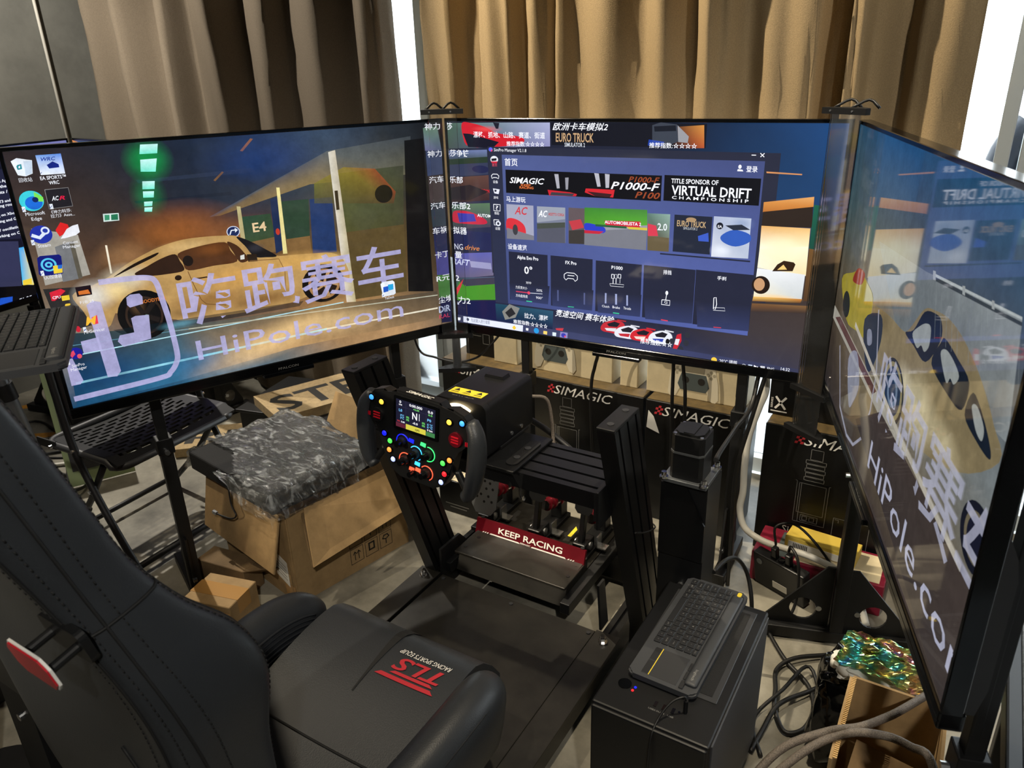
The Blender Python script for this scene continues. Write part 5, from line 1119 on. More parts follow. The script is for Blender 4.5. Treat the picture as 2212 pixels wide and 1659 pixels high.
# ------------------------------------------------------------------ racing rig of aluminium profile
XL, XR = -1.25, -.562           # centre lines of the two uprights
rig = thing('racing_rig', 'black aluminium profile racing rig with two leaning uprights', 'rig', (-.93, 1.1, 0))
def slot_profile(w, d, n, dep=.010, op=.008):
    """outline of a w x d extrusion with n slots on both long (w) faces"""
    pts = []
    for side in (1, -1):
        y = side * d / 2; xs = []
        for i in range(n):
            c = -w / 2 + w * (i + .5) / n
            xs += [(c - op / 2, y), (c - op / 2, y - side * dep), (c + op / 2, y - side * dep), (c + op / 2, y)]
        row = [(-w / 2, y)] + xs + [(w / 2, y)]
        pts += row[::-1] if side == 1 else row
    return pts
ZT, ZB, YT, YB = .85, .085, 1.308, 1.566
SH = (YB - YT) / (ZT - ZB)
for xc, nm in ((XL, 0), (XR, 1)):
    bm = B(); prof = slot_profile(.1268, .040, 3)
    # profile local x -> world Y, local y -> world X ; sheared so that it leans back towards the seat
    M = Matrix(((0, 1, 0, xc), (1, 0, -SH, YB + SH * ZB), (0, 0, 1, 0), (0, 0, 0, 1)))
    prism(bm, prof, ZB, ZT - .004, M); up = obj('upright', bm, 'black_anodised', rig, world=True)
    bm = B(); box(bm, (xc, YT, ZT - .0005), (.0405, .1275, .007), bev=.0015); cap = obj('end_cap', bm, 'black_plastic', up, world=True)
    for s in (-.038, .038):
        bm = B(); cyl(bm, (xc, YT + s, ZT + .0025), (xc, YT + s, ZT + .0045), .0075, n=16); cyl(bm, (xc, YT + s, ZT + .0045), (xc, YT + s, ZT + .0049), .004, n=6); obj('cap_screw', bm, 'dark_grey_plastic', cap, world=True)
    bm = B(); sgn = 1 if nm == 0 else -1
    prism(bm, [(0, 0), (.16, 0), (.16, .03), (.10, .10), (0, .10)], 0, .008, frame((xc + sgn * .034, 1.50, .09), (0, 1, 0), (0, 0, 1))); obj('corner_bracket', bm, 'black_steel', rig, world=True)
def beam(name, a, b, w, h, nside, up=(0, 0, 1), m='black_anodised'):
    a = Vector(a); b = Vector(b); d = (b - a)
    bm = B(); M = frame(a, Vector(up).cross(d), up); L = d.length
    if M.to_3x3().col[2].dot(d) < 0: M = frame(a, -Vector(up).cross(d), up)
    prism(bm, slot_profile(w, h, nside), 0, L, M); return obj(name, bm, m, rig, world=True)
for x in (XL, -.655): beam('side_rail', (x, -.05, .062), (x, 1.90, .062), .04, .08, 1)
for x in (XL, -.655):
    for y in (.1, 1.8):
        bm = B(); cyl(bm, (x, y, 0), (x, y, .024), .022, n=16); obj('levelling_foot', bm, 'black_plastic', rig, world=True)
for y in (.05, 1.85): beam('cross_rail', (XL + .02, y, .062), (-.675, y, .062), .04, .08, 1)
# flat steel plate under the driver's legs, on the rails
bm = B(); box2(bm, (-1.205, .42, .100), (-.692, 1.495, .106), bev=.001, seg=1); fp = obj('floor_plate', bm, 'deck_steel', rig, world=True)
for x in (-1.19, -.95, -.705):
    bm = B(); cyl(bm, (x, 1.478, .106), (x, 1.478, .109), .006, n=10); obj('plate_screw', bm, 'dark_grey_plastic', fp, world=True)
for x in (XL, -.655):
    bm = B(); box2(bm, (x - .035, .40, .1025), (x + .035, 1.50, .108), bev=.001, seg=1); sb = obj('seat_slider', bm, 'deck_steel', rig, world=True)
    bm = B(); cyl(bm, (x, 1.462, .108), (x, 1.462, .112), .013, n=16); cyl(bm, (x, 1.462, .112), (x, 1.462, .124), .009, n=6); cyl(bm, (x, 1.462, .124), (x, 1.462, .130), .006, n=12); obj('hex_bolt', bm, 'chrome', sb, world=True)
for x in (-1.1, -.8):
    bm = B(); box2(bm, (x - .02, .5, .106), (x + .02, 1.0, .1955), bev=.003); obj('seat_riser', bm, 'black_steel', rig, world=True)
# wheel deck between the uprights
beam('wheel_deck', (XL + .02, 1.345, .668), (XR - .02, 1.345, .668), .165, .04, 4)
for x in (XL + .024, XR - .026):
    bm = B(); box2(bm, (x - .004, 1.26, .62), (x + .004, 1.43, .69)); obj('deck_bracket', bm, 'black_steel', rig, world=True)
bm = B(); box2(bm, (XR - .024, 1.258, .60), (XR - .018, 1.43, .693), bev=.001, seg=1); obj('deck_end_plate', bm, 'black_plastic', rig, world=True)
bm = B(); box2(bm, (-1.045, 1.245, .689), (-.782, 1.43, .697), bev=.002); mp = obj('mount_plate', bm, 'black_anodised', rig, world=True)
for x in (-1.015, -.805):
    bm = B(); M = frame((x, 1.33, .697), (0, 1, 0), (-1, 0, 0)); prism(bm, rrect(.13, .030, .0149), 0, .004, M); sl = obj('slot_rail', bm, 'black_steel', mp, world=True)
    for s in (-.03, .02):
        bm = B(); cyl(bm, (x, 1.33 + s, .700), (x, 1.33 + s, .7035), .008, n=14); obj('slot_bolt', bm, 'dark_grey_plastic', sl, world=True)
# pedal frame rails slanting up
for x in (-1.205, -.80):
    bm = B(); box2(bm, (x - .015, 1.52, .10), (x + .015, 1.93, .135), bev=.002); obj('pedal_rail', bm, 'black_steel', rig, world=True)
bm = B(); prism(bm, [(0, 0), (.045, 0), (.015, .16), (-.02, .16)], 0, .006, frame((-.685, 1.505, .105), (0, 1, 0), (0, 0, 1))); obj('pedal_frame_arm', bm, 'black_steel', rig, world=True)

# ------------------------------------------------------------------ wheel base
base = thing('wheel_base', 'black direct-drive wheel base with yellow warning label', 'wheel base', (-.932, 1.36, .697), (math.radians(0), 0, 0))
def rbox(bm, w, h, y0, y1, r, M, n=6, mi=0):
    loft(bm, [[M @ Vector((p[0], y, p[1])) for p in rrect(w, h, r, n)] for y in (y0, y1)], mi=mi)
BW, BH, BL = .142, .135, .20
Mb = Matrix.Translation((-.932, 1.27, .765))
bm = B(); rbox(bm, BW, BH, .012, BL, .014, Mb); hs = obj('housing', bm, 'black_anodised', base, world=True, smooth=30)
bm = B(); rbox(bm, BW + .002, BH + .002, -.008, .012, .018, Mb); obj('front_plate', bm, 'black_plastic', base, world=True, smooth=30)
bm = B(); rbox(bm, BW, .012, .05, .18, .004, Matrix.Translation((-.932, 1.27, .765 - BH / 2 + .004))); obj('foot', bm, 'black_steel', base, world=True, smooth=30)
bm = B(); cyl(bm, Mb @ Vector((0, -.008, 0)), Mb @ Vector((0, -.035, 0)), .052, n=40); obj('hub', bm, 'black_plastic', base, world=True, smooth=30)
bm = B(); arc = [Mb @ Vector((.053 * math.cos(a), -.012, .056 * math.sin(a))) for a in [math.radians(55 + 80 * k / 14) for k in range(15)]]
tube(bm, arc, .0055, 8, smooth=0); obj('light_ring', bm, 'glow_white', base, world=True)
bm = B(); cyl(bm, Mb @ Vector((0, -.035, 0)), Mb @ Vector((0, -.115, 0)), .036, n=32); cyl(bm, Mb @ Vector((0, -.06, 0)), Mb @ Vector((0, -.075, 0)), .042, n=32); obj('quick_release', bm, 'black_steel', base, world=True, smooth=30)
zt = .765 + BH / 2
lab_bm = B(); box2(lab_bm, (-.985, 1.295, zt), (-.893, 1.325, zt + .0006)); lb = obj('warning_label', lab_bm, 'yellow_print', base, world=True)
bm = B()
for i in range(3):
    x = -.970 + i * .031
    prism(bm, [(x - .008, 1.309), (x + .008, 1.309), (x, 1.322)], zt + .0006, zt + .0009); box2(bm, (x - .011, 1.300, zt + .0006), (x + .011, 1.3015, zt + .0008)); box2(bm, (x - .009, 1.303, zt + .0006), (x + .009, 1.3045, zt + .0008))
obj('warning_print', bm, 'ink', lb, world=True)
bm = B(); text(bm, 'SIMAGIC', frame((-.968, 1.277, zt + .0006), (1, 0, 0), (0, 1, 0)), .062, .008, True, True); obj('lettering', bm, 'grey_print', base, world=True)
bm = B(); prism(bm, [(-.03, 0), (.03, 0), (.024, .012), (-.024, .012)], 0, .03, frame((-.932, 1.44, zt - .004), (1, 0, 0), (0, 0, 1))); obj('rear_fin', bm, 'black_anodised', base, world=True)
for y in (.10, .145):
    bm = B(); cyl(bm, Mb @ Vector((BW / 2, y, -.045)), Mb @ Vector((BW / 2 + .002, y, -.045)), .005, n=12); obj('side_screw', bm, 'silver', base, world=True)

# ------------------------------------------------------------------ steering wheel, local x right, y up, z to the driver
Mw = Matrix.Translation((-.944, 1.128, .800)) @ Matrix.Rotation(math.radians(90 - 4), 4, 'X') @ Matrix.Rotation(math.radians(-3.5), 4, 'Z')
sw = thing('steering_wheel', 'black formula-style steering wheel with small display and coloured buttons', 'steering wheel')
sw.matrix_basis = Mw
def wobj(name, bm, m, parent=None, **k): return obj(name, bm, m, parent or sw, **k)
body = [(-.070, .082), (-.058, .094), (.058, .094), (.070, .082), (.092, .088), (.118, .080), (.136, .058), (.142, .022), (.120, .012), (.104, -.004), (.098, -.03), (.092, -.060), (.072, -.096), (.045, -.110), (-.045, -.110), (-.072, -.096), (-.092, -.060), (-.098, -.03), (-.104, -.004), (-.120, .012), (-.142, .022), (-.136, .058), (-.118, .080), (-.092, .088)]
bm = B(); prism(bm, body, -.018, .010)
bmesh.ops.bevel(bm, geom=[e for e in bm.edges if abs(e.verts[0].co.z - .010) < 1e-5 and abs(e.verts[1].co.z - .010) < 1e-5], offset=.004, segments=2, affect='EDGES'); wobj('body', bm, 'black_plastic', smooth=30)
for s in (-1, 1):
    bm = B(); path = [(s * .128, .070, -.004), (s * .146, .040, 0), (s * .150, -.005, 0), (s * .146, -.055, 0), (s * .136, -.094, 0), (s * .122, -.108, -.002)]
    P = crom(path, 6); rings = []
    for i, p in enumerate(P):
        d = (P[min(i + 1, len(P) - 1)] - P[max(i - 1, 0)]).normalized(); a = Vector((0, 0, 1)); b = d.cross(a); t = i / (len(P) - 1)
        ra = (.014 + .006 * math.sin(math.pi * min(1, t * 1.15))); rb = ra * 1.15
        if i in (0, len(P) - 1): ra *= .6; rb *= .6
        rings.append([p + b * ra * math.cos(q) + a * rb * math.sin(q) for q in [2 * math.pi * k / 12 for k in range(12)]])
    loft(bm, rings); wobj('grip', bm, 'leather')
    bm = B(); tube(bm, [(s * .098, -.055, -.006), (s * .118, -.085, -.006), (s * .130, -.100, -.004)], .008, 8); wobj('grip_bridge', bm, 'black_plastic')
    bm = B(); prism(bm, [(s * .02, .030), (s * .10, .045), (s * .125, .02), (s * .10, -.02), (s * .02, -.015)], -.034, -.028); wobj('paddle_shifter', bm, 'black_gloss')
# display
bm = B(); M = Matrix(); prism(bm, rrect(.118, .078, .004), .010, .0135, Matrix.Translation((0, .046, 0))); dsp = wobj('display_frame', bm, 'black_gloss')
HUD = [('p', (26, 26, 46), [(0, 0), (104, 0), (104, 64), (0, 64)]), ('p', (40, 40, 64), [(26, 0), (27, 0), (27, 64), (26, 64)]), ('p', (40, 40, 64), [(80, 0), (81, 0), (81, 64), (80, 64)]), ('p', (40, 40, 64), [(0, 15), (104, 15), (104, 16), (0, 16)]),
       ('p', (206, 196, 70), [(27, 52), (80, 52), (80, 64), (27, 64)]), ('p', (60, 120, 70), [(81, 54), (104, 54), (104, 64), (81, 64)]), ('p', (90, 34, 50), [(0, 54), (26, 54), (26, 64), (0, 64)]),
       ('t', (250, 250, 255), '0', 9, 8, 5, 6, 'b'), ('t', (250, 250, 255), 'RPM', 8, 13, 8, 3, 'b'), ('t', (250, 250, 255), '0:00.000', 36, 9, 34, 6, 'b'), ('t', (120, 225, 110), '+0.00', 46, 15, 16, 4, 'b'), ('t', (250, 250, 255), 'N', 44, 36, 13, 16, 'b'), ('p', (230, 230, 240), [(62, 20), (63.5, 20), (63.5, 36), (62, 36)]),
       ('t', (120, 200, 255), 'L0', 8, 27, 9, 6, 'b'), ('t', (120, 200, 255), '0°C', 12, 38, 10, 5, 'b'), ('t', (120, 200, 255), '0°C', 12, 44, 10, 5, 'b'), ('t', (225, 60, 60), 'TYR', 3, 52, 8, 3.5, 'b'), ('t', (250, 250, 255), '0.00', 14, 52, 10, 4, 'b'), ('t', (120, 225, 110), '0%', 28, 38, 8, 4.5, 'b'), ('t', (120, 225, 110), '0%', 28, 44, 8, 4.5, 'b'),
       ('t', (250, 250, 255), '-0.0', 45, 47, 14, 5, 'b'), ('t', (120, 225, 110), '0%', 70, 40, 8, 4.5, 'b'), ('t', (120, 225, 110), '0%', 70, 46, 8, 4.5, 'b'), ('t', (250, 250, 255), '0.0', 85, 11, 13, 6, 'b'), ('t', (120, 225, 110), '0.0', 86, 17, 11, 4, 'b'), ('t', (120, 200, 255), 'P0', 84, 30, 10, 6, 'b'), ('t', (120, 200, 255), '0 °C', 84, 40, 14, 5, 'b'), ('t', (120, 200, 255), '0 °C', 84, 46, 14, 5, 'b'), ('t', (250, 250, 255), '0 km', 84, 52, 14, 4.5, 'b'), ('t', (40, 36, 20), 'GPS', 52, 61, 12, 5, 'b')]
pic = screen_mesh('display_picture', HUD, .104, .064, dsp, 'lit_screen_ui', off=-.0142)
pic.matrix_basis = Matrix.Rotation(math.radians(-90), 4, 'X') ; pic.location = (0, .046 - .032, 0)
bm = B(); text(bm, 'SIMAGIC', frame((-.034, .0945, .004), (1, 0, 0), (0, 0, -1)), .068, .012, True, True); wobj('lettering', bm, 'white_print')
def button(x, y, led_, r=.0062):
    bm = B(); cyl(bm, (x, y, .009), (x, y, .0125), r + .003, n=20); o = wobj('button', bm, 'black_gloss', smooth=30)
    bm = B(); ball(bm, (x, y, .0125), r, s=(1, 1, .55)); obj('button_lens', bm, led_, o, smooth=60)
for x, y, c in ((-.122, .062, 'led_blue'), (-.094, .058, 'led_yellow'), (.086, .060, 'led_yellow'), (.118, .066, 'led_blue'), (-.086, -.014, 'led_deep_blue'), (-.070, -.028, 'led_green'), (-.072, -.050, 'led_orange'), (-.061, -.070, 'led_white'), (.090, -.026, 'led_orange'), (.073, -.038, 'led_green'), (.078, -.062, 'led_red'), (.070, -.084, 'led_white')): button(x, y, c)
def encoder(x, y, led_, a0, tag_ang):
    bm = B(); cyl(bm, (x, y, .009), (x, y, .020), .0115, .010, n=24); o = wobj('rotary_knob', bm, 'black_plastic', smooth=30)
    bm = B(); cyl(bm, (x, y, .020), (x, y, .032), .007, n=20); obj('knob_cap', bm, 'black_gloss', o, smooth=30)
    bm = B(); tube(bm, [(x + .0165 * math.cos(a), y + .0165 * math.sin(a), .0108) for a in [math.radians(a0 + 200 * k / 14) for k in range(15)]], .0011, 6, smooth=0)
    ta = math.radians(tag_ang); cx, cy = x + .024 * math.cos(ta), y + .024 * math.sin(ta)
    prism(bm, [(cx - .007, cy - .003), (cx + .007, cy - .005), (cx + .008, cy + .004), (cx - .005, cy + .005)], .0102, .0112); obj('knob_light', bm, led_, o)
encoder(-.036, -.020, 'led_deep_blue', 20, 20); encoder(.000, -.038, 'led_cyan', -60, -80); encoder(.034, -.030, 'led_mint', -100, 130); encoder(-.028, -.062, 'led_coral', 40, -45); encoder(.030, -.076, 'led_coral', -60, 180)
bm = B(); cyl(bm, (-.006, -.086, .009), (-.006, -.086, .026), .006, n=16); wobj('toggle', bm, 'black_gloss', smooth=30)
for s in (-1, 1):
    bm = B(); cyl(bm, (s * .104, .026, -.004), (s * .104, .026, .016), .016, n=24); k = wobj('thumb_wheel', bm, 'black_plastic' if s < 0 else 'red_alu', smooth=30)
    bm = B()
    for q in range(3): box(bm, (s * .104, .020 + q * .006, .016), (.018, .0025, .003))
    obj('thumb_wheel_ridge', bm, 'red_plastic', k)
    bm = B()
    for q in range(4): box(bm, (s * (.128 + q * .004), .022, .0105), (.002, .009, .003))
    wobj('side_light', bm, 'red_plastic')
bm = B(); cyl(bm, (0, 0, -.018), (0, 0, -.052), .035, n=28); wobj('hub_adapter', bm, 'black_steel', smooth=30)

# ------------------------------------------------------------------ pedals
ped = thing('pedal_set', 'three-pedal racing pedal set with red plate reading KEEP RACING', 'pedals', (-1.0, 1.75, .135))
bm = B(); prism(bm, [(1.545, .100), (1.570, .155), (1.575, .160), (1.70, .172), (1.70, .135), (1.93, .135), (1.93, .100)], -1.188, -.817, Matrix(((0, 0, 1, 0), (1, 0, 0, 0), (0, 1, 0, 0), (0, 0, 0, 1)))); obj('heel_plate', bm, 'deck_steel', ped, world=True)
bm = B(); box2(bm, (-1.192, 1.545, .158), (-.812, 1.672, .166), bev=.002); hp = obj('heel_rest', bm, 'deck_steel', ped, world=True)
for x, y in ((-1.165, 1.64), (-.83, 1.60), (-.83, 1.655), (-1.175, 1.58)):
    bm = B(); cyl(bm, (x, y, .166), (x, y, .1675), .006, n=12); obj('rivet', bm, 'black_steel', hp, world=True)
bm = B(); prism(bm, [(0, 0), (.382, 0), (.382, .050), (0, .050)], 0, .010, frame((-1.196, 1.675, .158), (1, 0, 0), (0, .35, 1))); rp = obj('red_plate', bm, 'red_alu', ped, world=True)
Mr = frame((-1.196, 1.6735, .158), (1, 0, 0), (0, .35, 1))
Mr = Mr @ Matrix.Translation((0, 0, .0125))
bm = B(); text(bm, 'KEEP RACING', Mr @ Matrix.Translation((.085, .020, 0)), .225, .019, True)
for a, b in ((.055, .165), (.205, .325)): prism(bm, [(a, .009), (b, .009), (b - .004, .013), (a + .004, .013)], 0, .0003, Mr)
for k in range(3):
    for a in (.028 + k * .008, .330 + k * .008): prism(bm, [(a, .009), (a + .004, .009), (a + .008, .013), (a + .004, .013)], 0, .0003, Mr)
text(bm, 'SIMAGIC', Mr @ Matrix.Translation((.165, .010, 0)), .038, .005, True, True); obj('plate_lettering', bm, 'white_print', rp, world=True)
for x in (-1.18, -.828):
    bm = B(); cyl(bm, (x, 1.69, .206), (x, 1.69, .2095), .006, n=12); obj('plate_screw', bm, 'black_steel', rp, world=True)
def pedal(x, face):
    bm = B(); box2(bm, (x - .03, 1.70, .135), (x + .03, 1.93, .150), bev=.002); obj('pedal_rail', bm, 'black_anodised', ped, world=True)
    bm = B(); box(bm, (x, 1.765, .25), (.016, .022, .24), Matrix.Rotation(math.radians(-12), 4, 'X'), bev=.002); box2(bm, (x - .022, 1.73, .15), (x + .022, 1.80, .185), bev=.004); arm = obj('pedal_arm', bm, 'black_anodised', ped, world=True)
    bm = B(); cyl(bm, (x - .026, 1.765, .168), (x + .026, 1.765, .168), .013, n=18); obj('pivot', bm, 'silver', arm, world=True)
    bm = B(); cyl(bm, (x + .004, 1.80, .24), (x + .004, 1.89, .215), .016, n=20); cy = obj('damper', bm, 'chrome', arm, world=True)
    for t in (.12, .45, .95):
        p = Vector((x + .004, 1.80, .24)).lerp(Vector((x + .004, 1.89, .215)), t); q = p + Vector((0, .012, -.0025)); bm = B(); cyl(bm, p, q, .021, n=24); obj('damper_ring', bm, 'red_alu', cy, world=True, smooth=30)
    bm = B(); box2(bm, (x - .02, 1.88, .15), (x + .02, 1.925, .23), bev=.003); obj('rear_bracket', bm, 'black_anodised', ped, world=True)
    bm = B(); prism(bm, [(0, 0), (.03, 0), (.03, .004), (.004, .004), (.004, .04), (0, .04)], -.015, .015, frame((x + .034, 1.80, .15), (1, 0, 0), (0, 0, 1))); obj('angle_bracket', bm, 'silver', ped, world=True)
    # face plate
    R = Matrix.Rotation(math.radians(-14), 4, 'X'); top = 1.0
    M = Matrix.Translation((x + .012, 1.735, .275)) @ R @ Matrix(((1, 0, 0, 0), (0, 0, -1, 0), (0, 1, 0, 0), (0, 0, 0, 1)))
    out = [(-.046, .115), (.046, .115), (.046, -.050), (.028, -.075), (-.028, -.075), (-.046, -.050)]
    if x > -1.1: out = [(px_ * .62, .055 + py_ * .5) for px_, py_ in out]
    bm = B(); prism(bm, out, 0, .004, M); fo = obj('pedal_face', bm, face, arm, world=True)
    return M
for x in (-1.208, -1.02, -.862):
    M = pedal(x, 'alu_grey' if x < -1.1 else 'black_anodised')
    if x > -1.1: continue
    bm = B()
    for hx, hy in [(-.024, .055), (0, .055), (.024, .055), (-.024, .03), (-.004, .034), (.016, .03), (.03, .045), (-.024, .008), (.004, .010), (.028, .012), (-.014, -.012), (.014, -.014), (-.028, -.022), (.0, -.034), (.028, -.030)]:
        cyl(bm, M @ Vector((hx, hy, .0035)), M @ Vector((hx, hy, .0043)), .0045, n=12)
    o = obj('grip_hole', bm, 'black_plastic', ped, world=True); o['kind'] = 'stuff'
bm = B(); prism(bm, [(0, 0), (.012, 0), (.012, .045), (0, .06)], 0, .0012, frame((-.935, 1.80, .151), (1, 0, 0), (0, 1, 0))); obj('yellow_sticker', bm, 'yellow_print', ped, world=True)

# ------------------------------------------------------------------ motion actuator beside the right upright
def actuator(label, ox=0.0, oy=0.0):
    ac = thing('motion_actuator', label, 'actuator', (-.46 + ox, 1.52 + oy, 0), group='motion actuators at the rig corners')
    bm = B(); prism(bm, [(-.515, 1.462), (-.408, 1.462), (-.408, 1.475), (-.408, 1.565), (-.515, 1.565)], .0, .645); obj('column', bm, 'black_steel', ac, world=True)
    bm = B(); prism(bm, [(0, 0), (.107, 0), (.107, .10), (.06, .19), (0, .19)], 0, .006, frame((-.515, 1.4615, .45), (1, 0, 0), (0, 0, 1))); obj('front_plate', bm, 'black_anodised', ac, world=True)
    bm = B(); box2(bm, (-.514, 1.45, .645), (-.409, 1.55, .655), bev=.001, seg=1); tp = obj('top_plate', bm, 'alu_grey', ac, world=True)
    for x, y in ((-.508, 1.452), (-.416, 1.452), (-.416, 1.55), (-.508, 1.55)):
        bm = B(); cyl(bm, (x, y, .655), (x, y, .670), .006, n=12); cyl(bm, (x, y, .655), (x, y, .659), .010, n=16); obj('plate_bolt', bm, 'chrome', tp, world=True)
    def octo(s, c): return [(-s + c, -s), (s - c, -s), (s, -s + c), (s, s - c), (s - c, s), (-s + c, s), (-s, s - c), (-s, -s + c)]
    T0 = Matrix.Translation((-.462, 1.498, 0))
    bm = B(); prism(bm, octo(.038, .008), .655, .717, T0); mo = obj('motor_body', bm, 'black_plastic', ac, world=True)
    bm = B(); prism(bm, octo(.039, .010), .717, .722, T0); obj('motor_seam', bm, 'alu_grey', mo, world=True)
    bm = B(); prism(bm, octo(.038, .010), .722, .762, T0); prism(bm, octo(.032, .012), .762, .768, T0); prism(bm, [(-.012, -.03), (.012, -.03), (.012, .03), (-.012, .03)], .768, .770, T0); obj('motor_cap', bm, 'black_plastic', ac, world=True)
    for sx in (-1, 1):
        for sy in (-1, 1):
            bm = B(); cyl(bm, T0 @ Vector((sx * .030, sy * .030, .762)), T0 @ Vector((sx * .030, sy * .030, .765)), .004, n=10); obj('cap_screw', bm, 'silver', mo, world=True)
    bm = B(); cyl(bm, (-.455, 1.455, .37), (-.455, 1.463, .37), .008, n=12); obj('side_bolt', bm, 'silver', ac, world=True)
    if ox or oy:
        for o in ac.children: o.matrix_parent_inverse = o.matrix_parent_inverse @ Matrix.Translation((ox, oy, 0))
    return ac
actuator('tall black motion actuator with a square motor, beside the computer tower')
actuator('black motion actuator at the rear of the rig, behind the seat shell', -.985, -1.02)

# ------------------------------------------------------------------ bucket seat
SX = -.952
seat = thing('bucket_seat', 'black leather bucket seat with red and white embroidered cushion', 'seat', (SX, .75, .19))
REC = math.radians(11.7); tv_ = Vector((0, -math.sin(REC), math.cos(REC))); nf = Vector((0, math.cos(REC), math.sin(REC)))
# stations along the back: half width, wing reach, thickness behind
SK = [-.12, 0, .12, .24, .36, .46, .54, .62, .70, .80, .90, 1.0]
PW = [.165, .190, .210, .222, .228, .233, .222, .195, .168, .146, .122, .085]
PD = [.050, .052, .052, .056, .078, .113, .106, .068, .046, .040, .034, .025]
PT = [.090, .086, .082, .073, .059, .046, .040, .040, .046, .058, .070, .066]
C0 = Vector((SX - .004, .495, .299))
def prof_at(s):
    for k in range(len(SK) - 1):
        if s <= SK[k + 1] or k == len(SK) - 2:
            t = min(max((s - SK[k]) / (SK[k + 1] - SK[k]), 0), 1); out = []
            for A in (PW, PD, PT):
                a, b, c, d = A[max(k - 1, 0)], A[k], A[k + 1], A[min(k + 2, len(A) - 1)]
                out.append(.5 * (2 * b + (c - a) * t + (2 * a - 5 * b + 4 * c - d) * t * t + (3 * b - a - 3 * c + d) * t ** 3))
            return out
def seat_ring(s):
    hw, dp, th = prof_at(s)
    half = [(0, 0), (.45, .002), (.66, .16 * dp), (.80, .72 * dp), (.87, .97 * dp), (.94, 1.0 * dp), (1.0, .86 * dp), (1.02, .45 * dp), (1.01, -.012), (.99, -.50 * th - .008), (.94, -.86 * th - .008), (.78, -1.0 * th - .004), (.40, -1.04 * th), (0, -1.05 * th)]
    c = C0 + tv_ * s
    P = [c + Vector((hw * x, 0, 0)) + nf * y for x, y in half] + [c + Vector((-hw * x, 0, 0)) + nf * y for x, y in half[-2:0:-1]]
    n = len(P); out = []
    for i in range(n):
        a, b, cc, d = P[i - 1], P[i], P[(i + 1) % n], P[(i + 2) % n]
        for k in range(3):
            t = k / 3; out.append(.5 * (2 * b + (cc - a) * t + (2 * a - 5 * b + 4 * cc - d) * t * t + (3 * b - a - 3 * cc + d) * t ** 3))
    return out
rows_ = [-.12 + 1.12 * k / 64 for k in range(65)]
rings = [seat_ring(s) for s in rows_]
for f_ in (.8, .5, .2): rings.append([C0 + tv_ * (1.0 + .022 * (1 - f_)) + (p - C0 - tv_) * f_ - nf * .012 * (1 - f_) for p in seat_ring(1.0)])
bm = B(); loft(bm, rings, mi=lambda i, k: 1 if (7 <= k <= 14 or 64 <= k <= 71) and i > 42 else 0)
bk_ = obj('backrest', bm, ['leather', 'carbon_cloth'], seat, world=True, smooth=80)
def seam_line(name, idx, s0, s1, off=.0008, r=.0022, n=60):
    pts = []
    for i in range(n + 1):
        s = s0 + (s1 - s0) * i / n; rg = seat_ring(s); c = C0 + tv_ * s - nf * .02
        p = rg[idx % len(rg)]; pts.append(p + (p - c).normalized() * off)
    bm = B(); tube(bm, pts, r, 6, smooth=0); return obj(name, bm, 'stitch', bk_, world=True)
for idx in (13, 25, 31, 53): seam_line('seam', idx, -.02, .98)
def stitches(idx, s0, s1):
    bm = B(); N = 110
    for i in range(N):
        s = s0 + (s1 - s0) * i / N; rg = seat_ring(s); rg2 = seat_ring(s + (s1 - s0) / N * .55); c = C0 + tv_ * s - nf * .02
        o = (rg[idx] - c).normalized() * .0005
        tube(bm, [rg[idx] + o, rg2[idx] + o], .0012, 4, smooth=0)
    o = obj('stitching', bm, 'stitch', bk_, world=True); o['kind'] = 'stuff'
for idx in (16, 23, 28, 33): stitches(idx, 0.0, .96)
# cross seam where the head wing meets the shoulder wing
rg = seat_ring(.66); bm = B(); tube(bm, [rg[k] + (rg[k] - C0 - tv_ * .66).normalized() * .0006 for k in range(13, 32)], .0022, 6, smooth=0); obj('seam', bm, 'stitch', bk_, world=True)
# panel line on the rear shell
pts = []
for i in range(40):
    t = i / 39; s = -.05 + .46 * t; rg = seat_ring(s); k = 33 + int(4 * max(0, t - .8) / .2)
    a = rg[33].lerp(rg[36], max(0, (t - .75) / .25)); pts.append(a - nf * .0006)
bm = B(); tube(bm, pts, .0024, 6, smooth=0); obj('shell_line', bm, 'stitch', bk_, world=True)
# cushion: thigh pad between two bolsters
def smooth(t): return t * t * (3 - 2 * t)
ny, nx = 18, 15; rows = []
for j in range(ny + 1):
    t = j / ny; y = .56 + .545 * t; row = []
    for i in range(nx + 1):
        u = -1 + 2 * i / nx; x = SX + u * .205
        z = .255 + .085 * smooth(min(1, t * 1.15)) + .02 * math.sin(math.pi * t) - .010 * (1 - u * u) * math.sin(math.pi * t)
        if t > .8: z -= .085 * ((t - .8) / .2) ** 2.2
        if t > .55: z -= .010 * math.exp(-(u / .035) ** 2) * smooth((t - .55) / .45)
        row.append(Vector((x, y, z)))
    rows.append(row)
bm = B(); V = [[bm.verts.new(p) for p in r] for r in rows]
for j in range(ny):
    for i in range(nx):
        f = bm.faces.new((V[j][i], V[j][i + 1], V[j + 1][i + 1], V[j + 1][i])); f.smooth = True
lowv = []
bd = V[0] + [r[-1] for r in V[1:]] + V[-1][-2::-1] + [r[0] for r in V[-2:0:-1]]
lo = [bm.verts.new((v.co.x, v.co.y, .195)) for v in bd]
for k in range(len(bd)): bm.faces.new((bd[k], bd[(k + 1) % len(bd)], lo[(k + 1) % len(lo)], lo[k]))
bm.faces.new(lo)
cu_ = obj('cushion', bm, 'leather', seat, world=True, smooth=50)
def pad_z(x, y):
    t = (y - .56) / .545; u = (x - SX) / .205
    z = .255 + .085 * smooth(min(1, t * 1.15)) + .02 * math.sin(math.pi * t) - .010 * (1 - u * u) * math.sin(math.pi * t)
    if t > .8: z -= .085 * ((t - .8) / .2) ** 2.2
    return z
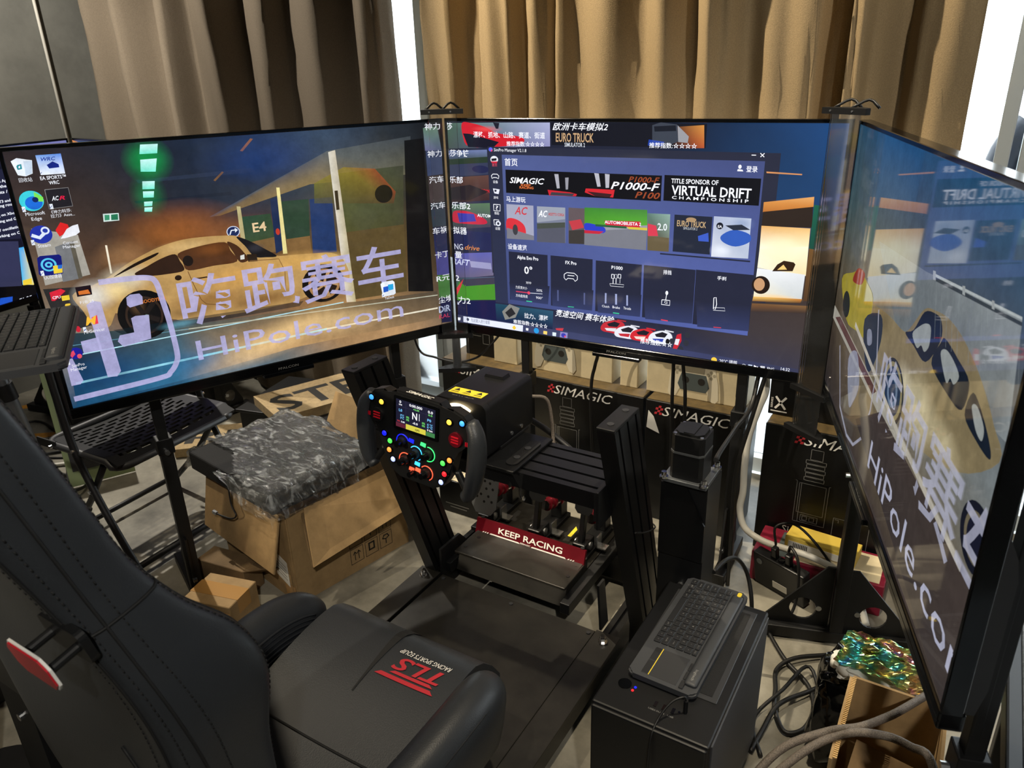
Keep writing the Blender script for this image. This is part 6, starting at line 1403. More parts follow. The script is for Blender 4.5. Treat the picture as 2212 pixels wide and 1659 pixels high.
bm = B(); gl = [(SX - .002 - .011 * smooth(k / 12), .85 + .235 * k / 12) for k in range(13)] + [(SX + .002 + .011 * smooth(k / 12), .85 + .235 * k / 12) for k in range(12, -1, -1)]
for k in range(12): 
    a_, b_, c_, d_ = gl[k], gl[k + 1], gl[24 - k], gl[25 - k]
    bm.faces.new([bm.verts.new((p[0], p[1], pad_z(p[0], p[1]) + .0018)) for p in (a_, b_, c_, d_)])
obj('groove_shade', bm, 'stitch', cu_, world=True)  # dark wedge laid on the pad, painted shade of the groove
bm = B(); tube(bm, [(SX - .2 + .4 * k / 10, .735, pad_z(SX - .2 + .4 * k / 10, .735) - .001) for k in range(11)], .0032, 6, smooth=0); obj('seam', bm, 'stitch', cu_, world=True)
for sgn in (-1, 1):
    P = [Vector((SX + sgn * x, y, z)) for x, y, z in ((.225, .52, .30), (.25, .62, .325), (.268, .74, .345), (.272, .86, .352), (.262, .95, .338), (.246, 1.00, .30))]
    P = crom(P, 5); RR = []
    for i, p in enumerate(P):
        t = i / (len(P) - 1); d = (P[min(i + 1, len(P) - 1)] - P[max(i - 1, 0)]).normalized(); a = d.cross(Vector((0, 0, 1))).normalized(); b = a.cross(d)
        w = .052 * (1 - .45 * max(0, (t - .75) / .25) ** 2); h = .062 * (1 - .4 * max(0, (t - .7) / .3) ** 2)
        RR.append([p + a * w * math.cos(q) + b * (h * math.sin(q) - (.06 if math.sin(q) < -.3 else 0)) for q in [2 * math.pi * k / 18 for k in range(18)]])
    bm = B(); loft(bm, RR); bo = obj('thigh_bolster', bm, 'leather', seat, world=True, smooth=80)
    m_ = bo.modifiers.new('soften', 'SUBSURF'); m_.levels = 1; m_.render_levels = 1
    bm = B(); tube(bm, [p + Vector((sgn * .042, 0, .030)) for p in P[2:-3]], .0026, 6, smooth=1); obj('seam', bm, 'stitch', bo, world=True)
    # ribbed inner cheek
    for q in range(9):
        bm = B(); tube(bm, [p + Vector((-sgn * (.047 + .0015 * q), 0, .022 - .011 * q)) for p in P[6:-4]], .0035, 6, smooth=0); obj('cheek_rib', bm, 'carbon_cloth', bo, world=True)
# embroidery, readable from the front of the seat
def on_pad(bm, idx0):
    for v in bm.verts: v.co.z = pad_z(v.co.x, v.co.y) + .0022
yl = 1.005
bm = B()
for a, b, y0, y1 in ((-.02, .135, .905, .914), (.01, .125, .919, .926)): prism(bm, [(SX + .035 + a, y0), (SX + .035 + b, y0), (SX + .035 + b - .012, y1), (SX + .035 + a + .012, y1)], 0, .0005)
text(bm, 'TLS', frame((SX + .165, .962, .34), (-1, 0, 0), (0, -1, 0)), .125, .034, True, True, res=3)
bmesh.ops.subdivide_edges(bm, edges=[e for e in bm.edges if e.calc_length() > .02], cuts=3, use_grid_fill=False); on_pad(bm, 0); obj('emblem', bm, 'red_embroidery', cu_, world=True)
bm = B(); text(bm, "RACING SPORT'S EQUIP", frame((SX + .168, .982, .34), (-1, 0, 0), (0, -1, 0)), .135, .012, True, True); on_pad(bm, 0); obj('emblem_lettering', bm, 'white_print', cu_, world=True)
# harness opening with bolted red octagonal plate on the shell
s = .66; pw = C0 + tv_ * s + Vector((.150, 0, 0)) - nf * (prof_at(s)[2] + .004)
M = frame(pw, (1, 0, 0), tv_)
bm = B(); prism(bm, rrect(.085, .05, .012), -.004, .006, M @ Matrix.Rotation(math.radians(0), 4, 'Z')); hr = obj('harness_bezel', bm, 'black_plastic', seat, world=True)
for k in (-1, 1):
    bm = B(); cyl(bm, M @ Vector((k * .026, 0, .0)), M @ Vector((k * .026, 0, -.040 if False else .045)), .006, n=12); obj('standoff', bm, 'black_steel', hr, world=True)
oc = [(-.040, -.012), (-.030, -.024), (.030, -.024), (.040, -.012), (.040, .012), (.030, .024), (-.030, .024), (-.040, .012)]
bm = B(); prism(bm, oc, .044, .046, M); prism(bm, [(x * 1.06, y * 1.08) for x, y in oc], .041, .044, M, mi=1); obj('red_plate', bm, ['red_plastic', 'white_print'], hr, world=True)

# ------------------------------------------------------------------ row of black cartons along the window
def strokes(bm, M, lines, w=.0014, mi=0):
    for pts in lines:
        for a, b in zip(pts[:-1], pts[1:]):
            a = Vector((*a, 0)); b = Vector((*b, 0)); d = (b - a)
            if d.length < 1e-6: continue
            n = Vector((-d.y, d.x, 0)).normalized() * w / 2; e = d.normalized() * w / 2
            f = bm.faces.new([bm.verts.new(M @ v) for v in (a - e + n, b + e + n, b + e - n, a - e - n)]); f.material_index = mi
def rect(x0, y0, x1, y1): return [(x0, y0), (x1, y0), (x1, y1), (x0, y1), (x0, y0)]
def motor_drawing():
    L = [rect(-.018, .20, .018, .235)]
    for k in range(5): L.append(rect(-.030 + .003 * (k % 2), .125 + k * .015, .030 - .003 * (k % 2), .137 + k * .015))
    L += [rect(-.048, -.03, .048, .118), rect(-.040, .005, .040, .112), [(-.052, .118), (.052, .118)], [(-.034, -.03), (-.034, .11)], rect(-.026, -.024, .026, -.002), rect(-.020, -.02, -.006, -.006), rect(.002, -.02, .016, -.006)]
    return L
CT = .465
def sim_carton(label, x0, x1, tx, y0=2.25, dep=.2, dx=None, extra=None, top=CT):
    t = thing('black_carton', label, 'carton', ((x0 + x1) / 2, y0 + dep / 2, 0), group='black cartons along the window')
    bm = B(); box2(bm, (x0, y0, 0), (x1, y0 + dep, top), bev=.003); c = obj('carton_body', bm, 'carton_black', t, world=True)
    bm = B(); box2(bm, (x0 + .004, y0 + .004, top - .001), (x1 - .004, y0 + dep - .004, top + .0015)); obj('lit_top', bm, 'carton_top_lit', t, world=True)
    F = frame((0, y0 - .0008, 0), (1, 0, 0), (0, 0, 1)); bm = B(); wr = .235
    text(bm, 'SIMAGIC', F @ Matrix.Translation((tx + .02, .415, 0)), min(wr, x1 - tx - .03), .036, False, True)
    obj('logo_lettering', bm, 'white_print', c, world=True)
    bm = B()
    for r in range(4):
        for q in range(3):
            if (r + q) % 2 == 0: prism(bm, [(0, 0), (.009, 0), (.011, .008), (.002, .008)], 0, .0004, F @ Matrix.Translation((tx - .008 + q * .0085 + r * .002, .416 + r * .0085, 0)))
    obj('logo_check', bm, 'red_print', c, world=True)
    if dx is not None:
        bm = B(); strokes(bm, F @ Matrix.Translation((dx, .17, 0)), motor_drawing()); 
        if extra: strokes(bm, F, extra)
        obj('line_drawing', bm, 'grey_print', c, world=True)
    return t, c, F
sim_carton('black carton with white logo, beside the brown curtain', -1.735, -1.352, -1.665)
sim_carton('black carton with white logo, behind the wheel base', -1.340, -.874, -1.245, dx=-1.17)
tC, cC, FC = sim_carton('black carton with white logo and a torn label, behind the motor', -.866, -.532, -.826, dx=-.72)
bm = B(); prism(bm, [(-.855, .425), (-.835, .405), (-.812, .345), (-.86, .36)], 0, .0006, FC); obj('torn_label', bm, 'paper_white', cC, world=True)
bm = B(); text(bm, 'Simagic', FC @ Matrix.Translation((-.72, .17 - .06, 0)), .09, .02); obj('model_lettering', bm, 'grey_print', cC, world=True)
tD, cD, FD = sim_carton('black carton with white logo and line drawing, beside the television near the window', -.462, .06, -.362, dx=-.298, extra=[rect(-.225, .085, -.12, .185), [(-.22, .18), (-.21, .18), (-.21, .17)]])
bm = B(); text(bm, 'Simagic', FD @ Matrix.Translation((-.375, .088, 0)), .105, .026); text(bm, 'ALPHA', FD @ Matrix.Translation((-.262, .086, 0)), .125, .026, True); obj('model_lettering', bm, 'white_print', cD, world=True)
# white console cartons standing on the row
def pad_drawing(bm, M):
    prism(bm, [(-.080, .0), (-.068, .052), (-.052, .070), (.052, .070), (.068, .052), (.080, .0), (.084, -.05), (.074, -.065), (.058, -.06), (.040, -.02), (-.040, -.02), (-.058, -.06), (-.074, -.065), (-.084, -.05)], 0, .0004, M, 0)
    prism(bm, [(-.040, .026), (.040, .026), (.046, .008), (.052, -.015), (.042, -.034), (-.042, -.034), (-.052, -.015), (-.046, .008)], .0004, .0007, M, 1)
    for x in (-.026, .026): prism(bm, [(x + .012 * math.cos(a), .002 + .012 * math.sin(a)) for a in [math.pi * k / 7 for k in range(14)]], .0007, .0010, M, 2)
    prism(bm, [(-.036, .066), (.036, .066), (.032, .030), (-.032, .030)], .0004, .0008, M, 3)
    for x, y in ((.056, .040), (.056, .020), (.046, .030), (.066, .030)): prism(bm, [(x + .0055 * math.cos(a), y + .0055 * math.sin(a)) for a in [math.pi * k / 6 for k in range(12)]], .0004, .0007, M, 3)
    for x, y in ((-.056, .040), (-.056, .022), (-.047, .031), (-.065, .031)): prism(bm, [(x - .004, y - .005), (x + .004, y - .005), (x + .004, y + .005), (x - .004, y + .005)], .0004, .0007, M, 3)
    for s in (-1, 1): prism(bm, [(s * .070, .062), (s * .044, .074), (s * .046, .079), (s * .070, .068)], .0004, .0008, M, 2)
def white_carton(label, x0, x1, pad=None, y0=2.315, h=.40, dep=.11):
    t = thing('white_carton', label, 'carton', ((x0 + x1) / 2, y0 + dep / 2, CT + .0015), group='white cartons standing on the black ones')
    bm = B(); box2(bm, (x0, y0, CT + .0015), (x1, y0 + dep, CT + h), bev=.003); c = obj('carton_body', bm, 'carton_white', t, world=True)
    if pad is not None:
        bm = B(); pad_drawing(bm, frame((pad[0], y0 - .0005, pad[1]), (1, 0, 0), (0, 0, 1)) @ Matrix.Diagonal((1.05, 1.05, 1, 1))); obj('gamepad_print', bm, ['pad_white', 'pad_dark', 'ink', 'pad_line'], c, world=True)
    return t
white_carton('white carton with a printed gamepad, above the carton behind the wheel base', -1.372, -1.022, (-1.255, .545))
white_carton('narrow white carton between the two gamepad cartons', -.992, -.925)
white_carton('white carton with a printed gamepad, above the carton with a torn label', -.892, -.548, (-.725, .532))
white_carton('small white carton beside the black keypad carton', -1.525, -1.42)
t = thing('dark_carton', 'plain black carton with grey symbols, beside the small white carton', 'carton', (-1.61, 2.40, CT + .0015))
bm = B(); box2(bm, (-1.675, 2.34, CT + .0015), (-1.535, 2.44, .86), bev=.003); c = obj('carton_body', bm, 'carton_black', t, world=True)
bm = B(); F = frame((0, 2.3392, 0), (1, 0, 0), (0, 0, 1)); strokes(bm, F, [rect(-1.655, .60, -1.62, .64), rect(-1.60, .60, -1.57, .64), [(-1.65, .55), (-1.60, .55)], rect(-1.59, .52, -1.56, .56), [(-1.655, .70), (-1.555, .70)]], .002); obj('symbol_print', bm, 'grey_print', c, world=True)
t = thing('console_carton', 'black console carton with a big X, on the carton beside the television near the window', 'carton', (-.25, 2.4, CT + .0015))
bm = B(); box2(bm, (-.475, 2.32, CT + .0015), (-.06, 2.44, .86), bev=.003); c = obj('carton_body', bm, 'carton_black', t, world=True)
F = frame((0, 2.3192, 0), (1, 0, 0), (0, 0, 1)); bm = B()
strokes(bm, F, [[(-.452, .492), (-.424, .528)], [(-.452, .528), (-.424, .492)]], .007); strokes(bm, F, [[(-.465, .480), (-.418, .480)]], .004); text(bm, 'SERIES', frame((-.462, 2.3192, .490), (0, 0, 1), (-1, 0, 0)), .036, .006, True); obj('x_lettering', bm, 'white_print', c, world=True)

# maroon game console carton, power strip brick and small yellow carton on the floor
t = thing('maroon_carton', 'long maroon carton lying on the floor with an upside-down logo', 'carton', (-.235, 2.15, 0))
bm = B(); box2(bm, (-.425, 2.07, 0), (-.045, 2.235, .105), bev=.003); c = obj('carton_body', bm, 'maroon_carton', t, world=True)
bm = B(); box2(bm, (-.30, 2.08, .105), (-.06, 2.22, .1065)); obj('pale_print', bm, 'carton_white', c, world=True)
bm = B(); box2(bm, (-.36, 2.08, .105), (-.305, 2.22, .1063)); obj('dark_print', bm, 'pad_dark', c, world=True)
bm = B(); Fm = frame((-.105, 2.0692, .078), (-1, 0, 0), (0, 0, -1)); text(bm, 'Nintendo', Fm @ Matrix.Translation((.010, .0, 0)), .085, .018, True, mirror=False); strokes(bm, Fm, [rect(0, -.010, .105, .028)], .0025); obj('logo_lettering', bm, 'grey_print', c, world=True)
t = thing('yellow_carton', 'small yellow and white carton lying on the maroon carton', 'carton', (-.24, 2.17, .107))
bm = B(); box(bm, (-.235, 2.17, .127), (.21, .08, .038), rotz(math.radians(-5)), bev=.002); c = obj('carton_body', bm, 'yellow_carton', t, world=True)
bm = B(); box(bm, (-.237, 2.127, .124), (.19, .003, .022), rotz(math.radians(-5))); lb = obj('paper_label', bm, 'paper_white', c, world=True)
bm = B()
for k in range(9): box(bm, (-.315 + k * .005, 2.1325 - .0005 * k, .124), (.002, .003, .016), rotz(math.radians(-5)))
obj('bar_code', bm, 'ink', lb, world=True)
t = thing('power_brick', 'black power brick with cables, leaning on the maroon carton', 'power supply', (-.32, 2.04, 0))
R = rotz(math.radians(-22)) @ Matrix.Rotation(math.radians(12), 4, 'X')
bm = B(); box(bm, (-.322, 2.033, .068), (.175, .035, .125), R, bev=.004); c = obj('brick_body', bm, 'black_plastic', t, world=True)
Mb2 = Matrix.Translation((-.322, 2.033, .068)) @ R
bm = B(); prism(bm, rrect(.05, .026, .002), 0, .0008, Mb2 @ Matrix(((1, 0, 0, .005), (0, 0, -1, -.0176), (0, 1, 0, -.03), (0, 0, 0, 1)))); obj('rating_label', bm, 'paper_white', c, world=True)
for k in range(4):
    bm = B(); box(bm, Mb2 @ Vector((-.02 + k * .024, 0, .066)), (.016, .02, .008), R, bev=.001, seg=1); obj('socket', bm, 'black_gloss', c, world=True)
bm = B(); cyl(bm, Mb2 @ Vector((-.065, -.0178, .035)), Mb2 @ Vector((-.065, -.0190, .035)), .010, n=18); obj('round_emblem', bm, 'alu_grey', c, world=True)
for k in (0, 2):
    bm = B(); box(bm, Mb2 @ Vector((-.02 + k * .024, 0, .088)), (.018, .020, .036), R, bev=.004); pl_ = obj('plug', bm, 'black_plastic', c, world=True)

# ------------------------------------------------------------------ big open carton with the wrapped foam slab
def flat(bm, quad, th=.004, mi=0):
    a, b, c_, d = [Vector(p) for p in quad]; n = (b - a).cross(d - a).normalized() * th
    V = [bm.verts.new(p) for p in (a, b, c_, d)] + [bm.verts.new(p + n) for p in (a, b, c_, d)]
    for f in ((3, 2, 1, 0), (4, 5, 6, 7), (0, 1, 5, 4), (1, 2, 6, 5), (2, 3, 7, 6), (3, 0, 4, 7)):
        g = bm.faces.new([V[i] for i in f]); g.material_index = mi
BA = math.radians(-11); ux = Vector((math.cos(BA), math.sin(BA), 0)); uy = Vector((-math.sin(BA), math.cos(BA), 0)); NC = Vector((-1.598, 1.268, 0)); H_ = .318
def bp(x, y, z): return NC + ux * x + uy * y + Vector((0, 0, z))
bw, bl = .43, .44
t = thing('open_carton', 'large open brown carton with folded-out flaps and handling symbols', 'carton', bp(-bw / 2, bl / 2, 0))
for nm, q in (('front_panel', [bp(-bw, 0, 0), bp(0, 0, 0), bp(0, 0, H_), bp(-bw, 0, H_)]), ('side_panel', [bp(0, 0, 0), bp(0, bl, 0), bp(0, bl, H_), bp(0, 0, H_)]), ('back_panel', [bp(0, bl, 0), bp(-bw, bl, 0), bp(-bw, bl, H_), bp(0, bl, H_)]), ('side_panel', [bp(-bw, bl, 0), bp(-bw, 0, 0), bp(-bw, 0, H_), bp(-bw, bl, H_)]), ('bottom', [bp(-bw, 0, .002), bp(-bw, bl, .002), bp(0, bl, .002), bp(0, 0, .002)])):
    bm = B(); flat(bm, q); o = obj(nm, bm, 'cardboard', t, world=True)
    if nm == 'side_panel' and not any(c.name.startswith('symbol') for c in t.children_recursive):
        Fs = frame(bp(.0055, 0, 0), uy, (0, 0, 1)); bmx = B()
        for r in range(2):
            for k in range(3):
                x0, y0 = .20 + k * .060, .035 + r * .062; strokes(bmx, Fs, [rect(x0, y0, x0 + .05, y0 + .055)], .0018)
                if (r + k) % 3 == 0:
                    for xx in (.017, .032): strokes(bmx, Fs, [[(x0 + xx, y0 + .012), (x0 + xx, y0 + .042)], [(x0 + xx - .006, y0 + .034), (x0 + xx, y0 + .042), (x0 + xx + .006, y0 + .034)]], .003)
                elif (r + k) % 3 == 1: strokes(bmx, Fs, [rect(x0 + .015, y0 + .02, x0 + .035, y0 + .045)], .006)
                else: strokes(bmx, Fs, [[(x0 + .012, y0 + .034), (x0 + .018, y0 + .044), (x0 + .032, y0 + .044), (x0 + .038, y0 + .034), (x0 + .025, y0 + .028), (x0 + .012, y0 + .034)], [(x0 + .025, y0 + .028), (x0 + .025, y0 + .012)]], .004)
        obj('symbol_print', bmx, 'ink', o, world=True)
    if nm == 'front_panel':
        bmx = B(); prism(bmx, [(.33, .07), (.40, .05), (.40, .14), (.33, .16)], 0, .0008, frame(bp(-bw, -.0052, 0), ux, (0, 0, 1))); sl = obj('shipping_label', bmx, 'paper_white', o, world=True)
        bmx = B(); Fl = frame(bp(-bw, -.0062, 0), ux, (0, 0, 1)); strokes(bmx, Fl, [[(.34, .135 - .012 * k), (.39, .120 - .012 * k)] for k in range(5)], .002); obj('label_print', bmx, 'ink', sl, world=True)
        bmx = B(); prism(bmx, [(.37, .0), (.428, .0), (.428, .06), (.37, .06)], 0, .0006, frame(bp(-bw, -.005, 0), ux, (0, 0, 1))); obj('packing_tape', bmx, 'tape_brown', o, world=True)
# flaps folded down over the front and the side, one standing up at the back
bm = B(); flat(bm, [bp(-bw - .03, -.012, H_ + .002), bp(-.02, -.008, H_ + .002), bp(-.015, -.060, .135), bp(-bw + .01, -.070, .15)], .005); obj('flap', bm, 'cardboard', t, world=True)
bm = B(); flat(bm, [bp(.006, .06, H_ + .002), bp(.010, bl + .02, H_ + .004), bp(.105, bl + .03, .215), bp(.085, .02, .165)], .005); obj('flap', bm, 'cardboard', t, world=True)
bm = B(); flat(bm, [bp(.004, .05, H_ - .012), bp(.006, bl - .05, H_ - .012), bp(.070, bl - .06, .19), bp(.060, .03, .150)], .004); obj('flap', bm, 'cardboard_dark', t, world=True)
bm = B(); flat(bm, [bp(0, bl, H_), bp(-bw, bl, H_), bp(-bw + .02, bl + .05, H_ + .13), bp(-.05, bl + .05, H_ + .14)], .004); obj('flap', bm, 'cardboard', t, world=True)
# foam slab on the carton mouth, wrapped in crumpled film
PA = math.radians(-9); qx = Vector((math.cos(PA), math.sin(PA), 0)); qy = Vector((-math.sin(PA), math.cos(PA), 0)); PC = Vector((-1.822, 1.468, H_ + .008))
t = thing('foam_slab', 'black foam slab wrapped in clear crumpled film on the open carton', 'package', PC)
def pp(x, y, z): return PC + qx * x + qy * y + Vector((0, 0, z))
bm = B(); box(bm, pp(0, 0, .034), (.475, .385, .066), Matrix.Rotation(PA, 4, 'Z'), bev=.006); obj('slab', bm, 'foam', t, world=True)
rnd = random.Random(4); nx, ny = 44, 38; bm = B(); V = []
def wr(i, j):
    x = -.5 + i / nx; y = -.5 + j / ny
    z = .073 + .010 * abs(math.sin(9 * x + 5 * y + 2 * math.sin(7 * y))) * abs(math.cos(13 * y - 3 * x)) + .007 * rnd.random() * rnd.random() + .022 * math.exp(-((x + .05) ** 2 + (y - .42) ** 2) / .02)
    X_, Y_ = x * .53, y * .43
    drop = max(0, abs(X_) - .238) + max(0, abs(Y_) - .193)
    z -= drop * 1.9
    if x < -.3 and y < -.1: z = max(z, .0695)
    return (X_ + .004 * (rnd.random() - .5), Y_ + .004 * (rnd.random() - .5), z)
for j in range(ny + 1): V.append([bm.verts.new(pp(*wr(i, j))) for i in range(nx + 1)])
for j in range(ny):
    for i in range(nx):
        if j < 9 and i < nx * .62 - j * 1.5: continue
        bm.faces.new((V[j][i], V[j][i + 1], V[j + 1][i + 1], V[j + 1][i]))
bmesh.ops.delete(bm, geom=[v for v in bm.verts if not v.link_faces], context='VERTS')
obj('film', bm, 'plastic_film', t, world=True, smooth=55)
# hanging skirt of film at the near corner
bm = B(); rows = []
for j in range(9):
    rows.append([])
    for i in range(22):
        a = i / 21; x = .238 if a > .35 else -.02 + .258 * (a / .35); y = -.193 if a <= .35 else -.193 + .30 * (a - .35) / .65
        o = .008 + .012 * rnd.random() + .012 * j / 8
        nx_, ny_ = (0, -1) if a < .33 else ((.7, -.7) if a < .38 else (1, 0))
        rows[-1].append(bm.verts.new(pp(x + nx_ * o, y + ny_ * o, .072 - .0105 * j * (1.0 if a > .2 else a / .2) + .006 * rnd.random())))
for j in range(8):
    for i in range(21): bm.faces.new((rows[j][i], rows[j][i + 1], rows[j + 1][i + 1], rows[j + 1][i]))
obj('film_skirt', bm, 'plastic_film', t, world=True)
bm = B(); rows = []
for j in range(6):
    rows.append([bm.verts.new(pp(-.24 - .010 * j + .012 * rnd.random(), -.195 + .018 * i + .008 * rnd.random(), .070 - .018 * j + .01 * rnd.random())) for i in range(9)])
for j in range(5):
    for i in range(8): bm.faces.new((rows[j][i], rows[j][i + 1], rows[j + 1][i + 1], rows[j + 1][i]))
tube(bm, [pp(-.29, -.17, -.01), pp(-.31, -.19, -.02), pp(-.318, -.21, -.05)], .003, 6); obj('film_tail', bm, 'plastic_film', t, world=True)
bm = B(); tube(bm, [pp(.06, -.17, .074), pp(.03, -.200, .072), pp(.025, -.206, .03), pp(.03, -.21, -.03), pp(.055, -.214, -.055), pp(.03, -.218, -.075), pp(-.02, -.22, -.085), pp(-.055, -.222, -.088)], .0028, 8); ld = obj('lead', bm, 'cable_black', t, world=True)
bm = B(); box(bm, pp(-.066, -.222, -.088), (.022, .010, .011), Matrix.Rotation(PA, 4, 'Z'), bev=.001, seg=1); obj('lead_plug', bm, 'silver', ld, world=True)

# two small cartons on the floor in front
def small_carton(label, c, s, a, m, tape=True, flap=False):
    t = thing('small_carton', label, 'carton', (c[0], c[1], 0), (0, 0, math.radians(a)), 'small brown cartons on the floor')
    bm = B(); box2(bm, (-s[0] / 2, -s[1] / 2, 0), (s[0] / 2, s[1] / 2, s[2]), bev=.002, seg=1); o = obj('carton_body', bm, m, t)
    if tape:
        bm = B(); box2(bm, (-s[0] / 2 - .0008, -.028, s[2] * .55), (s[0] / 2 + .0008, .028, s[2] + .0008)); obj('packing_tape', bm, 'tape_brown', o)
        bm = B(); flat(bm, [(-s[0] / 2, -s[1] / 2 - .001, s[2] * .5), (s[0] / 2, -s[1] / 2 - .001, s[2] * .45), (s[0] / 2, -s[1] / 2 - .001, s[2] * .8), (-s[0] / 2, -s[1] / 2 - .001, s[2] * .85)], .0006); obj('packing_tape', bm, 'tape_brown', o)
    if flap:
        bm = B(); flat(bm, [(s[0] / 2, -s[1] / 2, s[2]), (s[0] / 2, s[1] / 2, s[2]), (s[0] / 2 + .09, s[1] / 2, s[2] - .02), (s[0] / 2 + .09, -s[1] / 2 + .03, s[2] + .02)], .003); obj('flap', bm, m, t)
    return t
small_carton('small taped brown carton standing in front of the darker one', (-1.745, 1.105), (.165, .13, .108), 14, 'cardboard')
small_carton('darker brown carton with an open flap, behind the small taped one', (-1.862, 1.232), (.19, .08, .10), 8, 'cardboard_dark', tape=False, flap=True)

t = thing('low_carton', 'low black carton with a pale patterned lid, under the steering wheel', 'carton', (-1.41, 2.02, 0))
bm = B(); box2(bm, (-1.54, 1.93, 0), (-1.28, 2.11, .135), bev=.003); c = obj('carton_body', bm, 'carton_black', t, world=True)
bm = B(); box2(bm, (-1.535, 1.935, .135), (-1.285, 2.105, .137)); l_ = obj('patterned_lid', bm, 'carton_white', c, world=True)
bm = B(); F = frame((-1.535, 1.935, .1375), (1, 0, 0), (0, 1, 0)); strokes(bm, F, [[(.02 + .03 * k, .0), (.0 + .03 * k + .05, .16)] for k in range(7)], .008); obj('lid_stripes', bm, 'pad_line', l_, world=True)
bm = B(); F = frame((-1.54, 1.9292, 0), (1, 0, 0), (0, 0, 1)); strokes(bm, F, [[(.03, .038), (.13, .038)], [(.05, .026), (.12, .026)]], .004); obj('small_print', bm, 'grey_print', c, world=True)

# ------------------------------------------------------------------ folding chair with perforated seat
ch = thing('folding_chair', 'black folding chair with a perforated plastic seat', 'chair', (-2.34, 1.335, 0), (0, 0, math.radians(3)))
# local: x towards the chair's front, y across
SWd, SDp = .47, .37
NX, NY = 29, 36
bm = B(); V = []
for i in range(NX + 1):
    V.append([])
    for j in range(NY + 1):
        u = -1 + 2 * i / NX; v = -1 + 2 * j / NY
        x = u * SDp / 2; y = v * SWd / 2 * (1 - .06 * max(0, -u)); z = .435 - .014 * (1 - v * v) - .02 * max(0, u - .7) / .3 * 1.0 + .004 * u
        V[-1].append(bm.verts.new((x, y, z)))
for i in range(NX):
    for j in range(NY):
        inner = 3 <= i < NX - 3 and 3 <= j < NY - 3
        if inner and i % 2 == 1 and (j + (2 if (i // 2) % 2 else 0)) % 4 != 0: continue
        bm.faces.new((V[i][j], V[i + 1][j], V[i + 1][j + 1], V[i][j + 1]))
bmesh.ops.delete(bm, geom=[v for v in bm.verts if not v.link_faces], context='VERTS')
st_ = obj('seat', bm, 'black_plastic', ch); s_ = st_.modifiers.new('thickness', 'SOLIDIFY'); s_.thickness = .010
rim = rrect(SDp, SWd, .05)
bm = B(); tube(bm, [(x, y, .424 - (.018 if x > .15 else 0)) for x, y in rim] + [(rim[0][0], rim[0][1], .406)], .012, 8, smooth=0); obj('seat_rim', bm, 'dark_grey_plastic', ch)
for s in (-1, 1):
    y = s * (SWd / 2 + .012)
    bm = B(); tube(bm, [(-.03, y, .82), (-.02, y, .60), (.0, y, .42), (.08, y, .22), (.19, y, .012)], .012, 10, smooth=4); obj('front_leg', bm, 'black_steel', ch)
    bm = B(); tube(bm, [(.10, y - s * .02, .40), (-.06, y - s * .02, .20), (-.26, y - s * .02, .012)], .011, 10, smooth=4); obj('rear_leg', bm, 'black_steel', ch)
    bm = B(); box(bm, (-.16, y - s * .004, .43), (.10, .006, .03), bev=.002); obj('hinge_plate', bm, 'black_steel', ch)
    for px_, pz_ in ((-.12, .43), (.035, .30), (.0, .44)):
        bm = B(); cyl(bm, (px_, y + s * .005, pz_), (px_, y + s * .014, pz_), .006, n=10); obj('rivet', bm, 'silver', ch)
    for px_ in (.19, -.26):
        bm = B(); cyl(bm, (px_, y if px_ > 0 else y - s * .02, 0), (px_, y if px_ > 0 else y - s * .02, .022), .015, n=12); obj('foot_cap', bm, 'black_plastic', ch)
bm = B(); tube(bm, [(.165, -SWd / 2 - .012, .04), (.165, SWd / 2 + .012, .04)], .011, 8, smooth=0); obj('cross_bar', bm, 'black_steel', ch)
bm = B(); tube(bm, [(-.235, -SWd / 2 + .008, .045), (-.235, SWd / 2 - .008, .045)], .010, 8, smooth=0); obj('cross_bar', bm, 'black_steel', ch)
bm = B(); rows = []
for i in range(9):
    t_ = i / 8; rows.append([Vector((-.04 - .03 * math.sin(math.pi * k / 12) + .02 * t_, -SWd / 2 + SWd * k / 12, .82 - .30 * t_ + .02 * math.sin(math.pi * k / 12) * (1 if i == 0 else -.5 if i == 8 else 0))) for k in range(13)])
V = [[bm.verts.new(p) for p in r] for r in rows]
for i in range(8):
    for k in range(12):
        f = bm.faces.new((V[i][k], V[i][k + 1], V[i + 1][k + 1], V[i + 1][k])); f.smooth = True
o = obj('backrest', bm, 'black_plastic', ch); s_ = o.modifiers.new('thickness', 'SOLIDIFY'); s_.thickness = .018

# ------------------------------------------------------------------ computer tower and keyboards
px0, px1, py0, py1, pz = -.478, -.245, 1.012, 1.445, .385
pc = thing('computer_tower', 'black computer tower with a mesh top panel, carrying a keyboard', 'computer', ((px0 + px1) / 2, (py0 + py1) / 2, 0))
bm = B(); box2(bm, (px0, py0 + .008, .012), (px1, py1, pz), bev=.004); body_ = obj('case_body', bm, 'black_plastic', pc, world=True)
bm = B(); box2(bm, (px0 + .002, py0, .015), (px1 - .002, py0 + .010, pz - .004), bev=.004); obj('front_panel', bm, 'black_plastic', pc, world=True)
bm = B(); box2(bm, (px1 - .001, py0 + .02, .02), (px1 + .003, py1 - .01, pz - .006), bev=.001, seg=1); obj('side_panel', bm, 'slate_plastic', pc, world=True)  # bluish grey here is window light on the black case, put into the colour
bm = B(); box2(bm, (px0 + .03, py0 + .115, pz), (px1 - .02, py1 - .02, pz + .002), bev=.001, seg=1); fl = obj('filter_frame', bm, 'dark_grey_plastic', pc, world=True)
bm = B(); box2(bm, (px0 + .042, py0 + .127, pz + .0015), (px1 - .032, py1 - .032, pz + .003)); obj('dust_mesh', bm, 'foam', fl, world=True)
bm = B(); cyl(bm, (px0 + .04, py0 + .078, pz), (px0 + .04, py0 + .078, pz + .002), .0135, n=24); obj('power_button', bm, 'black_gloss', pc, world=True, smooth=30)
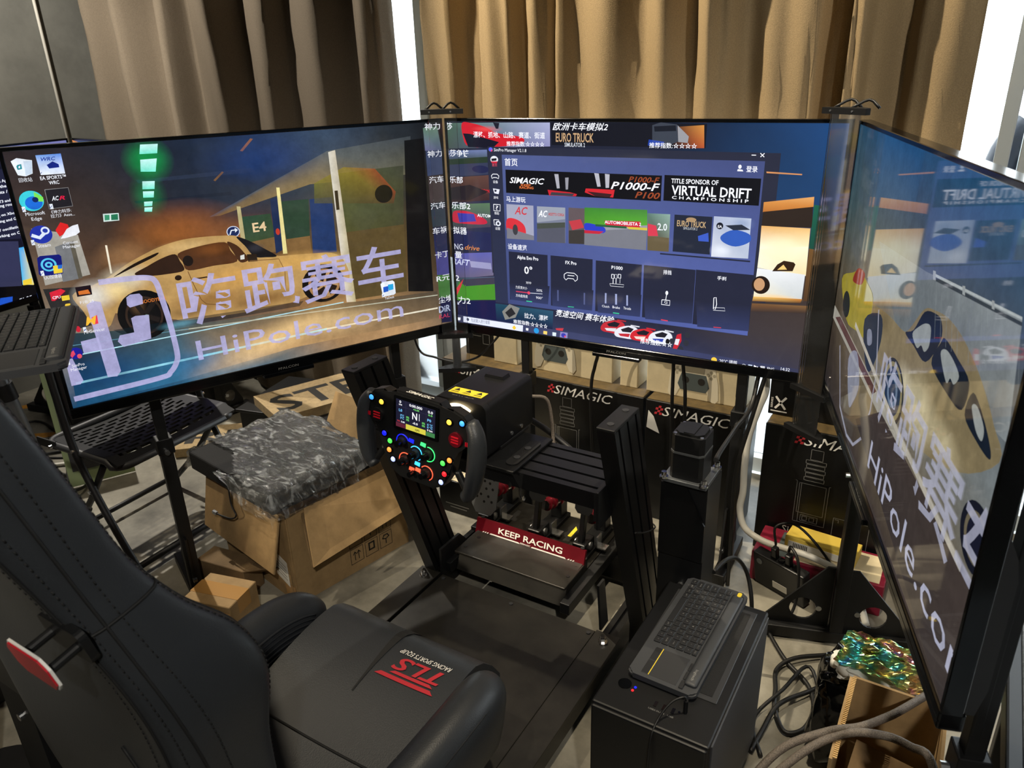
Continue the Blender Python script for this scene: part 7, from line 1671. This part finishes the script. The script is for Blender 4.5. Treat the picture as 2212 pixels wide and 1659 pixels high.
for x, y, m in ((.062, .079, 'led_deep_blue'), (.060, .069, 'led_red')):
    bm = B(); cyl(bm, (px0 + x, py0 + y, pz), (px0 + x, py0 + y, pz + .0012), .0026, n=10); obj('indicator_light', bm, m, pc, world=True)
bm = B()
for x, s, w in ((.103, 'USB3.0', .019), (.123, 'USB', .012), (.141, 'USB', .012)): text(bm, s, frame((px0 + x, py0 + .042, pz + .0004), (1, 0, 0), (0, 1, 0)), w, .004)
obj('port_lettering', bm, 'grey_print', pc, world=True)
for x in (.112, .129, .147):
    bm = B(); box2(bm, (px0 + x - .003, py0 + .052, pz), (px0 + x + .003, py0 + .066, pz + .001)); obj('usb_port', bm, 'black_gloss', pc, world=True)
bm = B(); cyl(bm, (px0 + .158, py0 + .062, pz), (px0 + .158, py0 + .062, pz + .001), .0025, n=10); obj('audio_jack', bm, 'black_gloss', pc, world=True)
for x in (px0 + .03, px1 - .03):
    for y in (py0 + .05, py1 - .05):
        bm = B(); cyl(bm, (x, y, 0), (x, y, .014), .015, n=14); obj('case_foot', bm, 'black_plastic', pc, world=True)
plug = thing('audio_plug', 'small black audio plug standing in the computer top', 'plug', (px0 + .168, py0 + .067, pz))
bm = B(); cyl(bm, (0, 0, 0), (0, 0, .030), .0045, n=12); obj('sleeve', bm, 'black_plastic', plug, smooth=30)
bm = B(); tube(bm, [(0, 0, .029), (-.004, -.004, .040), (-.022, -.02, .032), (-.036, -.045, .008), (-.040, -.072, -.02), (-.04, -.082, -.10)], .0022, 8); obj('lead', bm, 'cable_black', plug)

ROWS = [
    (13, ['esc', 'F1', 'F2', 'F3', 'F4', 'F5', 'F6', 'F7', 'F8', 'F9', 'F10', 'F11', 'F12'], [1] * 13, .012),
    (13, list('`1234567890-='), [1] * 13, .0165),
    (13, ['tab'] + list('QWERTYUIOP[]'), [1.25] + [.98] * 12, .0165),
    (12, ['caps'] + list('ASDFGHJKL;') + ['enter'], [1.4] + [1.02] * 10 + [1.4], .0165),
    (12, ['shift'] + list('ZXCVBNM,./') + ['shift'], [1.7] + [.96] * 10 + [1.7], .0165),
    (9, ['fn', 'win', 'ctrl', 'alt', '', 'alt', 'fn', '<', '>'], [1, 1, 1, 1, 5, 1, 1, 1, 1], .0165)]
def keyboard(label, loc, rot, group=None):
    """local x along the long side (function keys at +y), origin under the middle"""
    k = thing('wireless_keyboard', label, 'keyboard', loc, rot, group)
    W, D = .354, .140
    bm = B(); prism(bm, rrect(W, D, .012), 0, .012)
    bmesh.ops.bevel(bm, geom=[e for e in bm.edges if abs(e.verts[0].co.z - e.verts[1].co.z) < 1e-6], offset=.0035, segments=2, affect='EDGES'); obj('case', bm, 'slate_plastic', k, smooth=30)
    bm = B(); box2(bm, (-W / 2 + .02, D / 2 - .030, .010), (W / 2 - .02, D / 2 - .004, .019), bev=.007, seg=3); obj('battery_ridge', bm, 'slate_plastic', k, smooth=30)
    x0, x1 = -W / 2 + .010, -W / 2 + .250; y = D / 2 - .034; pr_ = B()
    for n, caps, ws, h in ROWS:
        tot = sum(ws); x = x0
        for c, w in zip(caps, ws):
            kw = (x1 - x0) * w / tot
            bm = B(); box(bm, (x + kw / 2, y - h / 2, .0135), (kw - .0022, h - .0022, .004), bev=.0009, seg=1); obj('key', bm, 'key_grey', k)
            if c:
                l = min(kw * .42, .0030 * len(c)); text(pr_, c.upper() if len(c) == 1 else c, Matrix.Translation((x + kw / 2 - l / 2, y - h / 2 - .0012, .0157)), l, .0030, False, res=1)
            x += kw
        y -= h
    obj('key_legends', pr_, 'grey_print', k)
    bm = B(); box2(bm, (x1 + .012, -.045, .011), (W / 2 - .010, .028, .0127), bev=.0008, seg=1); tp_ = obj('touchpad', bm, 'dark_grey_plastic', k)
    bm = B(); box2(bm, (x1 + .012, -.030, .0127), (W / 2 - .010, -.0285, .0131)); obj('yellow_line', bm, 'yellow_print', tp_)
    for a, b in ((x1 + .013, (x1 + W / 2) / 2), ((x1 + W / 2) / 2 + .002, W / 2 - .011)):
        bm = B(); box2(bm, (a, -.044, .0124), (b - .001, -.031, .0131), bev=.0004, seg=1); obj('touch_button', bm, 'key_grey', tp_)
    for i in range(3):
        xx = x1 + .022 + i * .026
        bm = B(); box2(bm, (xx, .034, .012), (xx + .023, .043, .0148), bev=.001, seg=1); obj('media_key', bm, 'key_grey', k)
    bm = B(); prism(bm, rrect(.016, .009, .004), .016, .0195, Matrix.Translation((-W / 2 + .014 + .006, D / 2 - .016, 0))); obj('yellow_button', bm, 'yellow_print', k)
    bm = B(); text(bm, 'logitech', Matrix.Translation((x1 + .040, .050, .0192)), .032, .0055, True); obj('brand_lettering', bm, 'grey_print', k)
    return k
keyboard('black wireless keyboard with yellow button on top of the computer tower', (-.369, 1.286, pz + .004), (0, 0, math.radians(-91.2)))

# ------------------------------------------------------------------ neighbouring station on the left
pb, yy = ((-3.407 - 3.62) / 2, (.92 + 2.02) / 2, .65), math.atan2(1.1, -.213)
television('television with white text lines, on the neighbouring station by the grey wall', pb, yy, SCREEN_SIDE, 'lit_screen_ui', group='televisions of the neighbouring station', brand=False)
pb, yy = ((-3.60 - 2.49) / 2, (2.04 + 1.90) / 2, .65), math.atan2(-.14, 1.11)
television('television with a purple picture, behind the one with desktop icons', pb, yy, [('g', [[(40, 70, 110), (60, 90, 130)], [(60, 50, 90), (84, 78, 130)], [(50, 44, 84), (90, 84, 140)]], [0, 1120], [0, 200, 630]), ('p', (220, 140, 80), [(0, 0), (160, 20), (420, 90), (420, 110), (0, 30)]), ('e', (245, 245, 255), 120, 18, 10, 8), ('e', (245, 245, 255), 200, 22, 9, 7)], 'lit_screen', group='televisions of the neighbouring station', brand=False)
tv_stand('black steel stand under the television with white text lines', (.25, .85), (-3.407, .92), (-3.62, 2.02), .13)
tv_stand('black steel stand under the television with a purple picture', (.25, .62), (-3.60, 2.04), (-2.49, 1.90), .12, .16, .16)
for s_, o_ in (('television_stand.003', 0), ('television_stand.004', 0)): bpy.data.objects[s_]['group'] = 'stands of the neighbouring station'

# red and navy bucket seat of that station, only its corner in view
t = thing('bucket_seat', 'navy bucket seat with red side bolster beside the metal pole', 'seat', (-2.12, .62, .12))
rr = []
for z, w, d in ((.12, .20, .16), (.3, .23, .18), (.5, .25, .17), (.62, .24, .13), (.69, .20, .09), (.715, .13, .05)):
    rr.append([Vector((-2.17 + w * math.cos(a) * (1 if math.cos(a) < 0 else .9), .62 + d * math.sin(a), z)) for a in [2 * math.pi * k / 20 for k in range(20)]])
bm = B(); loft(bm, rr); obj('backrest', bm, 'jacket_black', t, world=True, smooth=60)
P_ = [(-1.975, .72, .12), (-1.965, .74, .35), (-1.968, .755, .52), (-1.995, .765, .62), (-2.03, .755, .66)]
bm = B(); tube(bm, P_, .042, 12, smooth=5); obj('side_bolster', bm, 'red_cloth', t, world=True)
bm = B(); box2(bm, (-2.35, .46, 0), (-1.99, .80, .12), bev=.01); obj('seat_base', bm, 'black_steel', t, world=True)
# metal pole
t = thing('light_stand', 'brushed metal pole on a tripod base beside the red seat bolster', 'stand', (-2.72, 1.165, 0))
bm = B(); cyl(bm, (-2.72, 1.172, .015), (-2.72, 1.092, .70), .023, n=20); pole = obj('pole', bm, 'alu_grey', t, world=True, smooth=30)
bm = B(); cyl(bm, (-2.72, 1.112, .53), (-2.72, 1.105, .59), .029, n=20); obj('clamp', bm, 'black_plastic', pole, world=True, smooth=30)
for a in (80, 200, 320):
    a = math.radians(a); bm = B(); tube(bm, [(-2.72, 1.162, .10), (-2.72 + .10 * math.cos(a), 1.162 + .10 * math.sin(a), .012)], .010, 8, smooth=0); obj('leg', bm, 'black_steel', t, world=True)
# tray arm holding the second keyboard
t = thing('keyboard_tray', 'small black tray on an arm holding a second keyboard', 'tray', (-1.72, .42, 0))
bm = B(); box(bm, (-1.352, .578, 1.112), (.22, .10, .008), rotz(math.radians(-33.6)), bev=.002); obj('tray', bm, 'black_steel', t, world=True)
bm = B(); tube(bm, [(-1.72, .42, .012), (-1.72, .42, 1.02), (-1.67, .44, 1.085), (-1.40, .55, 1.104)], .016, 10, smooth=5); obj('arm', bm, 'black_steel', t, world=True)
bm = B(); cyl(bm, (-1.72, .42, 0), (-1.72, .42, .014), .13, n=28); obj('base', bm, 'black_steel', t, world=True)
keyboard('grey wireless keyboard on the small tray arm, in front of the desktop icons', (-1.333, .597, 1.1165), (math.radians(0), 0, math.radians(-33.6)))

# cut-out letter boards behind the big carton
def letter_board(label, c, s, a, z, letters, tilt=0):
    t = thing('letter_board', label, 'board', (c[0], c[1], z), (math.radians(tilt), 0, math.radians(a)))
    bm = B(); prism(bm, [(-s[0] / 2, -s[1] / 2), (s[0] / 2, -s[1] / 2), (s[0] / 2, s[1] / 2 - .05), (s[0] / 2 - .07, s[1] / 2), (-s[0] / 2, s[1] / 2)], 0, .04); b_ = obj('board', bm, 'mdf', t)
    bm = B(); text(bm, letters, frame((-s[0] / 2 + .03, -s[1] / 2 + .05, .0405), (1, 0, 0), (0, 1, 0)), s[0] - .07, s[1] - .11, True); obj('dark_letters', bm, 'ink', b_)  # dark faces laid on the board, painted shade of the cut-outs
    return t
t = thing('plinth_box', 'low dark crate under the letter boards behind the big carton', 'crate', (-2.35, 2.05, 0))
bm = B(); box(bm, (-2.33, 2.06, .12), (.42, .36, .235), rotz(math.radians(12)), bev=.004); obj('crate_body', bm, 'carton_black', t, world=True)
bm = B(); box(bm, (-2.33, 2.06, .242), (.44, .38, .012), rotz(math.radians(12)), bev=.002); obj('lid', bm, 'black_plastic', t, world=True)
letter_board('wooden board with cut-out letters lying on the dark crate', (-2.245, 2.055), (.46, .28), 68, .249, 'STE')
letter_board('wooden board with cut-out letters leaning lower, beside the chair', (-2.73, 1.90), (.36, .22), 40, .004, 'RL')
t = thing('clip_board', 'pale green board standing behind the folding chair', 'board', (-2.93, 1.45, 0), (0, 0, math.radians(64)))
bm = B(); box(bm, (0, 0, .25), (.24, .012, .49), Matrix.Rotation(math.radians(-9), 4, 'X'), bev=.002); b_ = obj('board', bm, 'green_board', t)
bm = B(); box(bm, (0, -.008, .27), (.20, .003, .40), Matrix.Rotation(math.radians(-9), 4, 'X')); obj('grey_sheet', bm, 'dark_grey_plastic', b_)
for k, (x, y, l, a) in enumerate([(-3.93, 1.80, .62, 62), (-3.60, 1.52, .30, 40)]):
    bm = B(); box(bm, (x, y, .0008), (l, .05, .0014), rotz(math.radians(a))); o = obj('adhesive_tape', bm, 'orange_tape'); tag(o, ['orange tape strip on the floor along the grey wall', 'short orange tape strip on the floor among the cables'][k], 'tape')
t = thing('cable_box', 'grey cable box on the floor by the grey wall', 'box', (-3.28, 1.80, 0))
bm = B(); box(bm, (-3.28, 1.80, .05), (.20, .14, .09), rotz(math.radians(20)), bev=.004); obj('box_body', bm, 'dark_grey_plastic', t, world=True)
bm = B(); box(bm, (-3.28, 1.80, .098), (.18, .12, .006), rotz(math.radians(20)), bev=.001, seg=1); obj('lid', bm, 'black_plastic', t, world=True)

# ------------------------------------------------------------------ table, carton and bags beside the window
t = thing('side_table', 'table with hammered silver top and black rim beside the television near the window', 'table', (.45, 1.1, 0))
bm = B(); box2(bm, (.190, .50, .578), (.80, 1.62, .602), bev=.004); obj('table_top', bm, 'silver_hammered', t, world=True)
bm = B(); box2(bm, (.168, .48, .555), (.192, 1.64, .598), bev=.004); obj('rim', bm, 'black_plastic', t, world=True)
bm = B(); box2(bm, (.190, 1.618, .555), (.82, 1.64, .598), bev=.004); obj('rim', bm, 'black_plastic', t, world=True)
for x in (.25, .76):
    for y in (.56, 1.58):
        bm = B(); box2(bm, (x - .02, y - .02, 0), (x + .02, y + .02, .578), bev=.003); obj('leg', bm, 'black_steel', t, world=True)
t = thing('open_box', 'open brown box with torn corrugated rim beside the bags', 'carton', (.03, 1.28, 0))
x0, x1, y0, y1, h = -.055, .115, 1.165, 1.40, .325
for nm, q in (('side_panel', [(x0, y1, 0), (x0, y0, 0), (x0, y0, h), (x0, y1, h)]), ('back_panel', [(x1, y1, 0), (x0, y1, 0), (x0, y1, h), (x1, y1, h)]), ('side_panel', [(x1, y0, 0), (x1, y1, 0), (x1, y1, h), (x1, y0, h)]), ('front_panel', [(x0, y0, 0), (x1, y0, 0), (x1, y0, h - .03), (x0, y0, h - .03)]), ('bottom', [(x0, y0, .002), (x0, y1, .002), (x1, y1, .002), (x1, y0, .002)])):
    bm = B(); flat(bm, q, .006); obj(nm, bm, 'cardboard', t, world=True)
bm = B()
for k in range(46): box2(bm, (x0 - .001, y0 + .004 + k * .005, h), (x0 + .007, y0 + .0065 + k * .005, h + .0025))
obj('corrugated_rim', bm, 'cut_edge', t, world=True)['kind'] = 'stuff'
bm = B(); flat(bm, [(x0 + .02, y0 + .02, .20), (x1 - .02, y0 + .03, .22), (x1 - .02, y1 - .06, .20), (x0 + .03, y1 - .05, .21)], .004); obj('folded_insert', bm, 'cardboard_dark', t, world=True)
def blob(bm, c, s, seed, amp=.12, sub=4):
    r = random.Random(seed); ph = [r.random() * 6 for _ in range(6)]
    res = bmesh.ops.create_icosphere(bm, subdivisions=sub, radius=1.0)
    for v in res['verts']:
        n = v.co.normalized(); k = 1 + amp * (math.sin(5 * n.x + ph[0] + 3 * n.z) * math.sin(6 * n.y + ph[1]) + .5 * math.sin(11 * n.z + ph[2] + 4 * n.x) * math.sin(9 * n.x + ph[3]))
        q = [math.copysign(abs(n[i]) ** .6, n[i]) * s[i] * k for i in range(3)]; v.co = Vector(c) + Vector(q)
t = thing('black_bag', 'crumpled black plastic bag on the floor beside the open brown box', 'bag', (-.075, 1.50, 0))
bm = B(); blob(bm, (-.07, 1.515, .135), (.062, .085, .130), 3); obj('bag_body', bm, 'black_gloss', t, world=True, smooth=40)
bm = B(); tube(bm, [(-.07, 1.47, .24), (-.10, 1.45, .262), (-.115, 1.46, .25)], .012, 8); obj('knot', bm, 'black_gloss', t, world=True)
t = thing('grey_bag', 'pale grey plastic bag lying between the black and holographic bags', 'bag', (-.01, 1.49, .27))
bm = B(); blob(bm, (-.02, 1.49, .285), (.075, .055, .022), 8, .22); obj('bag_body', bm, 'paper_white', t, world=True, smooth=40)
bm = B(); tube(bm, [(-.07, 1.455, .29), (-.095, 1.445, .31), (-.10, 1.44, .30)], [.016, .006], 8); obj('bag_mouth', bm, 'paper_white', t, world=True)
t = thing('holographic_bag', 'shiny rainbow holographic bag lying on the pale grey bag', 'bag', (-.01, 1.49, .305))
def sheet(name, c4, seed, m, parent, n=22, amp=.008):
    r = random.Random(seed); a, b, c_, d = [Vector(p) for p in c4]; bm = B(); V = []
    for j in range(n + 1):
        V.append([])
        for i in range(n + 1):
            u_, v_ = i / n, j / n; p = a.lerp(b, u_).lerp(d.lerp(c_, u_), v_)
            V[-1].append(bm.verts.new(p + Vector((0, 0, amp * (math.sin(14 * u_ + 6 * v_ + seed) * math.cos(9 * v_ - 4 * u_) + .9 * (r.random() - .5))))))
    for j in range(n):
        for i in range(n): bm.faces.new((V[j][i], V[j][i + 1], V[j + 1][i + 1], V[j + 1][i]))
    o = obj(name, bm, m, parent, world=True); q = o.modifiers.new('thickness', 'SOLIDIFY'); q.thickness = .002
    return o
sheet('front_sheet', [(-.10, 1.432, .330), (.085, 1.415, .322), (.10, 1.50, .335), (-.075, 1.49, .345)], 3, 'holo', t)
sheet('back_sheet', [(-.095, 1.475, .342), (.095, 1.49, .338), (.10, 1.555, .325), (-.085, 1.535, .335)], 9, 'holo', t)

# ------------------------------------------------------------------ cables
cable('thin black cable looping between the two televisions above the wheel base', [(-1.664, 1.985, .735), (-1.632, 1.99, .603), (-1.561, 1.99, .585), (-1.471, 1.99, .583), (-1.382, 1.99, .615), (-1.323, 1.99, .67), (-1.275, 2.02, .735)], .004, 'cable_black')
cable('black cable hanging from the settings television in front of the logo carton', [(-.972, 2.10, .73), (-.985, 2.11, .65), (-.999, 2.12, .607), (-1.012, 2.12, .522), (-1.009, 2.13, .3), (-1.0, 2.16, .012)], .006, 'cable_black')
for k, pts in enumerate(([(-.731, 2.10, .73), (-.731, 2.12, .66), (-.729, 2.12, .545), (-.728, 2.14, .30), (-.74, 2.16, .012)], [(-.699, 2.10, .73), (-.699, 2.12, .655), (-.687, 2.12, .554), (-.686, 2.14, .30), (-.69, 2.17, .012)])):
    cable(['black cable hanging behind the motor, the one closer to the torn label', 'black cable hanging behind the motor, the one closer to the white cable'][k], pts, .006, 'cable_black', group='twin cables behind the motor')
cable('thick white cable curving down beside the window gap to the yellow carton', [(-.443, 2.06, .74), (-.433, 2.06, .658), (-.447, 2.06, .597), (-.467, 2.06, .503), (-.471, 2.06, .393), (-.468, 2.06, .313), (-.472, 2.06, .246), (-.45, 2.058, .186), (-.391, 2.05, .163), (-.322, 2.045, .161), (-.24, 2.05, .152), (-.15, 2.05, .12), (-.10, 2.03, .06), (-.07, 2.0, .009)], .0105, 'cable_white')
cable('black cable running from the settings television to the actuator motor', [(-.45, 2.03, .72), (-.445, 1.95, .642), (-.443, 1.8, .643), (-.425, 1.6, .672), (-.412, 1.52, .69)], .006, 'cable_black')
cable('black cable dropping straight to the floor beside the white cable', [(-.427, 2.02, .73), (-.45, 2.0, .592), (-.48, 2.0, .404), (-.476, 2.0, .196), (-.47, 1.99, .008)], .006, 'cable_black')
cable('black cable arching from the actuator column to behind the computer tower', [(-.405, 1.56, .36), (-.40, 1.64, .345), (-.385, 1.70, .32), (-.359, 1.72, .27), (-.335, 1.70, .20), (-.325, 1.68, .10), (-.33, 1.66, .008)], .0055, 'cable_black')
cable('black cable lying in a loop on the floor beside the computer tower', [(-.32, 1.86, .008), (-.28, 1.80, .008), (-.233, 1.742, .008), (-.167, 1.684, .008), (-.138, 1.61, .008), (-.146, 1.531, .008), (-.184, 1.50, .008), (-.222, 1.56, .010), (-.236, 1.626, .012), (-.25, 1.70, .010), (-.215, 1.76, .016), (-.13, 1.83, .010)], .006, 'cable_black')
cable('black cable crossing the floor loop towards the bags', [(-.24, 1.40, .008), (-.232, 1.473, .008), (-.216, 1.566, .019), (-.165, 1.648, .014), (-.12, 1.71, .008), (-.04, 1.76, .008)], .006, 'cable_black')
cable('black cable on the floor running under the television stand foot', [(-.215, 1.40, .008), (-.26, 1.50, .008), (-.217, 1.619, .024), (-.174, 1.735, .024), (-.10, 1.60, .008), (-.02, 1.62, .008)], .005, 'cable_black')
cable('grey braided cable resting on the open box rim, bending upwards', [(-.235, 1.06, .012), (-.205, 1.075, .20), (-.149, 1.155, .30), (-.076, 1.215, .334), (-.024, 1.257, .335), (.012, 1.297, .338), (.041, 1.335, .342), (.10, 1.45, .33)], .008, 'cable_grey')
cable('grey braided cable resting on the open box rim, bending down to the table', [(-.225, 1.04, .012), (-.196, 1.060, .20), (-.115, 1.150, .310), (-.048, 1.225, .334), (.016, 1.255, .338), (.064, 1.255, .336), (.104, 1.235, .33), (.145, 1.16, .20), (.15, 1.14, .03)], .008, 'cable_grey')
cable('grey cable looping out of the back of the wheel base', [(-.87, 1.472, .775), (-.838, 1.50, .762), (-.826, 1.505, .704), (-.82, 1.50, .66), (-.80, 1.47, .60)], .0045, 'cable_grey')
cable('black cable bundle lying over the back of the wheel deck', [(-.895, 1.472, .72), (-.854, 1.53, .66), (-.80, 1.54, .62), (-.74, 1.52, .60), (-.70, 1.47, .62)], .008, 'cable_black')
cable('thin black cord tied around the leaning upright beside the computer', [(-.535, 1.36, .55), (-.536, 1.43, .51), (-.536, 1.49, .49), (-.562, 1.51, .485), (-.590, 1.48, .49), (-.590, 1.38, .54)], .002, 'cable_black', name='cord')
cable('thin black lead from the power brick down to the floor', [(-.31, 2.03, .165), (-.30, 2.0, .20), (-.27, 1.97, .17), (-.26, 1.95, .06), (-.28, 1.92, .007), (-.36, 1.90, .007)], .0045, 'cable_black')
cable('thin black lead arching over the maroon carton', [(-.35, 2.04, .165), (-.36, 2.06, .22), (-.30, 2.09, .22), (-.20, 2.07, .14), (-.15, 2.03, .06), (-.16, 1.98, .007)], .004, 'cable_black')
rn = random.Random(21)
lab = ['coiled black cable on the floor behind the folding chair', 'black cable snaking from the grey cable box towards the chair', 'black cable lying along the orange tape', 'thin black cable under the text television']
for k, (cx, cy) in enumerate(((-3.15, 1.50), (-3.3, 1.60), (-3.5, 1.45), (-3.25, 1.25))):
    pts = [(cx + .32 * math.cos(a * 1.3 + k) * (.5 + .5 * rn.random()), cy + .26 * math.sin(a + k * 1.7) * (.5 + .5 * rn.random()), .008 + .10 * max(0, math.sin(a * 2 + k)) * (k < 2) * rn.random()) for a in [j * .75 for j in range(10)]]
    cable(lab[k], pts, .006, 'cable_black')
cable('white cable lying on the floor behind the folding chair', [(-3.35, 1.28, .008), (-3.2, 1.40, .010), (-3.05, 1.55, .012), (-2.98, 1.68, .008)], .008, 'cable_white')
